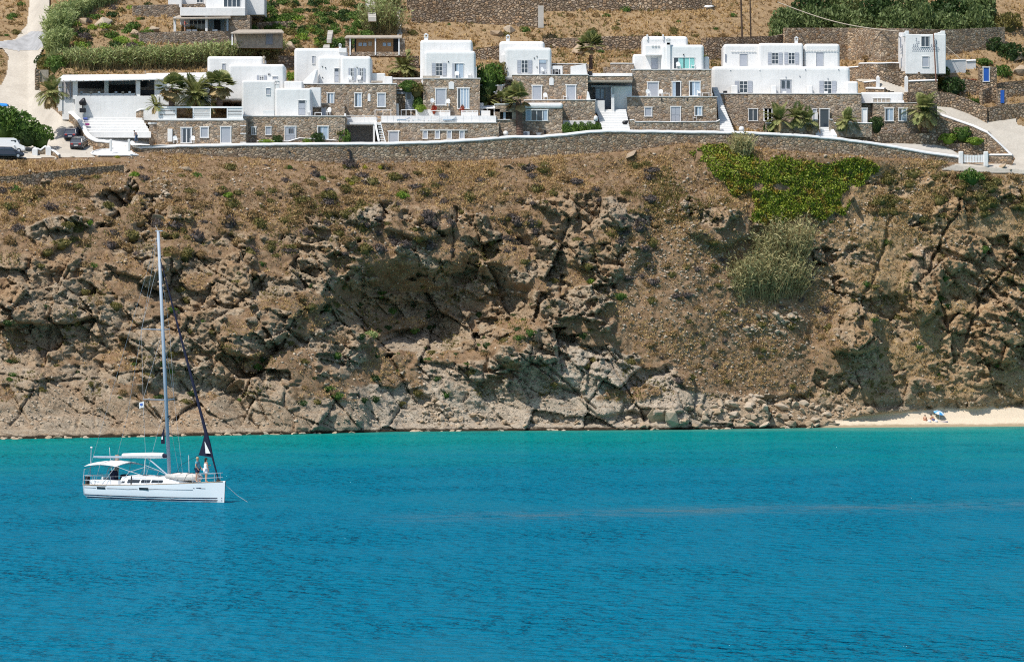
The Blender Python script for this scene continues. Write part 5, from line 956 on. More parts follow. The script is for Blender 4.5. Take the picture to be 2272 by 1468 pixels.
# carpet of ice plant
def carpet():
    r = np.random.default_rng(5); iz, ix = np.nonzero(T1['ice'] > .45); n = 22000; j = r.integers(0, len(iz), n)
    p = np.stack([T1['X'][iz[j], ix[j]], T1['D'][iz[j], ix[j]], T1['Z'][iz[j], ix[j]]], 1)
    bare = fbm(p[:, 0] / 3.2, p[:, 2] / 2.4, 3, 87) > .42; p = p[~bare]; n = len(p)
    p = p + r.normal(size=(n, 3)) * [.08, .08, .08] + [0, -.12, .08] + np.clip(fbm(p[:, 0] / 1.1, p[:, 2] / .9, 3, 79), 0, 1)[:, None] * [0, -.5, .35]; U = unit(r.normal(size=(n, 3)) + [0, -.5, .8]); Wv = unit(np.cross(U, r.normal(size=(n, 3)))); s = r.uniform(.1, .26, (n, 1))
    V, Fq = quads(p, U * s, Wv * s * .5)
    t = NT('ice_plant_leaf'); ri = t.n('NewGeometry').outputs['Random Per Island']; nz = t.noise(t.pos(), .55, 4, .6)
    g = t.ramp(ri, [(0, (.085, .12, .01)), (.5, (.165, .21, .018)), (1, (.27, .31, .035))]); rd = t.ramp(ri, [(0, (.26, .1, .025)), (.5, (.36, .21, .03)), (1, (.2, .22, .025))])
    c = t.mix(t.ramp(nz, [(.52, (0,) * 3), (.66, (.8,) * 3)]).outputs[0], g.outputs[0], rd.outputs[0]); t.b(Base_Color=c, Roughness=.55, Specular_IOR_Level=.25)
    tag(link('ice_plant_carpet', nmesh('ice_plant_carpet', V, Fq, t.m)), 'green and orange carpet of ice plant below the wall right of centre', 'ground cover', kind='stuff')
carpet()
# rocks
def rock_mat(name, cs):
    t = NT(name); p = t.pos(); a = t.noise(p, 1.4, 6, .6); b = t.noise(p, 7, 4, .6); oi = t.n('ObjectInfo').outputs['Random']
    c = t.mix(.5, t.ramp(a, [(.3, cs[0]), (.7, cs[1])]).outputs[0], t.ramp(oi, [(0, cs[0]), (.4, cs[2]), (.7, cs[1]), (1, cs[3])]).outputs[0])
    t.b(Base_Color=c, Roughness=.92, Specular_IOR_Level=.12); t.bump(t.math('ADD', a.outputs[0], t.math('MULTIPLY', b.outputs[0], .5)), .8, .1); return t.m
M['rock'] = rock_mat('loose_rock', [(.25, .19, .13), (.44, .36, .27), (.38, .26, .155), (.5, .42, .33)])
def rock_mesh(seed, n=20, mat='rock'):
    r = np.random.default_rng(seed); bm = bmesh.new(); pts = unit(r.normal(size=(n, 3))) * r.uniform(.75, 1.05, (n, 1)) * [1, .85, .75]
    for q in pts: bm.verts.new(q)
    g = bmesh.ops.convex_hull(bm, input=bm.verts); bmesh.ops.delete(bm, geom=[v for v in bm.verts if not v.link_faces], context='VERTS')
    bmesh.ops.bevel(bm, geom=list(bm.edges), offset=.025, segments=1, affect='EDGES'); me = bpy.data.meshes.new('rock'); bm.to_mesh(me); bm.free(); me.materials.append(M[mat]); return me
RM = [rock_mesh(50 + i, 13 + i % 4 * 4) for i in range(10)]
def rock(p, s, name, label, group=None, rr=random, sq=1.):
    o = link(name, rr.choice(RM)); o.location = p; o.scale = (s * rr.uniform(.8, 1.3), s * rr.uniform(.8, 1.2), s * rr.uniform(.6, .95) * sq); o.rotation_euler = (rr.uniform(-.5, .5), rr.uniform(-.5, .5), rr.uniform(0, 6.28)); return tag(o, label, 'rock', group)
rr = random.Random(3)
for zone, n, smin, smax, lb, grp in (([(1515, 945), (1530, 905), (1600, 882), (1700, 876), (1790, 890), (1850, 915), (1860, 945)], 150, .3, 1.0, 'angular fallen boulder in the rock pile left of the beach', 'boulder pile beside the beach'), ([(925, 950), (935, 900), (965, 885), (1010, 905), (1130, 935), (1140, 950)], 75, .25, .7, 'fallen rock in the rubble fan at the middle of the shore', 'rubble fan at the shore'), ([(1640, 740), (1680, 700), (1760, 690), (1790, 720), (1740, 745)], 80, .2, .75, 'pale loose stone on the scree below the tall reeds', 'scree below the reeds'), ([(1150, 950), (1180, 925), (1420, 925), (1440, 950)], 45, .3, .8, 'worn rock along the waterline right of the rubble fan', 'worn rocks on the waterline'), ([(1850, 930), (1860, 905), (1960, 905), (1950, 918)], 14, .3, .8, 'rock at the cliff foot beside the sand', 'rocks beside the sand')):
    c = 0
    while c < n:
        px = rr.uniform(min(q[0] for q in zone), max(q[0] for q in zone)); py = rr.uniform(min(q[1] for q in zone), max(q[1] for q in zone))
        if psd(np.array([float(px)]), np.array([float(py)]), zone)[0] > 0: continue
        s = smin + (smax - smin) * rr.random() ** 1.6; p = surf(px, py); rock(p + Vector((0, -.25 * s, .1 * s)), s, 'boulder', lb, grp, rr); c += 1
for px, py, s, sq, lb in ((1490, 925, 2.0, 1.2, 'large dark grey upright boulder at the water edge'), (1457, 925, 1.7, 1., 'rounded pale boulder left of the dark upright boulder'), (415, 378, .8, .8, 'pale flat boulder on the slope below the left wall'), (820, 399, 1.1, .45, 'flat pale slab lying on the slope near the wall stain'), (1126, 369, .8, .6, 'white boulder under the wall at mid slope'), (352, 487, 1.2, .5, 'flat capstone boulder above the mast top'), (1585, 322, 1.3, .5, 'pale rock ledge against the wall left of the ice plant'), (1400, 344, 1.3, .3, 'long flat concrete slab under the wall'), (2222, 372, .9, .6, 'white stone beside the white gate'), (1620, 640, .5, .6, 'white lone stone left of the reed clump')):
    rock(surf(px, py) + Vector((0, -.3, .1)), s, 'boulder', lb, None, rr, sq)
for i in range(110):                      # rocks awash along the shore
    px = rr.uniform(-20, 1850) if i < 85 else rr.uniform(0, 700); d = float(shore(px)) - rr.uniform(-.3, 1.1) ** 1 if True else 0
    rock(Vector(((px - 1136) * d / F, d, rr.uniform(-.12, .1))), rr.uniform(.25, .75), 'shore_rock', 'x', 'rocks awash along the shore', rr, .7)
# rubble column of stacked stones above the mast
for i in range(26):
    t = i / 25; px = 360 + 6 * math.sin(t * 5) + rr.uniform(-7, 7); rock(surf(px, 395 + t * 80) + Vector((0, -.15, .1)), rr.uniform(.25, .5), 'rubble_stone', 'stone of the tumbled wall line above the mast top', 'tumbled wall line', rr)
for px, py, s in ((205, 52, 1.6), (230, 55, 1.8), (185, 50, 1.3), (640, 108, 1.6), (300, 75, 1.0), (1100, 75, 1.8), (1130, 68, 1.4), (1340, 100, 2.2), (1290, 112, 2.2), (1400, 105, 1.3), (2262, 160, 2.2), (2250, 130, 2.0), (590, 75, .9), (340, 70, 1.2)):
    rock(surf(px, py) + Vector((0, -.3, 0)), s, 'hill_boulder', 'brown weathered boulder on the hillside behind the houses', 'hillside boulders', rr)
def scree():
    r = np.random.default_rng(9); cond = (T1['sand'] < .3) * (T1['ice'] < .4) * (T1['Z'] > 1.0) * (T1['D'] < 560 + (T1['px'] - 290) * .019) * (np.abs(T1['X']) < 82) * (.25 + 1.2 * T1['gully'] + sst(860, 930, T1['py']) * 1.5 + sst(.1, .4, fbm(T1['X'] / 6, T1['Z'] / 5, 3, 88)))
    iz, ix = np.nonzero(cond > 0); w = cond[iz, ix]; n = 11000; j = r.choice(len(iz), n, p=w / w.sum()); p = np.stack([T1['X'][iz[j], ix[j]], T1['D'][iz[j], ix[j]], T1['Z'][iz[j], ix[j]]], 1)
    base = np.array([(1, 0, 0), (-1, 0, 0), (0, 1, 0), (0, -1, 0), (0, 0, 1), (0, 0, -1)]) * 1.; fs = np.array([(0, 2, 4), (2, 1, 4), (1, 3, 4), (3, 0, 4), (2, 0, 5), (1, 2, 5), (3, 1, 5), (0, 3, 5)])
    s = .05 + .2 * r.random(n) ** 3 + .05 * r.random(n); V = base[None] + r.normal(size=(n, 6, 3)) * .28; V = V * s[:, None, None] * [1.1, .9, .7] + p[:, None] + [0, -.04, .03]
    o = link('scree', nmesh('scree', V.reshape(-1, 3), (fs[None] + np.arange(n)[:, None, None] * 6).reshape(-1, 3), plain('scree_stone', (.40, .33, .25), .95, .35, 2))); tag(o, 'small loose stones scattered over slopes and rock ledges', 'stones', kind='stuff')
scree()
# reeds
def reeds(name, base, hmin, hmax, n, label, mats, seed, spread=.22, leaves=3, group=None, dome=.0):
    # base: list of points the stalks start from
    r = np.random.default_rng(seed); bpts = np.array([tuple(b) for b in base]); j = r.integers(0, len(bpts), n); p = bpts[j] + r.normal(size=(n, 3)) * [.3, .3, .05]; c = bpts.mean(0)
    root = thing(name, tuple(c), label, 'reeds', group); h = r.uniform(hmin, hmax, n); dd_ = np.linalg.norm((p - c)[:, :2], axis=1); h = h * (1 - dome * (dd_ / (dd_.max() + 1e-6)) ** 2); lean = (p - c) * [1, 1, 0]; lean = lean / (np.abs(lean).max() + 1e-6)
    dr = unit(r.normal(size=(n, 3)) * [spread, spread, 0] + lean * spread * 1.3 + [0, 0, 1]); a = r.uniform(0, 6.28, n); w_ = np.stack([np.cos(a), np.sin(a), a * 0], 1) * .028
    tip = p + dr * h[:, None]; V = np.stack([p - w_, p + w_, tip + w_ * .6, tip - w_ * .6], 1).reshape(-1, 3); o = link('stalks', nmesh('stalks', V, np.arange(len(V)).reshape(-1, 4), LM[mats[0]]), root)
    m = n * leaves; q = np.repeat(np.arange(n), leaves); f = 1 - .6 * r.random(m) ** 1.4; C = p[q] + dr[q] * (h[q] * f)[:, None]; U = unit(r.normal(size=(m, 3)) * [.8, .8, .3] + [0, 0, .55]); L = r.uniform(.2, .46, (m, 1)); Wv = unit(np.cross(U, r.normal(size=(m, 3)))) * L * .2
    V, Fq = quads(C + U * L * .6, U * L, Wv); o = link('leaves', nmesh('leaves', V, Fq, LM[mats[1]]), root); return root
def line_pts(a, b, n, off=0):
    return [surf(a[0] + (b[0] - a[0]) * (i + .5) / n, a[1] + (b[1] - a[1]) * (i + .5) / n + rr.uniform(-3, 3)) + Vector((0, off, -.1)) for i in range(n)]
for i, (a, b, h0, h1, n) in enumerate((((150, 152), (240, 153), 1.2, 3.2, 900), ((240, 153), (330, 152), 1.3, 3.4, 900), ((330, 152), (420, 150), 1.3, 3.5, 900), ((420, 150), (510, 140), 1.3, 3.5, 900), ((510, 135), (618, 125), 1.8, 2.8, 900))):
    reeds('reed_thicket', line_pts(a, b, 40), h0, h1, n, ['leftmost', 'second from left', 'middle', 'fourth from left', 'rightmost'][i] + ' part of the green reed belt behind the pavilion', ('reeddry', 'reed'), 30 + i, group='reed belt behind the pavilion', leaves=4)
for i, (a, b, h0, h1, n) in enumerate((((112, 128), (140, 110), 2., 3.6, 700), ((112, 95), (150, 70), 2., 3.8, 700), ((120, 62), (195, 30), 1.8, 3.2, 700), ((190, 25), (250, 8), 1.6, 2.6, 500))):
    reeds('cane_thicket', line_pts(a, b, 30), h0, h1, n, ['lowest', 'second lowest', 'third', 'topmost'][i] + ' clump of tall green cane along the uphill road', ('reed', 'reed'), 40 + i, group='cane along the road', leaves=5)
reeds('cane_thicket', line_pts((820, 75), (875, 78), 30), 1.6, 5.2, 900, 'tall olive reed stand above the timber cabin', ('reeddry', 'reed'), 47, leaves=3)
reeds('cane_thicket', line_pts((835, 40), (880, 20), 30), 1.4, 3.2, 600, 'olive reeds beside the garden path at the top', ('reeddry', 'reed'), 48, leaves=3)
reeds('reed_clump', [surf(rr.uniform(1640, 1775), rr.uniform(640, 676)) for _ in range(60)], 2.5, 6.8, 1200, 'tall grey green reed clump in the gully, lower of the two', ('reeddry', 'reedgrey'), 50, .24, 5, dome=.25)
reeds('reed_clump', [surf(rr.uniform(1690, 1780), rr.uniform(575, 610)) for _ in range(50)], 2.5, 7.2, 900, 'tall grey green reed clump in the gully, upper of the two', ('reeddry', 'reedgrey'), 51, .24, 5, dome=.25)
# palms
def palm(p, kind, th, L, n, label, seed, dead=8, tr=.22, lean=(0, 0), wind=0., group='palms around the houses'):
    r = np.random.default_rng(seed); root = thing('palm_tree', p, label, 'palm tree', group); m = MB(); pts = []; rs = []; k = max(4, int(th / .18))
    for i in range(k + 1):
        t = i / k; pts.append(p + Vector((lean[0] * t, lean[1] * t, th * t - .15))); rs.append(tr * (1.12 - .2 * t) * (1 + (.12 if i % 2 else -.04)))
    m.tube(pts, rs, 9); m.build('trunk', plain('palm_trunk%d' % seed, (.13, .08, .06), .95, .35, 6), root); top = np.array(pts[-1])
    def fronds(num, e0, e1, Lf, mat, nm, droop):
        Vs = []
        for i in range(num):
            az = r.uniform(0, 6.28); el = r.uniform(e0, e1); hd = np.array([math.cos(az) + wind, math.sin(az), 0]); hd /= np.linalg.norm(hd); l = Lf * r.uniform(.8, 1.15); pos = top.copy(); d = hd * math.cos(el) + np.array([0, 0, math.sin(el)]); side = np.cross(d, [0, 0, 1]); side /= np.linalg.norm(side) + 1e-6
            if kind == 'fan':
                pe = pos + d * l * .5; upv = np.cross(side, d); Vs.append([pos - side * .025, pos + side * .025, pe + side * .02, pe - side * .02])
                for a in np.linspace(-1.35, 1.35, 13):
                    v = d * math.cos(a) + side * math.sin(a) + np.array([0, 0, -droop * .35]); v /= np.linalg.norm(v); q = l * .5 * (1 - .12 * abs(a)); w = np.cross(v, upv) * .085 * l; mid = pe + v * q * .55; tip = pe + v * q + np.array([0, 0, -.1 * droop * q]); Vs.append([pe, mid + w, tip, mid - w])
            else:
                N = 9; prev = pos
                for s in range(N):
                    d = d + np.array([0, 0, -droop * .16]); d /= np.linalg.norm(d); nxt = prev + d * l / N; side = np.cross(d, [0, 0, 1]); side /= np.linalg.norm(side) + 1e-6; Vs.append([prev - side * .02, prev + side * .02, nxt + side * .02, nxt - side * .02])
                    ll = l * .34 * math.sin(math.pi * (.18 + .8 * s / N)) + .08
                    for sg in (-1, 1):
                        for q in (.25, .75):
                            b = prev + (nxt - prev) * q; v = side * sg * .8 + d * .55 + np.array([0, 0, .12 - .2 * droop]); tip = b + v * ll; w = d * .075 * l; Vs.append([b, b * .5 + tip * .5 + w * .5, tip, b * .5 + tip * .5 - w * .5])
                    prev = nxt
        V = np.array(Vs).reshape(-1, 3); link(nm, nmesh(nm, V, np.arange(len(V)).reshape(-1, 4), LM[mat]), root)
    fronds(int(n * 1.5), -.15, 1.45, L * 1.15, 'palm', 'crown', .5 if kind == 'fan' else .9)
    if dead: fronds(int(dead * 1.8), -1.2, -.05, L * .95, 'palmdry', 'dead_fronds', 1.2)
    return root
def PP(px, py, do): return P(px, py, B(px) + do)
palm(PP(381, 236, 4.5), 'fan', 2.6, 2.2, 26, 'brown skirted fan palm nearest the pavilion, left of the palm group', 1, 16, .38)
palm(PP(434, 238, 6.5), 'date', 1.6, 2.9, 30, 'feathery green palm between the two skirted fan palms', 2, 6, .3)
palm(PP(487, 236, 4.5), 'fan', 3.0, 2.3, 26, 'large brown skirted fan palm right of the palm group', 3, 18, .38)
palm(PP(345, 236, 5.5), 'date', .2, 1.3, 18, 'small spiky palm beside the white garden wall', 4, 2, .15)
palm(PP(1154, 304, 1.2), 'fan', 5.4, 2.3, 22, 'tall single palm with rough trunk before the stone cube lodge', 5, 6, .42, (-.25, 0), -.35)
palm(surf(895, 171) + Vector((0, -.3, 0)), 'date', 1.5, 2.3, 26, 'short bushy palm on the slope between two white houses', 6, 5, .3)
palm(P(1311, 152, B(1311) + 18), 'fan', 3.3, 2.1, 30, 'solitary fan palm on the brown slope left of the teal curtain house', 7, 4, .24)
palm(PP(1728, 291, 1.3), 'date', 1.7, 2.4, 26, 'palm in the planter, leftmost of four along the long house', 8, 4, .28)
palm(PP(1767, 291, 1.3), 'date', 2.0, 1.9, 22, 'palm in the planter, second of four along the long house', 9, 3, .26)
palm(PP(1791, 293, 1.1), 'date', 1.7, 1.8, 22, 'palm in the planter, third of four along the long house', 10, 3, .3)
palm(PP(1878, 297, 1.2), 'date', 1.9, 2.0, 24, 'palm with thick trunk right of the glazed entrance door', 11, 3, .3)
palm(PP(2050, 290, 4.2), 'date', 2.9, 2.8, 28, 'large palm at the corner of the stone cottage near the road', 12, 10, .38)
palm(PP(115, 218, 8.2), 'date', .9, 2.2, 22, 'low dusty palm between the road and the pavilion', 13, 12, .3)
palm(surf(2075, 234), 'date', .3, .9, 12, 'tiny palm sprout by the road bend', 14, 0, .12)
palm(PP(1080, 250, 9.5), 'date', 1.6, 1.7, 16, 'slim palm in the creeper passage', 15, 2, .15)
palm(PP(1118, 250, 9), 'fan', 2.0, 1.5, 14, 'palm sapling in the creeper passage right of the slim palm', 16, 3, .15)
# big leafy shrubs
def bigshrub(px, py, do, rx, rz, kind, label, n=900, leaf=.09, cat='shrub', group=None, ry=None):
    p = P(px, py, B(px) + do) if do is not None and do < (13 if px < 2000 else 8.9) else surf(px, py) + Vector((0, -.3, -.3)); key = ('big', kind, n, random.randrange(3))
    if key not in SHM: V, Fq = cloud(n, leaf, hash(key[3] + 40) % 999 + n, lumps=11, flat=1.); SHM[key] = nmesh('shrub_foliage', V, Fq, LM[kind])
    o = link('leafy_shrub', SHM[key]); o.location = p; o.scale = (rx, ry or rx, rz); o.rotation_euler = (0, 0, random.uniform(0, 6.28)); return tag(o, label, cat, group)
hl = ['first', 'second', 'third', 'fourth', 'fifth', 'sixth', 'seventh', 'eighth', 'ninth']
for i in range(8): bigshrub(1745 + i * 60, 70 + (i % 3) * 2, None, 3.2, 4.4 + .4 * (i % 3), 'hedge', hl[i] + ' from the left in the big hedge above the tall brown wall', 1500, .075, 'shrub', 'big hedge above the wall')
for i in range(6): bigshrub(1800 + i * 75, 38, None, 3.6, 4.5, 'hedge' if i % 2 else 'dark', hl[i] + ' from the left in the back row behind the big hedge', 1200, .08, 'shrub', 'back row behind the hedge')
bigshrub(1728, 88, None, 1.8, 3.6, 'hedge', 'hedge shrub drooping over the left end of the tall brown wall', 900)
for px, py, do, rx, rz, k, lb in ((2170, 30, 34, 3, 3, 'dark', 'dark shrub right of the big hedge'), (2230, 60, 33, 3, 3, 'olive', 'olive shrub near the top right corner'), (2245, 125, 26, 2.6, 2.6, 'dark', 'dark bush by the right edge above the blue doors'), (2205, 108, 27, 2., 2.2, 'dark', 'dark bush left of the right edge boulders'), (2222, 165, 20, 1.7, 2.0, 'green', 'green bush right of the tall blue door'), (2180, 140, 21, 1.6, 1.2, 'green', 'low green bush behind the white wall end'), (2040, 162, 17.5, 1.5, 1.6, 'green', 'shrub at the foot of the white tower'), (2093, 163, 17, 1.1, 1.5, 'green', 'bright green ball shrub right of the rusty pole'), (2112, 200, 11.5, 2.2, 2.5, 'dark', 'large dark green bush between road and red flowers'), (2090, 185, 11.2, 1.3, 1.4, 'orange', 'orange flowering bush left of the dark green bush'), (2155, 181, 16, 1.0, .8, 'red', 'red flowering bush beside the tall blue door'), (2190, 200, 14.5, 1.0, .9, 'red', 'red and orange flowers right of the blue doors'), (2118, 208, 10.5, .7, .5, 'red', 'small red flowers on the lower bank'), (2160, 226, 9.2, 1.1, .9, 'green', 'small green bush on the curved bank'), (2240, 45, 30, .9, .9, 'purple', 'purple bougainvillea near the top right corner'),
    (40, 292, 4, 3.2, 3.2, 'green', 'large green bush beside the driveway, middle of three'), (5, 285, 4, 3.0, 3.4, 'green', 'large green bush at the left edge'), (88, 310, 2.5, 2.2, 2.4, 'green', 'large green bush beside the driveway, nearest the cars'), (60, 312, 1.5, 2., 1.6, 'dark', 'dark low bush above the white van'),
    (112, 150, None, 2.2, 2.2, 'olive', 'olive bush left end of the reed belt'), (130, 145, None, 2.2, 2.0, 'green', 'green bush at the left end of the reed belt'), (100, 138, None, 1.6, 1.6, 'dark', 'dark bush beside the uphill road gate'), (1085, 185, 11, 2.4, 3.4, 'green', 'leafy creeper mass between the two chimney houses'), (1110, 170, 12, 1.6, 2.4, 'olive', 'creeper leaning on the white house with bell chimney'), (1070, 215, 9.6, 1.5, 1.8, 'dark', 'dark creeper below the pergola pole'), (905, 195, 9, 1.6, 1.2, 'green', 'flowering creeper over the lodge roof, left part'), (925, 205, 8.8, 1.4, 1.6, 'olive', 'flowering creeper over the lodge roof, right part'), (928, 240, 8.6, .9, 1.8, 'green', 'creeper hanging beside the grey lodge door'), (933, 243, 7.6, .9, .8, 'lime', 'lime green planter shrub left of the garden chairs'), (645, 178, 13, .8, 1.7, 'lime', 'prickly pear behind the white house corner'),
    (763, 316, 1.4, 1.5, 2.2, 'green', 'small tree left of the dark undercroft'), (755, 300, 1.4, 1.3, 1.0, 'olive', 'crown of the small tree by the undercroft'), (615, 316, 1.2, .9, 1.2, 'dark', 'dark shrub left of the grey slotted door'), (705, 316, 1.2, 1.2, 1.5, 'dark', 'dark shrub before the curtained ground floor window'), (680, 316, 1.2, .8, .7, 'lime', 'lime groundcover shrub right of the grey slotted door'), (590, 316, 1.0, 1.2, .5, 'lime', 'lime hedge strip at the wall, left part'), (1710, 290, 1.4, 1.3, 1.3, 'dark', 'dark shrub under the leftmost planter palm'), (1860, 292, 1.4, 1., .9, 'green', 'green shrub left of the thick trunk palm'), (1945, 282, 4, 1.3, 1.7, 'dark', 'dark climber on the cottage wall corner'), (2105, 312, 3.8, 1.6, 1.2, 'lime', 'lime plant on the bank by the white gate, left'), (2135, 302, 3.4, 1.8, 1.6, 'green', 'green plant on the bank by the white gate, middle'), (2165, 316, 2., 1.8, .9, 'lime', 'lime plant on the bank by the white gate, right'), (1010, 168 + 70, 6.6, .8, 1.7, 'dark', 'unused')):
    if lb != 'unused': bigshrub(px, py, do, rx, rz, k, lb, 700, .1)
# clipped hedge and ball tree
for i in range(5): bigshrub(1258 + i * 16.5, 293 - i * .5, 1.0, .85, 1.45, 'green', hl[i] + ' from the left in the clipped hedge beside the white steps', 500, .13, 'shrub', 'clipped hedge', .7)
t_ = thing('ball_tree', PP(1035, 243, 7.4), 'small clipped round tree on the white terrace', 'tree'); b_ = PP(1035, 243, 7.4)
MB().tube([b_, b_ + Vector((.05, 0, 1.0))], .06, 6).build('trunk', M['pole'], t_); o = link('crown', nmesh('crown', *cloud(900, .09, 77, False, 8, True, 1.), LM['dark'])); o.location = b_ + Vector((.05, 0, 1.6)); o.scale = (.95, .95, 1.0); o.parent = t_; o.matrix_parent_inverse = worldmat(t_).inverted()
for i, (x, k) in enumerate(((963, 'red'), (1026, 'red'))): bigshrub(x, 246, 6.3, .45, .9, k, ['red leaved planter plant left of the white steps', 'red leaved planter plant beside the round clipped tree'][i], 200, .2)
# garden shrubs on the upper slope
r2 = random.Random(12)
for zone, n, kinds, lb, grp, smin, smax in (((560, 825, 2, 108), 150, ['green', 'lime', 'green', 'dark', 'green', 'olive'], 'green garden shrub on the upper slope left of the timber cabin', 'upper garden shrubs', .5, 1.5), ((150, 330, 12, 108), 70, ['green', 'olive', 'dark', 'lime', 'grey'], 'garden shrub between the cane and the top villa', 'shrubs left of the top villa', .5, 1.4), ((0, 60, 0, 85), 16, ['dry', 'olive', 'dry', 'green'], 'scrub bush left of the uphill road', 'scrub left of the road', .4, 1.0), ((900, 1720, 20, 140), 60, ['dry', 'olive', 'dry', 'green', 'olive'], 'scrub bush on the brown hillside behind the middle houses', 'scrub on the hillside', .4, 1.1), ((1880, 2000, 110, 140), 9, ['olive', 'dry'], 'scrub bush between the long house and the tower', 'scrub by the tower', .5, 1.2), ((2090, 2270, 140, 235), 16, ['olive', 'green', 'dry'], 'scrub bush in the rock garden above the road bend', 'rock garden scrub', .3, .7)):
    for _ in range(n):
        px, py = r2.uniform(zone[0], zone[1]), r2.uniform(zone[2], zone[3]); s = r2.uniform(smin, smax)
        shrub('garden_shrub' if 'garden' in lb else 'scrub_bush', surf(px, py) + Vector((0, -.2, -.15)), s, s * .85, r2.choice(kinds), lb, 'shrub', grp, 260, .12)
for i, (px, py) in enumerate(((300, 385), (770, 400), (845, 372), (810, 372), (260, 350), (1860, 378), (780, 408))):
    shrub('yellow_herb', surf(px, py) + Vector((0, -.2, -.1)), .5, .5, 'yellow', 'yellow flowering herb on the slope below the wall', 'plant', 'yellow herbs')
o = reeds('tamarisk_bush', [P(1645 + rr.uniform(-8, 8), 362, B(1645) - 3.2) for _ in range(12)], 2., 4.4, 260, 'thin dry tamarisk standing before the wall above the ice plant', ('reedgrey', 'reedgrey'), 60, .18, 5)

# ------------------------------------------------------------------ people
def skin_obj(name, V, E, mat, parent, sub=1, root=0):
    me = bpy.data.meshes.new(name); me.from_pydata([v[:3] for v in V], E, []); me.materials.append(mat); o = link(name, me)
    o.modifiers.new('skin', 'SKIN'); sv = me.skin_vertices[0].data
    for i, v in enumerate(V): sv[i].radius = (v[3], v[4] if len(v) > 4 else v[3]); sv[i].use_root = (i == root)
    o.modifiers['skin'].use_smooth_shade = True; s = o.modifiers.new('sub', 'SUBSURF'); s.levels = sub; s.render_levels = sub; o.parent = parent; return o
SKIN = plain('tanned_skin', (.48, .27, .18), .6, .06); HAIR = {k: plain('hair_' + k, c, .8) for k, c in (('dark', (.03, .02, .015)), ('fair', (.42, .3, .17)))}
CL = {k: plain('cloth_' + k, c, .9, .1, 5) for k, c in (('teal', (.10, .28, .36)), ('navy', (.02, .03, .07)), ('white', (.75, .75, .78)), ('black', (.03, .03, .035)), ('red', (.38, .05, .05)), ('grey', (.2, .21, .25)), ('coral', (.5, .18, .1)), ('blue', (.08, .12, .3)), ('denim', (.1, .14, .22)))}
def person(p, yaw, label, J, hair, top=None, bottom=None, sleeves=True, long_legs=False, hand=False, hairlong=False):
    # J: joint positions, x forward, y left, z up; body is one continuous skinned surface
    root = thing('person', p, label, 'person', rz=yaw); V = []; E = []; ix = {}
    def v(k, r, r2=None): ix[k] = len(V); V.append((*J[k], r, r2 or r))
    v('pelvis', .13, .17); v('waist', .11, .14); v('chest', .12, .18); v('neck', .06); v('head0', .075); v('head', .10, .085); v('crown', .07)
    E += [(0, 1), (1, 2), (2, 3), (3, 4), (4, 5), (5, 6)]
    for s in 'LR':
        for k, r in (('sh', .07), ('el', .045), ('wr', .032), ('ha', .04)): v(k + s, r)
        for k, r in (('hip', .105), ('kn', .065), ('an', .042), ('toe', .04)): v(k + s, r)
        E += [(ix['chest'], ix['sh' + s]), (ix['sh' + s], ix['el' + s]), (ix['el' + s], ix['wr' + s]), (ix['wr' + s], ix['ha' + s]), (0, ix['hip' + s]), (ix['hip' + s], ix['kn' + s]), (ix['kn' + s], ix['an' + s]), (ix['an' + s], ix['toe' + s])]
    b = skin_obj('body', V, E, SKIN, root, 2)
    if hand:                               # five fingers, rooted in the palm
        for s in 'LR':
            h, w = Vector(J['ha' + s]), Vector(J['wr' + s]); d = (h - w).normalized(); sd = d.cross(Vector((0, 1, 0))).normalized(); fv = []; fe = []
            for i, (off, ln) in enumerate(((-.035, .06), (-.02, .075), (0, .085), (.02, .078), (.035, .06))):
                o = len(fv); q = h + sd * off; tp = d if i else (d * .6 + sd * -.8); fv += [(*q, .011), (*(q + tp * ln * .55 + Vector((0, 0, -.004))), .010), (*(q + tp * ln + sd * .008), .008)]; fe += [(o, o + 1), (o + 1, o + 2)]
            for i in range(5): skin_obj('finger', [fv[i * 3], fv[i * 3 + 1], fv[i * 3 + 2]], [(0, 1), (1, 2)], SKIN, root, 1)
    if top:
        keys = ['waist', 'chest']; tv = [(*J['pelvis'], .15, .185), (*J['waist'], .135, .165), (*J['chest'], .145, .2), (*((Vector(J['chest']) * .4 + Vector(J['neck']) * .6)), .09)]; te = [(0, 1), (1, 2), (2, 3)]
        for s in 'LR':
            o = len(tv); tv.append((*J['sh' + s], .088)); te.append((2, o))
            if sleeves: tv.append((*(Vector(J['sh' + s]) * .4 + Vector(J['el' + s]) * .6), .07)); te.append((o, o + 1))
        skin_obj('shirt', tv, te, CL[top], root, 2, 1)
    if bottom:
        f = .98 if long_legs else .62; tv = [(*J['pelvis'], .145, .185)]; te = []
        for s in 'LR':
            o = len(tv); tv += [(*J['hip' + s], .12), (*(Vector(J['hip' + s]).lerp(Vector(J['kn' + s]), f)), .092)]; te += [(0, o), (o, o + 1)]
            if long_legs: tv.append((*(Vector(J['kn' + s]).lerp(Vector(J['an' + s]), .9)), .07)); te.append((o + 1, o + 2))
        skin_obj('trousers' if long_legs else 'shorts', tv, te, CL[bottom], root, 2)
    hd = Vector(J['head']); m = MB(); m.ball(hd + Vector((-.018, 0, .045)), .112, .098, .105, 12, 8)
    if hairlong: m.ball(hd + Vector((-.07, 0, -.06)), .06, .08, .14, 10, 6)
    o = m.build('hair', HAIR[hair], None, True); o.parent = root
    m = MB(); m.add([hd + Vector((.10, -.012, -.03)), hd + Vector((.10, .012, -.03)), hd + Vector((.095, 0, .02)), hd + Vector((.125, 0, -.03))], [(0, 1, 3), (1, 2, 3), (2, 0, 3), (0, 2, 1)]); o = m.build('nose', SKIN); o.parent = root
    for sy in (-.035, .035): o = MB().ball(hd + Vector((.093, sy, .01)), .012, .014, .009, 6, 4).build('eye', M['dark']); o.parent = root
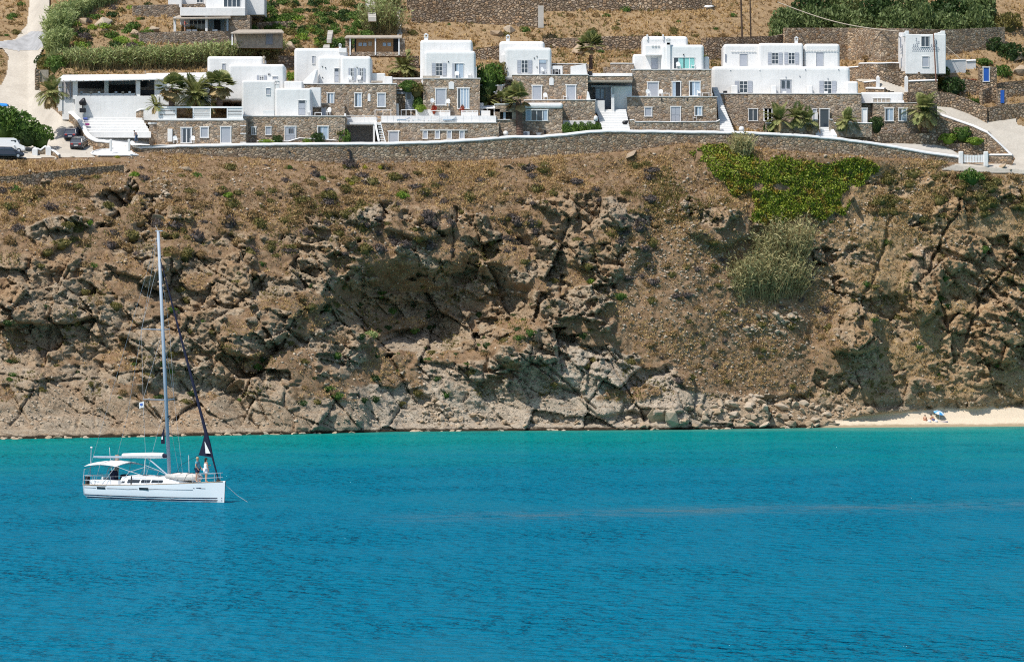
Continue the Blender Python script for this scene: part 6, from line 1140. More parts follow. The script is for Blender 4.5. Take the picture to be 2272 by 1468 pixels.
    for sy in (-.088, .088): o = MB().ball(hd + Vector((0, sy, -.01)), .02, .012, .03, 6, 4).build('ear', SKIN); o.parent = root
    o = MB().box(hd.x + .09, hd.x + .1, -.022, .022, hd.z - .06, hd.z - .05).build('mouth', CL['red']); o.parent = root
    return root
def stand(armL=((.0, .26, 1.12), (.10, .24, .88)), armR=((.0, -.26, 1.12), (.08, -.24, .88)), stride=.06):
    J = dict(pelvis=(0, 0, .94), waist=(0, 0, 1.1), chest=(0, 0, 1.3), neck=(0, 0, 1.47), head0=(.01, 0, 1.53), head=(.02, 0, 1.62), crown=(.01, 0, 1.70))
    for s, sg, arm, st_ in (('L', 1, armL, stride), ('R', -1, armR, -stride)):
        e, w = Vector(arm[0]), Vector(arm[1]); J.update({'sh' + s: (0, sg * .18, 1.40), 'el' + s: tuple(e), 'wr' + s: tuple(w), 'ha' + s: tuple(w + (w - e).normalized() * .09), 'hip' + s: (0, sg * .09, .88), 'kn' + s: (.02 + st_ * .5, sg * .1, .48), 'an' + s: (st_, sg * .1, .08), 'toe' + s: (st_ + .16, sg * .12, .035)})
    return J
def sit(fwd=.0, arms='knees'):
    J = dict(pelvis=(0, 0, .12), waist=(.02, 0, .28), chest=(.06 + fwd, 0, .48), neck=(.1 + fwd * 1.4, 0, .64), head0=(.12 + fwd * 1.6, 0, .69), head=(.15 + fwd * 1.8, 0, .77), crown=(.15 + fwd * 1.8, 0, .85))
    for s, sg in (('L', 1), ('R', -1)): J.update({'sh' + s: (.06 + fwd, sg * .18, .57), 'el' + s: (.24 + fwd, sg * .26, .38), 'wr' + s: (.44 + fwd * .5, sg * .18, .36), 'ha' + s: (.52 + fwd * .5, sg * .15, .34), 'hip' + s: (.05, sg * .1, .12), 'kn' + s: (.42, sg * .15, .40), 'an' + s: (.62, sg * .14, .07), 'toe' + s: (.78, sg * .15, .04)})
    return J

# ------------------------------------------------------------------ sailing yacht
def yacht():
    TH = R(42); L = 13.2; bow = Vector(((500 - 1136) * 282.5 / F, 282.5, 0)); hd = Vector((math.cos(TH), -math.sin(TH), 0)); stern = bow - hd * L
    root = thing('sailing_yacht', stern, 'white sailing yacht at anchor with furled navy headsail and grey mast', 'sailboat', rz=-TH)
    Mw = Matrix.Translation(stern) @ Matrix.Rotation(-TH, 4, 'Z')
    gel = NT('white_gelcoat'); gel.b(Base_Color=(.74, .76, .77), Roughness=.22, Specular_IOR_Level=.5); gel = gel.m
    navy = plain('navy_canvas', (.009, .012, .032), .9, .2, 6); alu = plain('mast_alloy', (.33, .39, .45), .5, .05); canvas = plain('white_canvas', (.66, .66, .64), .85, .06, 4); steel = plain('stainless', (.42, .44, .46), .45, .05); dinghyc = plain('dinghy_fabric', (.52, .5, .47), .8, .08, 3); win = plain('smoked_window', (.02, .025, .03), .1, .1, spec=.6); stripe = plain('navy_stripe', (.012, .018, .05), .4); teak = plain('teak', (.34, .24, .15), .8, .15, 6)
    def put(mb, name, mat, par=None, **k):
        o = mb.build(name, mat, None, **k); o.parent = par or root; return o
    S = [0, .04, .12, .25, .4, .55, .7, .82, .91, .97, 1.0]; BM = [1.42, 1.55, 1.72, 1.9, 1.98, 1.9, 1.6, 1.14, .66, .26, .03]
    def hb(s): return float(np.interp(s / L, S, BM))
    def fb(s): t = s / L; return .98 + .12 * t + .34 * t * t
    LV = [(-.45, .12), (-.22, .62), (0, .86), (.14, .905), (.3, .935), (.55, .965), (.8, .985), (1., 1.)]
    def hp(s, k, sd):
        zf, yf = LV[k]; f = fb(s); z = zf if zf <= 0 else zf * f; sx = s + (0 if s > .6 else (.0 if zf > .3 else .35 * (1 - max(zf, 0) / .3) * (1 - s / .6))); flare = yf if s < L * .75 else yf - (1 - max(zf, 0)) * .22 * (s / L - .75) / .25
        return Vector((sx - (.10 * (1 - max(zf, 0)) if s > L * .98 else 0), sd * hb(s) * flare, z))
    st = [L * q for q in (0, .02, .06, .12, .2, .28, .36, .44, .52, .6, .68, .75, .82, .88, .92, .95, .975, .99, 1.)]; m = MB(); n = len(LV); ring = 2 * n; vs = []
    for s in st: vs += [hp(s, k, -1) for k in range(n - 1, -1, -1)] + [hp(s, k, 1) for k in range(n)]
    fs = [(i * ring + k, i * ring + k + 1, (i + 1) * ring + k + 1, (i + 1) * ring + k) for i in range(len(st) - 1) for k in range(ring - 1)] + [tuple(range(ring))]
    m.add(vs, fs); hull = put(m, 'hull', gel, smooth=True)
    m = MB(); dk = []
    for s in st: dk += [Vector((s, -hb(s), fb(s) - .005)), Vector((s, 0, fb(s) + .07)), Vector((s, hb(s), fb(s) - .005))]
    m.add(dk, [(i * 3 + k, i * 3 + k + 1, (i + 1) * 3 + k + 1, (i + 1) * 3 + k) for i in range(len(st) - 1) for k in range(2)]); put(m, 'deck', gel)
    def hull_strip(name, z0, z1, s0, s1, mat, par, sd=-1):
        a = []; N = 24
        for i in range(N + 1):
            s = s0 + (s1 - s0) * i / N
            for z in (z0, z1):
                f = fb(s); zz = np.array([l[0] if l[0] <= 0 else l[0] * f for l in LV]); yy = [abs(hp(s, k, 1).y) for k in range(n)]; xx = [hp(s, k, 1).x for k in range(n)]; a.append(Vector((float(np.interp(z, zz, xx)), sd * (float(np.interp(z, zz, yy)) + .015), z)))
        put(MB().add(a, [(2 * i, 2 * i + 2, 2 * i + 3, 2 * i + 1) for i in range(N)]), name, mat, par)
    for sd in (-1, 1):
        hull_strip('boot_stripe', .1, .18, .3, 13.06, stripe, hull, sd); hull_strip('boot_stripe', .27, .33, .15, 13.06, stripe, hull, sd); hull_strip('antifoul', -.4, .03, .35, 13.06, stripe, hull, sd)
        hull_strip('accent_line', .80, .825, .3, 1.75, stripe, hull, sd); hull_strip('accent_line', .81, .835, 3.0, 6.3, stripe, hull, sd); hull_strip('accent_line', .85, .875, 7.4, 11., stripe, hull, sd)
        hull_strip('hull_window', .74, .90, 1.85, 2.85, win, hull, sd); hull_strip('hull_window', .78, .95, 6.45, 7.35, win, hull, sd); hull_strip('rubbing_rail', 1.0 - .03, 1.0, .1, 3, teak, hull, sd)
        hull_strip('emblem_wing', .98, 1.02, 11.25, 11.6, stripe, hull, sd); hull_strip('emblem_wing', .96, .985, 11.45, 11.9, stripe, hull, sd); hull_strip('emblem_dot', .95, 1.01, 11.05, 11.12, stripe, hull, sd)
    toe = MB()
    for sd in (-1, 1): toe.tube([Vector((s, sd * hb(s) * .985, fb(s) + .03)) for s in st[:-1]], .03, 5)
    put(toe, 'toe_rail', teak)
    # coachroof
    cs = [(3.6, 1.15, .62), (4.2, 1.22, .66), (5.5, 1.24, .62), (7., 1.18, .54), (8.2, 1.0, .42), (9.2, .75, .26), (9.9, .45, .08)]; vs = []
    for s, w, h in cs: f = fb(s) + .02; vs += [Vector((s, -w, f - .05)), Vector((s, -w * .96, f + h * .45)), Vector((s, -w * .8, f + h * .92)), Vector((s, 0, f + h * 1.06)), Vector((s, w * .8, f + h * .92)), Vector((s, w * .96, f + h * .45)), Vector((s, w, f - .05))]
    m = MB().add(vs, [(i * 7 + k, i * 7 + k + 1, (i + 1) * 7 + k + 1, (i + 1) * 7 + k) for i in range(len(cs) - 1) for k in range(6)] + [(0, 1, 2, 3, 4, 5, 6), tuple(6 * 7 + k for k in range(6, -1, -1))]); cab = put(m, 'coachroof', gel, smooth=False, bevel=.03)
    for a, b in ((3.75, 4.15), (4.45, 5.7), (5.85, 6.75), (6.9, 7.9)):
        for sd in (-1, 1):
            q = []
            for s in (a, b):
                w = float(np.interp(s, [c[0] for c in cs], [c[1] for c in cs])); h = float(np.interp(s, [c[0] for c in cs], [c[2] for c in cs])); f = fb(s) + .02
                q += [Vector((s, sd * (w * .985 + .02), f + h * .22)), Vector((s + .08, sd * (w * .93 + .025), f + h * (.62 if a > 4.2 else .5)))]
            put(MB().add(q, [(0, 2, 3, 1)]), 'cabin_window', win, cab)
    for x in (5.0, 6.4, 8.6): put(MB().box(x, x + .5, -.3, .3, fb(x) + float(np.interp(x, [c[0] for c in cs], [c[2] for c in cs])) * 1.04, fb(x) + float(np.interp(x, [c[0] for c in cs], [c[2] for c in cs])) * 1.04 + .06), 'hatch', win, cab)
    ck = MB()
    for sd in (-1, 1): ck.box(.7, 3.7, sd * 1.25 - .16, sd * 1.25 + .16, .95, 1.38)
    put(ck, 'coaming', gel, bevel=.05); put(MB().box(.8, 3.6, -1., 1., .98, 1.06), 'cockpit_sole', teak)
    # helm, cushions, dark gear in the cockpit
    wh = MB(); wh.tube([Vector((1.6, .55 * math.cos(a), 1.75 + .55 * math.sin(a))) for a in [i * math.pi / 8 for i in range(17)]], .03, 5, caps=False)
    for a in range(5): wh.tube([(1.6, 0, 1.75), (1.6, .55 * math.cos(a * 1.257), 1.75 + .55 * math.sin(a * 1.257))], .015, 4)
    put(wh, 'steering_wheel', steel); put(MB().box(1.65, 1.95, -.2, .2, 1.0, 1.95), 'binnacle', gel, bevel=.06); put(MB().box(2.2, 2.7, -.9, -.4, 1.3, 2.05), 'cockpit_bag', navy, bevel=.12); put(MB().box(2.0, 2.5, .3, .8, 1.3, 1.75), 'cockpit_bag', navy, bevel=.12)
    put(MB().box(-.32, -.05, -.95, -.6, .7, 1.65), 'outboard_motor', M['black'], bevel=.08); put(MB().tube([(-.18, -.78, .75), (-.2, -.78, .1)], .06, 6), 'outboard_leg', M['black'])
    put(MB().box(.0, .35, .35, .85, 1.0, 1.5), 'life_raft', canvas, bevel=.05)
    # bimini and sprayhood
    vs = []; N = 8
    for i in range(N + 1):
        s = .15 + 3.4 * i / N; zz = 2.5 + .24 * math.sin(math.pi * (.12 + .7 * i / N))
        for k in range(7): y = -1.45 + 2.9 * k / 6; vs.append(Vector((s, y, zz - .28 * (y / 1.45) ** 2)))
    put(MB().add(vs, [(i * 7 + k, i * 7 + k + 1, (i + 1) * 7 + k + 1, (i + 1) * 7 + k) for i in range(N) for k in range(6)]), 'bimini', canvas, smooth=True)
    fr = MB()
    for s, top_, b_ in ((.2, 2.4, .25), (1.9, 2.84, 1.5), (3.5, 2.66, 2.2), (4.9, 2.3, 4.0)): fr.tube([Vector((b_, -1.62, 1.0)), Vector((s, -1.45, top_ - .3)), Vector((s, 0, top_)), Vector((s, 1.45, top_ - .3)), Vector((b_, 1.62, 1.0))], .022, 5)
    for sd in (-1, 1): fr.tube([(3.5, sd * 1.45, 2.38), (4.9, sd * 1.40, 2.05), (6.2, sd * 1.1, 1.72)], .02, 5)
    put(fr, 'canopy_frame', steel)
    # mast, boom, rig
    mb_ = Vector((7.55, 0, 1.5)); mt = Vector((6.5, -.12, 19.0)); mast = put(MB().tube([mb_, mb_.lerp(mt, .5), mt], [.13, .125, .10], 10), 'mast', alu, smooth=True)
    at = lambda z: mb_.lerp(mt, (z - mb_.z) / (mt.z - mb_.z)); wire = MB(); tips = {}
    for z, hs in ((7.1, 1.5), (12.05, 1.35)):
        c = at(z)
        for sd in (-1, 1): tip = c + Vector((-.75, sd * hs, .05)); tips[(z, sd)] = tip; put(MB().tube([c, tip], [.05, .03], 6), 'spreader', alu, mast)
    for sd in (-1, 1):
        cp = Vector((7.1, sd * 1.78, 1.15))
        for a, b in ((at(17.2), tips[(12.05, sd)]), (tips[(12.05, sd)], tips[(7.1, sd)]), (tips[(7.1, sd)], cp), (at(12.), tips[(7.1, sd)]), (at(7.), cp + Vector((-.3, 0, 0)))): wire.tube([a, b], .011, 4)
        wire.tube([at(19.), Vector((2.2, sd * .9, 6.)), Vector((.1, sd * 1.2, 1.1))] if sd > 0 else [at(18.9), Vector((.05, -1.2, 1.1))], .010, 4)
    put(wire, 'standing_rigging', steel); put(MB().box(mt.x - .25, mt.x + .45, mt.y - .04, mt.y + .04, mt.z, mt.z + .06), 'masthead_unit', alu, mast); put(MB().tube([mt, mt + Vector((-.3, 0, .4))], .012, 4), 'wind_vane', alu, mast)
    put(MB().tube([at(5.8), at(5.9) + Vector((.3, 0, .1))], .05, 6), 'steaming_light', M['black'], mast)
    b0, b1 = at(3.05) + Vector((-.1, 0, 0)), Vector((-.1, -.25, 2.95)); boom = put(MB().tube([b0, b1], [.085, .075], 8), 'boom', alu)
    cov = MB(); cov.tube([b0.lerp(b1, t) + Vector((0, 0, .12)) for t in (.05, .2, .4, .6)], [.2, .22, .19, .15], 8); put(cov, 'sail_cover', canvas, boom); put(MB().tube([b0.lerp(b1, .05) + Vector((0, 0, .1)), b0 + Vector((.02, 0, .08))], .15, 8), 'cover_end', navy, boom); put(MB().box(b0.lerp(b1, .38).x - .55, b0.lerp(b1, .38).x + .55, -.26, -.2, 3.1, 3.19), 'cover_lettering', M['grey_paint'], boom)
    put(MB().tube([at(1.7), b0.lerp(b1, .28)], [.05, .05], 6), 'vang', alu, boom); put(MB().tube([Vector((5.1, -.2, 1.7)), b0.lerp(b1, .3)], .02, 5), 'mainsheet', canvas, boom)
    f0, f1 = Vector((12.55, 0, 1.45)), at(17.3); q = lambda t: f0.lerp(f1, t); jib = put(MB().tube([q(.0), q(.02), q(.11), q(.16), q(.3), q(.55), q(.8), q(.95), q(1.)], [.04, .05, .07, .13, .10, .085, .06, .035, .02], 8), 'furled_headsail', navy, smooth=True)
    a, b, c = q(.105), q(.105) + Vector((-1.15, -.25, .15)), q(.225); put(MB().prism([a, b, b.lerp(c, .45) + Vector((.05, 0, 0)), c], (0, .08, 0)), 'sail_clew', navy, jib)
    put(MB().prism([a + Vector((-.1, -.1, .28)), a + Vector((-.5, -.18, .3)), q(.175) + Vector((-.25, -.1, 0))], (0, -.02, 0)), 'clew_patch', canvas, jib); put(MB().tube([b, b + Vector((-1.2, -.6, -.7)), Vector((9.3, -1.0, 2.0))], .012, 4), 'jib_sheet', navy, jib)
    put(MB().ball((12.5, 0, 1.52), .16, .16, .12, 8, 6), 'furling_drum', M['black'], jib)
    # flags
    t0 = tips[(7.1, -1)] + Vector((.12, 0, -.15)); fv = [t0 + Vector((-.02 - .55 * u, -.05 * math.sin(u * 5), -.08 * u - .42 * w)) for w in (0, 1) for u in (0, .33, .66, 1.)]; flag = put(MB().add(fv, [(k, k + 1, k + 5, k + 4) for k in range(3)]), 'courtesy_flag', canvas); put(MB().add([t0 + Vector((-.12, -.05, -.12)), t0 + Vector((-.34, -.09, -.15)), t0 + Vector((-.34, -.09, -.3)), t0 + Vector((-.12, -.05, -.28))], [(0, 1, 2, 3)]), 'flag_print', plain('flag_blue', (.05, .12, .4)), flag)
    t0 = at(5.3) + Vector((-.15, -.12, 0)); flag = put(MB().add([t0, t0 + Vector((-.3, -.04, -.75)), t0 + Vector((-.36, 0, -1.3)), t0 + Vector((.05, 0, -1.3)), t0 + Vector((.02, 0, -.6))], [(0, 1, 2, 3, 4)]), 'navy_pennant', navy)
    put(MB().add([t0 + Vector((-.1, -.06, -.75)), t0 + Vector((-.24, -.06, -.8)), t0 + Vector((-.26, -.06, -1.0)), t0 + Vector((-.1, -.06, -.98))], [(0, 1, 2, 3)]), 'flag_print', canvas, flag)
    # dinghy lashed on the foredeck
    dv = MB(); dv.ball((9.2, -.15, 1.72), 1.55, .72, .30, 14, 8); o = put(dv, 'dinghy', dinghyc, smooth=True); dv = MB(); dv.tube([(8.0, -.7, 1.75), (9.4, -.75, 1.72), (10.3, -.5, 1.68), (10.75, -.1, 1.66), (10.3, .4, 1.68), (9., .5, 1.75)], .17, 8); put(dv, 'dinghy_tube', dinghyc, o, smooth=True)
    for x in (8.5, 9.3, 10.0): put(MB().tube([(x, -.95, 1.45), (x, -.6, 1.98), (x, .2, 2.03), (x, .7, 1.6)], .018, 4), 'lashing', M['black'], o)
    # guard rails
    for i, s in enumerate((1.5, 3.4, 5.2, 6.6, 8.2, 9.7, 11.0)):
        for sd in (-1, 1): put(MB().tube([(s, sd * hb(s) * .97, fb(s)), (s, sd * hb(s) * .97, fb(s) + .62)], .014, 5), 'stanchion', steel)
    for sd in (-1, 1):
        for h in (.32, .62): put(MB().tube([Vector((s, sd * hb(s) * .97, fb(s) + h)) for s in (.3, 1.5, 3.4, 5.2, 6.6, 8.2, 9.7, 11.0, 11.6)], .008, 4), 'lifeline', steel)
    pp = MB()
    for h in (.34, .66): pp.tube([Vector((11.4, -hb(11.4) * .97, fb(11.4) + h)), Vector((12.4, -.3, fb(12.4) + h)), Vector((12.95, 0, fb(12.8) + h)), Vector((12.4, .3, fb(12.4) + h)), Vector((11.4, hb(11.4) * .97, fb(11.4) + h))], .013, 5)
    for s, y in ((11.4, -hb(11.4) * .97), (12.4, -.28), (12.4, .28), (11.4, hb(11.4) * .97)): pp.tube([(s, y, fb(s)), (s, y, fb(s) + .66)], .013, 5)
    put(pp, 'pulpit', steel); pp = MB()
    for h in (.34, .66): pp.tube([Vector((1.0, -1.55, 1.0 + h)), Vector((.05, -1.4, 1.0 + h)), Vector((.0, 0, 1.0 + h)), Vector((.05, 1.4, 1.0 + h)), Vector((1., 1.55, 1.0 + h))], .02, 5)
    for x, y in ((.05, -1.4), (.05, 1.4), (.02, -.5), (.02, .5)): pp.tube([(x, y, .98), (x, y, 1.66)], .02, 5)
    put(pp, 'pushpit', steel); put(MB().box(12.55, 13.0, -.09, .09, 1.38, 1.46), 'bow_roller', steel); put(MB().tube([(12.95, 0, 1.4), (12.9, 0, .95)], .05, 5), 'anchor', steel)
    put(MB().tube([(.1, 1.3, 1.6), (-.6, 1.7, 3.6)], .014, 4), 'whip_antenna', canvas); put(MB().tube([(.2, -.9, 1.6), (.35, -.9, 3.6)], .03, 5), 'antenna_post', alu); put(MB().ball((.35, -.9, 3.65), .09, .09, .07, 8, 5), 'gps_dome', canvas); put(MB().tube([(1.0, .9, 1.3), (1.1, .9, 3.1)], .16, 6), 'wind_scoop', plain('tan_canvas', (.35, .25, .17)))
    put(MB().tube([(8.6, .9, 1.6), (8.55, .9, 3.2)], .02, 5), 'boat_hook', canvas); put(MB().tube([(5.5, -1.75, 1.75), (5.5, -1.8, 1.1)], .05, 6), 'fender', M['black'])
    ch = [Mw @ Vector((13.0, 0, 1.35))]; e = Vector(((556 - 1136) * 283 / F, 284, -.2)); tag(MB().tube([ch[0], ch[0].lerp(e, .5) - Vector((0, 0, .12)), e], .022, 4).build('anchor_rode', canvas), 'pale anchor line running from the yacht bow into the sea', 'rope')
    dz = fb(11) + .07
    person(Mw @ Vector((10.75, -.35, dz)), -TH + R(20), 'man in blue t-shirt and dark shorts standing on the yacht foredeck', stand(((.04, .28, 1.14), (.2, .22, .95)), ((.0, -.28, 1.13), (.12, -.2, .94))), 'fair', 'teal', 'navy', hand=True)
    person(Mw @ Vector((11.35, -.1, dz)), -TH + R(70), 'dark haired woman in white top and shorts standing near the yacht bow', {k: tuple(c * .97 for c in v_) for k, v_ in stand(((.1, .27, 1.15), (.26, .1, 1.2)), ((.02, -.25, 1.13), (.1, -.22, .9)), .04).items()}, 'dark', 'white', 'white', False, hand=True, hairlong=True)
yacht()

# ------------------------------------------------------------------ vehicles
def car(p, yaw, pitch, label, col, Lc=4.3, Wc=1.78, Hc=1.5, van=False, name='parked_car', cat='car'):
    root = thing(name, p, label, cat); root.rotation_euler = (0, -pitch, yaw); paint = NT('car_paint'); paint.b(Base_Color=col, Roughness=.3, Specular_IOR_Level=.5, Coat_Weight=.6); paint = paint.m
    gl = M['glass']; w = Wc / 2; x = Lc / 2
    def put(mb, nm, mat, par=None, **k): o = mb.build(nm, mat, None, **k); o.parent = par or root; return o
    def loft(prof):                        # (x, z0, z1, half width low, half width high)
        m = MB(); vs = []
        for a in prof: X, z0, z1, w0, w1 = a; vs += [(X, -w0 * .96, z0), (X, -w0, z0 + (z1 - z0) * .35), (X, -w1, z1), (X, w1, z1), (X, w0, z0 + (z1 - z0) * .35), (X, w0 * .96, z0)]
        n = len(prof); return m.add(vs, [(i * 6 + k, i * 6 + (k + 1) % 6, (i + 1) * 6 + (k + 1) % 6, (i + 1) * 6 + k) for i in range(n - 1) for k in range(6)] + [(0, 1, 2, 3, 4, 5), tuple((n - 1) * 6 + k for k in range(5, -1, -1))])
    if van: body = loft([(-x, .3, Hc * .98, w, w * .9), (-x + .1, .25, Hc, w, w * .92), (x - 1.5, .25, Hc, w, w * .92), (x - 1.15, .25, Hc * .93, w, w * .9), (x - .75, .25, Hc * .58, w, w * .95), (x - .1, .28, Hc * .46, w * .95, w * .88), (x, .35, Hc * .4, w * .88, w * .8)])
    else: body = loft([(-x, .38, .82, w * .88, w * .84), (-x + .08, .26, .96, w * .97, w * .93), (-x + .7, .22, .98, w, w * .95), (.5, .22, .96, w, w * .95), (x - 1.1, .22, .92, w, w * .93), (x - .25, .24, .78, w * .94, w * .85), (x, .34, .62, w * .85, w * .78)])
    put(body, 'body', paint, bevel=.05)
    if not van:
        put(loft([(-x + .12, .93, .95, w * .9, w * .86), (-x + .55, .93, Hc - .1, w * .9, w * .72), (-x + 1.3, .93, Hc - .02, w * .92, w * .74), (.35, .93, Hc - .05, w * .92, w * .74), (1.25, .9, .95, w * .9, w * .84)]), 'greenhouse', gl, bevel=.03)
        put(loft([(-x + .48, Hc - .12, Hc - .04, w * .74, w * .7), (-x + 1.2, Hc - .06, Hc, w * .77, w * .72), (.4, Hc - .08, Hc - .03, w * .77, w * .7)]), 'roof', paint, bevel=.02)
        for sd in (-1, 1):
            for a, b in (((-x + .2, .95), (-x + .6, Hc - .08)), ((-.55, .95), (-.5, Hc - .05)), ((1.2, .95), (.38, Hc - .06))): put(MB().tube([(a[0], sd * w * .92, a[1]), (b[0], sd * w * .755, b[1])], .045, 5), 'pillar', paint)
    else:
        put(MB().box(x - 1.14, x - .7, -w * .82, w * .82, Hc * .62, Hc * .86, rot=0), 'windscreen', gl); 
        for sd in (-1, 1): put(MB().box(x - 1.9, x - 1.2, sd * w * .93 - .02, sd * w * .93 + .02, Hc * .6, Hc * .85), 'side_window', gl)
    for sd in (-1, 1):
        for X in (-x + .8, x - .85):
            ty = put(MB().tube([(X, sd * (w - .2), .31), (X, sd * (w + .01), .31)], .31, 16), 'wheel', M['black']); put(MB().tube([(X, sd * (w - .05), .31), (X, sd * (w + .025), .31)], .19, 12), 'rim', M['metal'], ty)
        put(MB().box(-x - .02, -x + .1, sd * w * .62 - .17, sd * w * .62 + .17, .72, .92), 'tail_light', CL['red'], bevel=.02); put(MB().box(x - .16, x - .02, sd * w * .6 - .2, sd * w * .6 + .2, .58, .72), 'headlight', M['white_paint'], bevel=.02)
        put(MB().box(.75, .95, sd * (w + .1) - .09, sd * (w + .1) + .09, .95, 1.08), 'mirror', paint, bevel=.03)
    put(MB().box(-x - .03, -x + .05, -.26, .26, .55, .66), 'number_plate', M['white_paint']); put(MB().box(-x - .035, -x + .06, -w * .85, w * .85, .32, .48), 'bumper', M['black'], bevel=.03)
    return root
def gp(px, py): return P(px, py, float(ground_d(px, py)) - .15)
car(gp(176, 327), R(84), R(12), 'dark grey hatchback seen from behind, nearest of the two cars on the driveway', (.05, .055, .065))
car(gp(167, 306) + Vector((-.4, .6, 0)), R(86), R(12), 'dark blue car parked just beyond the dark grey hatchback', (.02, .03, .07))
car(gp(18, 351), R(8), 0, 'dark blue parked car at the far left edge in front of the white van', (.025, .03, .045))
car(gp(16, 339) + Vector((0, 1.0, 0)), R(5), 0, 'white van behind the dark parked car at the left edge', (.75, .75, .74), 4.6, 1.9, 2.0, True, 'parked_van', 'van')
tag(MB().prism([P(-8, 235, B(0) + 8), P(17, 235, B(0) + 8), P(15, 230, B(0) + 8.5), P(-8, 228, B(0) + 8.5)], (0, 2, 0)).build('blue_tarpaulin', plain('blue_tarp', (.02, .2, .55)), bevel=.06), 'bright blue tarpaulin above the left edge bush', 'tarpaulin')

# ------------------------------------------------------------------ terrace furniture
def chair_proto():
    root = thing('garden_chair', (0, 0, 0), 'x', 'chair', 'white garden chairs'); w = M['white_paint']; 
    def put(mb, nm, **k): o = mb.build(nm, w, None, **k); o.parent = root
    put(MB().box(-.26, .26, -.25, .25, .40, .45), 'seat', bevel=.02); m = MB()
    pts = [(-.28, 0, .45), (-.3, 0, .8), (-.2, 0, 1.0), (0, 0, 1.06), (.2, 0, 1.0), (.3, 0, .8), (.28, 0, .45)]; m.prism([(a, .25 + .12 * (c - .45), c) for a, b, c in pts], (0, .04, 0)); put(m, 'backrest')
    for x in (-.25, .25):
        for y in (-.23, .23): put(MB().tube([(x, y, 0), (x * .95, y, .42)], .025, 5), 'leg')
        put(MB().box(x - .03, x + .03, -.25, .28, .62, .66), 'armrest'); put(MB().tube([(x, -.22, .42), (x, -.24, .64)], .02, 5), 'arm_post')
    return root
CP = chair_proto(); first = [True]
def chair(p, yaw, label):
    if first[0]: r_ = CP; first[0] = False
    else:
        r_ = CP.copy(); COL.objects.link(r_)
        for ch in CP.children: c = ch.copy(); COL.objects.link(c); c.parent = r_
    r_.location = p; r_.rotation_euler = (0, 0, yaw); r_['label'] = label
def cp(pn, x, y, do):
    pan(pn); return P(X_(x), Y_(y), B(X_(x)) + do)
for pn, x, y, do, yaw, lb in (('A', 1545, 1262, 1.6, .3, 'white chair left of the blue glazed annex door'), ('A', 1692, 1262, 1.6, -.3, 'white chair right of the blue glazed annex door'), ('B', 455, 1018, 4.2, .2, 'white chair beside the grey door on the lower terrace'), ('B', 630, 1012, 4.2, -.4, 'white chair at the grey niche on the lower terrace'), ('B', 820, 728, 10.6, .2, 'white chair under the left of the paired shutters'), ('B', 895, 728, 10.6, -.2, 'white chair under the right of the paired shutters'), ('B', 1552, 930, 6.2, .4, 'large white chair left of the grey blind door on the pool terrace'), ('B', 1678, 935, 6.2, -.3, 'large white chair right of the grey blind door on the pool terrace'), ('B', 1762, 690, 8.2, .1, 'white chair before the curtained upper door of the mid house'), ('B', 1872, 690, 8.2, -.2, 'white chair at the right end of the mid house balcony'), ('C', 260, 655, 9.2, .3, 'white chair before the upper grey door of the bell chimney house'), ('C', 380, 655, 9.2, -.2, 'white chair before the dark opening of the bell chimney house'), ('C', 280, 880, 6.4, .2, 'white chair right of the first grey door on the stone balcony'), ('C', 456, 880, 6.4, -.2, 'white chair left of the second grey door on the stone balcony'), ('C', 1185, 850, 5.6, .3, 'white chair left of the grey blind on the middle stone terrace'), ('C', 1290, 850, 5.6, -.3, 'white chair right of the grey blind on the middle stone terrace'), ('C', 1632, 846, 5.6, .1, 'white chair before the curtained door on the middle stone terrace'), ('C', 1450, 608, 8.8, .2, 'white chair at the left of the teal curtain'), ('C', 1580, 608, 8.8, -.2, 'white chair at the right of the teal curtain'), ('B', 690, 1256, 1.2, .1, 'white chair at the ground floor window left of the small tree'), ('C', 1590, 1066, 3.0, .2, 'white chair before the lowest right window of the teal curtain house')):
    chair(cp(pn, x, y, do), yaw + math.pi * 0, lb)
for i, (pn, x, y, do, lb) in enumerate((('C', 1690, 846, 5.4, 'low white table at the right end of the middle stone terrace'), ('C', 1340, 848, 5.4, 'low white table between grey blind and dark doorway'), ('B', 540, 1018, 4., 'low white table on the lower terrace'), ('C', 1760, 1066, 3, 'low white table on the lowest stone terrace'))):
    a = cp(pn, x, y, do); t_ = thing('low_table', a, lb, 'table', 'low white tables'); MB().box(a.x - .5, a.x + .5, a.y - .3, a.y + .3, a.z + .38, a.z + .43).build('table_top', M['white_paint'], t_)
    for u in (-.45, .45): MB().box(a.x + u - .03, a.x + u + .03, a.y - .25, a.y + .25, a.z, a.z + .38).build('leg', M['white_paint'], t_)
r3 = random.Random(4)
for i in range(6):
    a = cp('B', 1290 + i * 135, 1074, 3.6); t_ = thing('sun_lounger', a, ['first', 'second', 'third', 'fourth', 'fifth', 'sixth'][i] + ' sun lounger from the stair along the pool terrace', 'sun lounger', 'loungers on the pool terrace', .2)
    for nm, mb in (('frame', MB().box(-.9, .9, -.3, .3, .2, .26)), ('mattress', MB().box(-.9, .25, -.28, .28, .26, .36)), ('backrest', MB().add([(.25, -.28, .28), (.95, -.28, .62), (.95, .28, .62), (.25, .28, .28), (.25, -.28, .36), (.92, -.28, .70), (.92, .28, .70), (.25, .28, .36)], [(0, 1, 2, 3), (4, 5, 6, 7), (0, 1, 5, 4), (1, 2, 6, 5), (2, 3, 7, 6), (3, 0, 4, 7)]))): o = mb.build(nm, M['white_paint'] if i % 3 else M['curtain']); o.parent = t_
    for u in (-.8, .8): o = MB().box(u - .03, u + .03, -.28, .28, 0, .2).build('leg', M['white_paint']); o.parent = t_
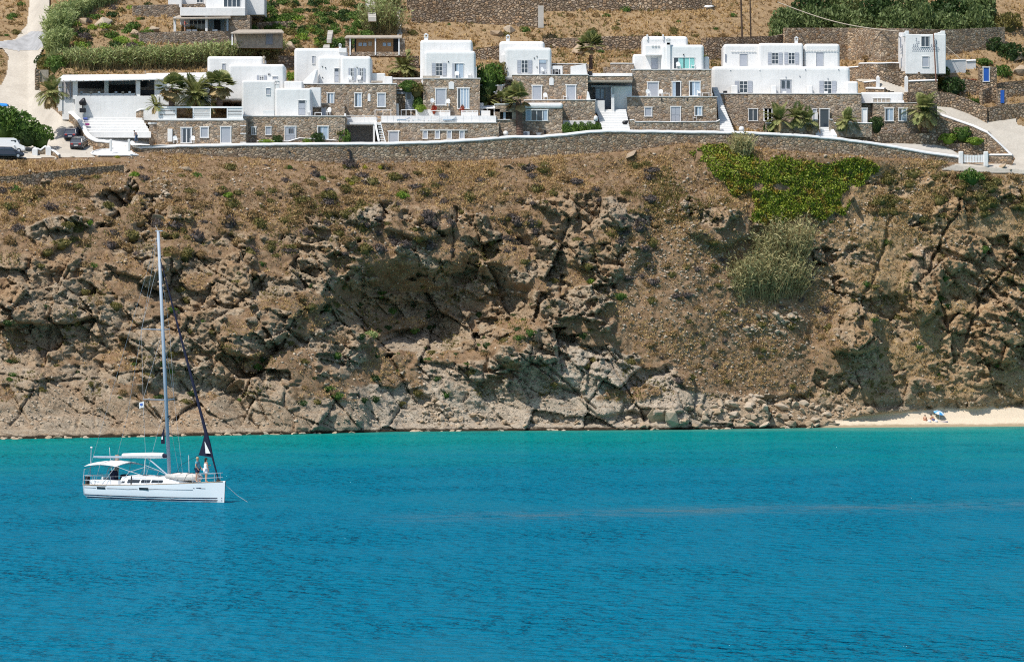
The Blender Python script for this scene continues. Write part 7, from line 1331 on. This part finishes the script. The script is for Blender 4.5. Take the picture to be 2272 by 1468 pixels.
a = cp('C', 112, 1206, 1.6); t_ = thing('air_conditioner', a, 'white air conditioner unit with round fan beside the tall palm trunk', 'air conditioner'); MB().box(a.x - .42, a.x + .42, a.y - .15, a.y + .15, a.z + .08, a.z + .75).build('casing', M['white_paint'], t_, bevel=.02); MB().tube([a + Vector((-.1, -.17, .42)), a + Vector((-.1, -.14, .42))], .26, 14).build('fan', M['grey_dark'], t_); MB().box(a.x - .4, a.x + .4, a.y - .1, a.y + .1, a.z - .05, a.z + .08).build('foot', M['black'], t_)
a = cp('C', 218, 1206, 1.6); t_ = thing('plant_pot', a, 'white tapered pot standing on the long wall near the air conditioner', 'pot'); MB().tube([a, a + Vector((0, 0, .25)), a + Vector((0, 0, .5))], [.2, .27, .38], 12).build('pot', M['white_paint'], t_); MB().tube([a + Vector((0, 0, .5)), a + Vector((0, 0, .56))], [.40, .40], 12).build('rim', M['white_paint'], t_)
for i, (pn, x, y, do, r_, lb) in enumerate((('C', 722, 1062, 1.5, .32, 'round white jar at the foot of the broad white steps'), ('B', 2190, 1195, 1.6, .4, 'white dome shaped bin behind the wall left of the tall palm'), ('C', 2005, 1155, 1.5, .42, 'white tub beside the narrow stairway foot'))):
    a = cp(pn, x, y, do); tag(MB().tube([a - Vector((0, 0, .1)), a + Vector((0, 0, .25)), a + Vector((0, 0, .55)), a + Vector((0, 0, .68))], [r_ * .8, r_, r_ * .8, r_ * .3], 12).build('white_jar', M['white'], smooth=True), lb, 'jar')
for i, (x, y, do) in enumerate(((978, 1092, 1.6), (1055, 1148, .9))):
    a = cp('C', x, y, do); tag(MB().ball(a + Vector((0, 0, .2)), .4, .3, .3, 8, 5).ball(a + Vector((.3, 0, .32)), .18, .16, .22, 6, 4).build('rubbish_bag', M['black']), ['black bag on the right side of the broad white steps', 'black bag on the wall cap below the stone terrace'][i], 'bag')
a = P(1560, 17, B(1560) + 40); g_ = surf(1560, 20); tag(MB().ball(g_ + Vector((-.5, -.3, .0)), .9, .6, .28, 7, 4).ball(g_ + Vector((.5, -.3, .25)), .8, .5, .3, 6, 4).ball(g_ + Vector((1.2, -.3, .35)), .5, .4, .2, 6, 3).build('white_tarpaulin', M['white_paint']), 'crumpled white sheet lying on the upper golden hillside', 'sheet')
# people on land
pan('A'); person(cp('A', 1215, 1262, 1.0) + Vector((0, -2.5, 0)), R(160), 'person in dark jacket carrying a bag on the white landing', {**stand(((.2, .22, 1.05), (.32, .1, .95)), ((.15, -.25, 1.0), (.3, -.12, .9)), .15), 'chest': (.15, 0, 1.25), 'neck': (.24, 0, 1.38), 'head0': (.27, 0, 1.42), 'head': (.32, 0, 1.50), 'crown': (.32, 0, 1.58), 'shL': (.14, .18, 1.33), 'shR': (.14, -.18, 1.33)}, 'dark', 'grey', 'denim', long_legs=True)
person(P(410, 71, B(410) + 39.5), R(0), 'person in red shirt on the porch of the top villa', stand(((.2, .22, 1.15), (.35, .15, 1.2))), 'dark', 'red', 'grey')
person(cp('C', 585, 876, 6.0), R(-100), 'sunbather with orange top sitting on the stone balcony', sit(), 'dark', 'coral', 'red', False)
# ------------------------------------------------------------------ beach
b1 = surf(2052, 934); b2 = surf(2072, 933); b3 = surf(2084, 932)
person(b1, R(75), 'bare backed woman sitting on the sand left of the blue parasol', sit(), 'dark', None, 'coral')
person(b2 + Vector((0, 0, .0)), R(150), 'person in dark shorts bending forward under the blue parasol', sit(.16), 'dark', None, 'blue')
t_ = thing('beach_parasol', b3, 'tilted blue and white beach parasol on the sand', 'parasol'); MB().tube([b3 - Vector((0, 0, .2)), b3 + Vector((.05, .1, 1.25))], .025, 6).build('pole', M['white_paint'], t_); ax = Vector((.25, -.35, 1)).normalized(); c_ = b3 + Vector((.05, .1, 1.3)); u_ = ax.cross(Vector((0, 1, 0))).normalized(); w_ = ax.cross(u_); pc = (plain('parasol_blue', (.06, .3, .62)), plain('parasol_pale', (.6, .72, .82)))
for i in range(8):
    vs = [c_]
    for j, (r_, h_) in enumerate(((.42, -.07), (.84, -.28))):
        for a in (i, i + 1): an = a * math.pi / 4; vs.append(c_ + (u_ * math.cos(an) + w_ * math.sin(an)) * r_ + ax * h_)
    MB().add(vs, [(0, 1, 2), (1, 3, 4, 2)]).build('canopy_panel', pc[i % 2], t_)
    MB().tube([c_, vs[1], vs[3]], .012, 4).build('rib', M['metal'], t_)
m = MB(); a = surf(2095, 935); m.box(a.x - .8, a.x + .5, a.y - .3, a.y + .5, a.z - .05, a.z + .06); tag(m.build('beach_towel', CL['blue'], bevel=.02), 'dark blue towel spread beside the parasol', 'towel')
for i, (x, y, c) in enumerate(((2062, 936, 'white'), (2077, 936, 'white'))): a = surf(x, y); tag(MB().ball(a + Vector((0, -.1, .12)), .26, .2, .18, 8, 5).tube([a + Vector((-.12, -.1, .25)), a + Vector((0, -.1, .42)), a + Vector((.12, -.1, .25))], .02, 4).build('beach_bag', CL[c]), ['white beach bag beside the sitting woman', 'white beach bag below the parasol'][i], 'bag')

# ------------------------------------------------------------------ labels that single out each member of the large groups
SMALL = ['', 'first', 'second', 'third', 'fourth', 'fifth', 'sixth', 'seventh', 'eighth', 'ninth', 'tenth', 'eleventh', 'twelfth', 'thirteenth', 'fourteenth', 'fifteenth', 'sixteenth', 'seventeenth', 'eighteenth', 'nineteenth']
def ordinal(n):
    if n < 20: return SMALL[n]
    t, u = divmod(n, 10); tens = {2: 'twent', 3: 'thirt', 4: 'fort', 5: 'fift', 6: 'sixt', 7: 'sevent', 8: 'eight', 9: 'ninet'}[t]
    return tens + ('ieth' if u == 0 else 'y-' + SMALL[u])
KW = {'olive_leaf': 'olive', 'grey_twig': 'dark grey', 'dry_twig': 'brown', 'green_leaf': 'green', 'lime_leaf': 'lime green', 'dark_leaf': 'dark green', 'yellow_herb': 'yellow'}
BASE = {'cushion shrubs on the upper left slope': 'cushion shrub on the upper left slope', 'bushes below the left part of the wall': 'bush below the left wall', 'cushion shrubs on the middle slope': 'cushion shrub on the middle slope', 'dry shrubs in the gully': 'low shrub in the earthy gully', 'cushion shrubs on the right crest': 'cushion shrub on the right crest', 'scrub on the right buttress': 'scrub tuft on the right buttress', 'scrub on the left rock face': 'scrub tuft on the rock face', 'dark bushes in the hollow': 'caper bush in the shaded hollow',
        'boulder pile beside the beach': 'boulder in the beach rock pile', 'rubble fan at the shore': 'rock of the shore rubble fan', 'scree below the reeds': 'pale stone below the reeds', 'worn rocks on the waterline': 'worn rock on the waterline', 'rocks beside the sand': 'rock beside the sand', 'tumbled wall line': 'stone of the tumbled wall line', 'hillside boulders': 'weathered boulder on the hillside', 'upper garden shrubs': 'shrub in the upper garden', 'shrubs left of the top villa': 'shrub left of the top villa', 'scrub left of the road': 'scrub bush left of the road', 'scrub on the hillside': 'scrub bush on the brown hillside', 'scrub by the tower': 'scrub bush by the tower', 'rock garden scrub': 'scrub bush in the rock garden', 'yellow herbs': 'herb below the long wall', 'rocks awash along the shore': 'rock awash at the shore'}
sets = {}
for o in COL.objects:
    g = o.get('group')
    if g not in BASE: continue
    mn = o.data.materials[0].name.split('.')[0]; k = KW.get(mn)
    if k is None: r_ = o.scale.z / o.scale.x; k = 'flat' if r_ < .65 else ('tall' if r_ > .9 else 'blocky')
    sets.setdefault((g, k), []).append(o)
for (g, k), os_ in sets.items():
    zs = sorted(o.location.z for o in os_); rows = 1 if len(os_) < 14 else (2 if len(os_) < 30 else 3)
    sz = sorted(o.scale.x for o in os_)
    for b in range(rows):
        mem = [o for o in os_ if min(int(zs.index(o.location.z) * rows / len(zs)), rows - 1) == b]
        big = sorted(o.scale.x for o in mem)[len(mem) // 2] if mem else 0
        for word, part in (('small', [o for o in mem if o.scale.x < big]), ('large', [o for o in mem if o.scale.x >= big])):
            part.sort(key=lambda o: o.location.x / o.location.y); rw = {1: '', 2: ('lower ', 'upper ')[b % 2], 3: ('lower ', 'middle ', 'upper ')[b % 3]}[rows]
            for i, o in enumerate(part): o['label'] = f"{word} {k} {BASE[g]}, {ordinal(i + 1)} from left" + (f" in {rw}band" if rw else " of these")
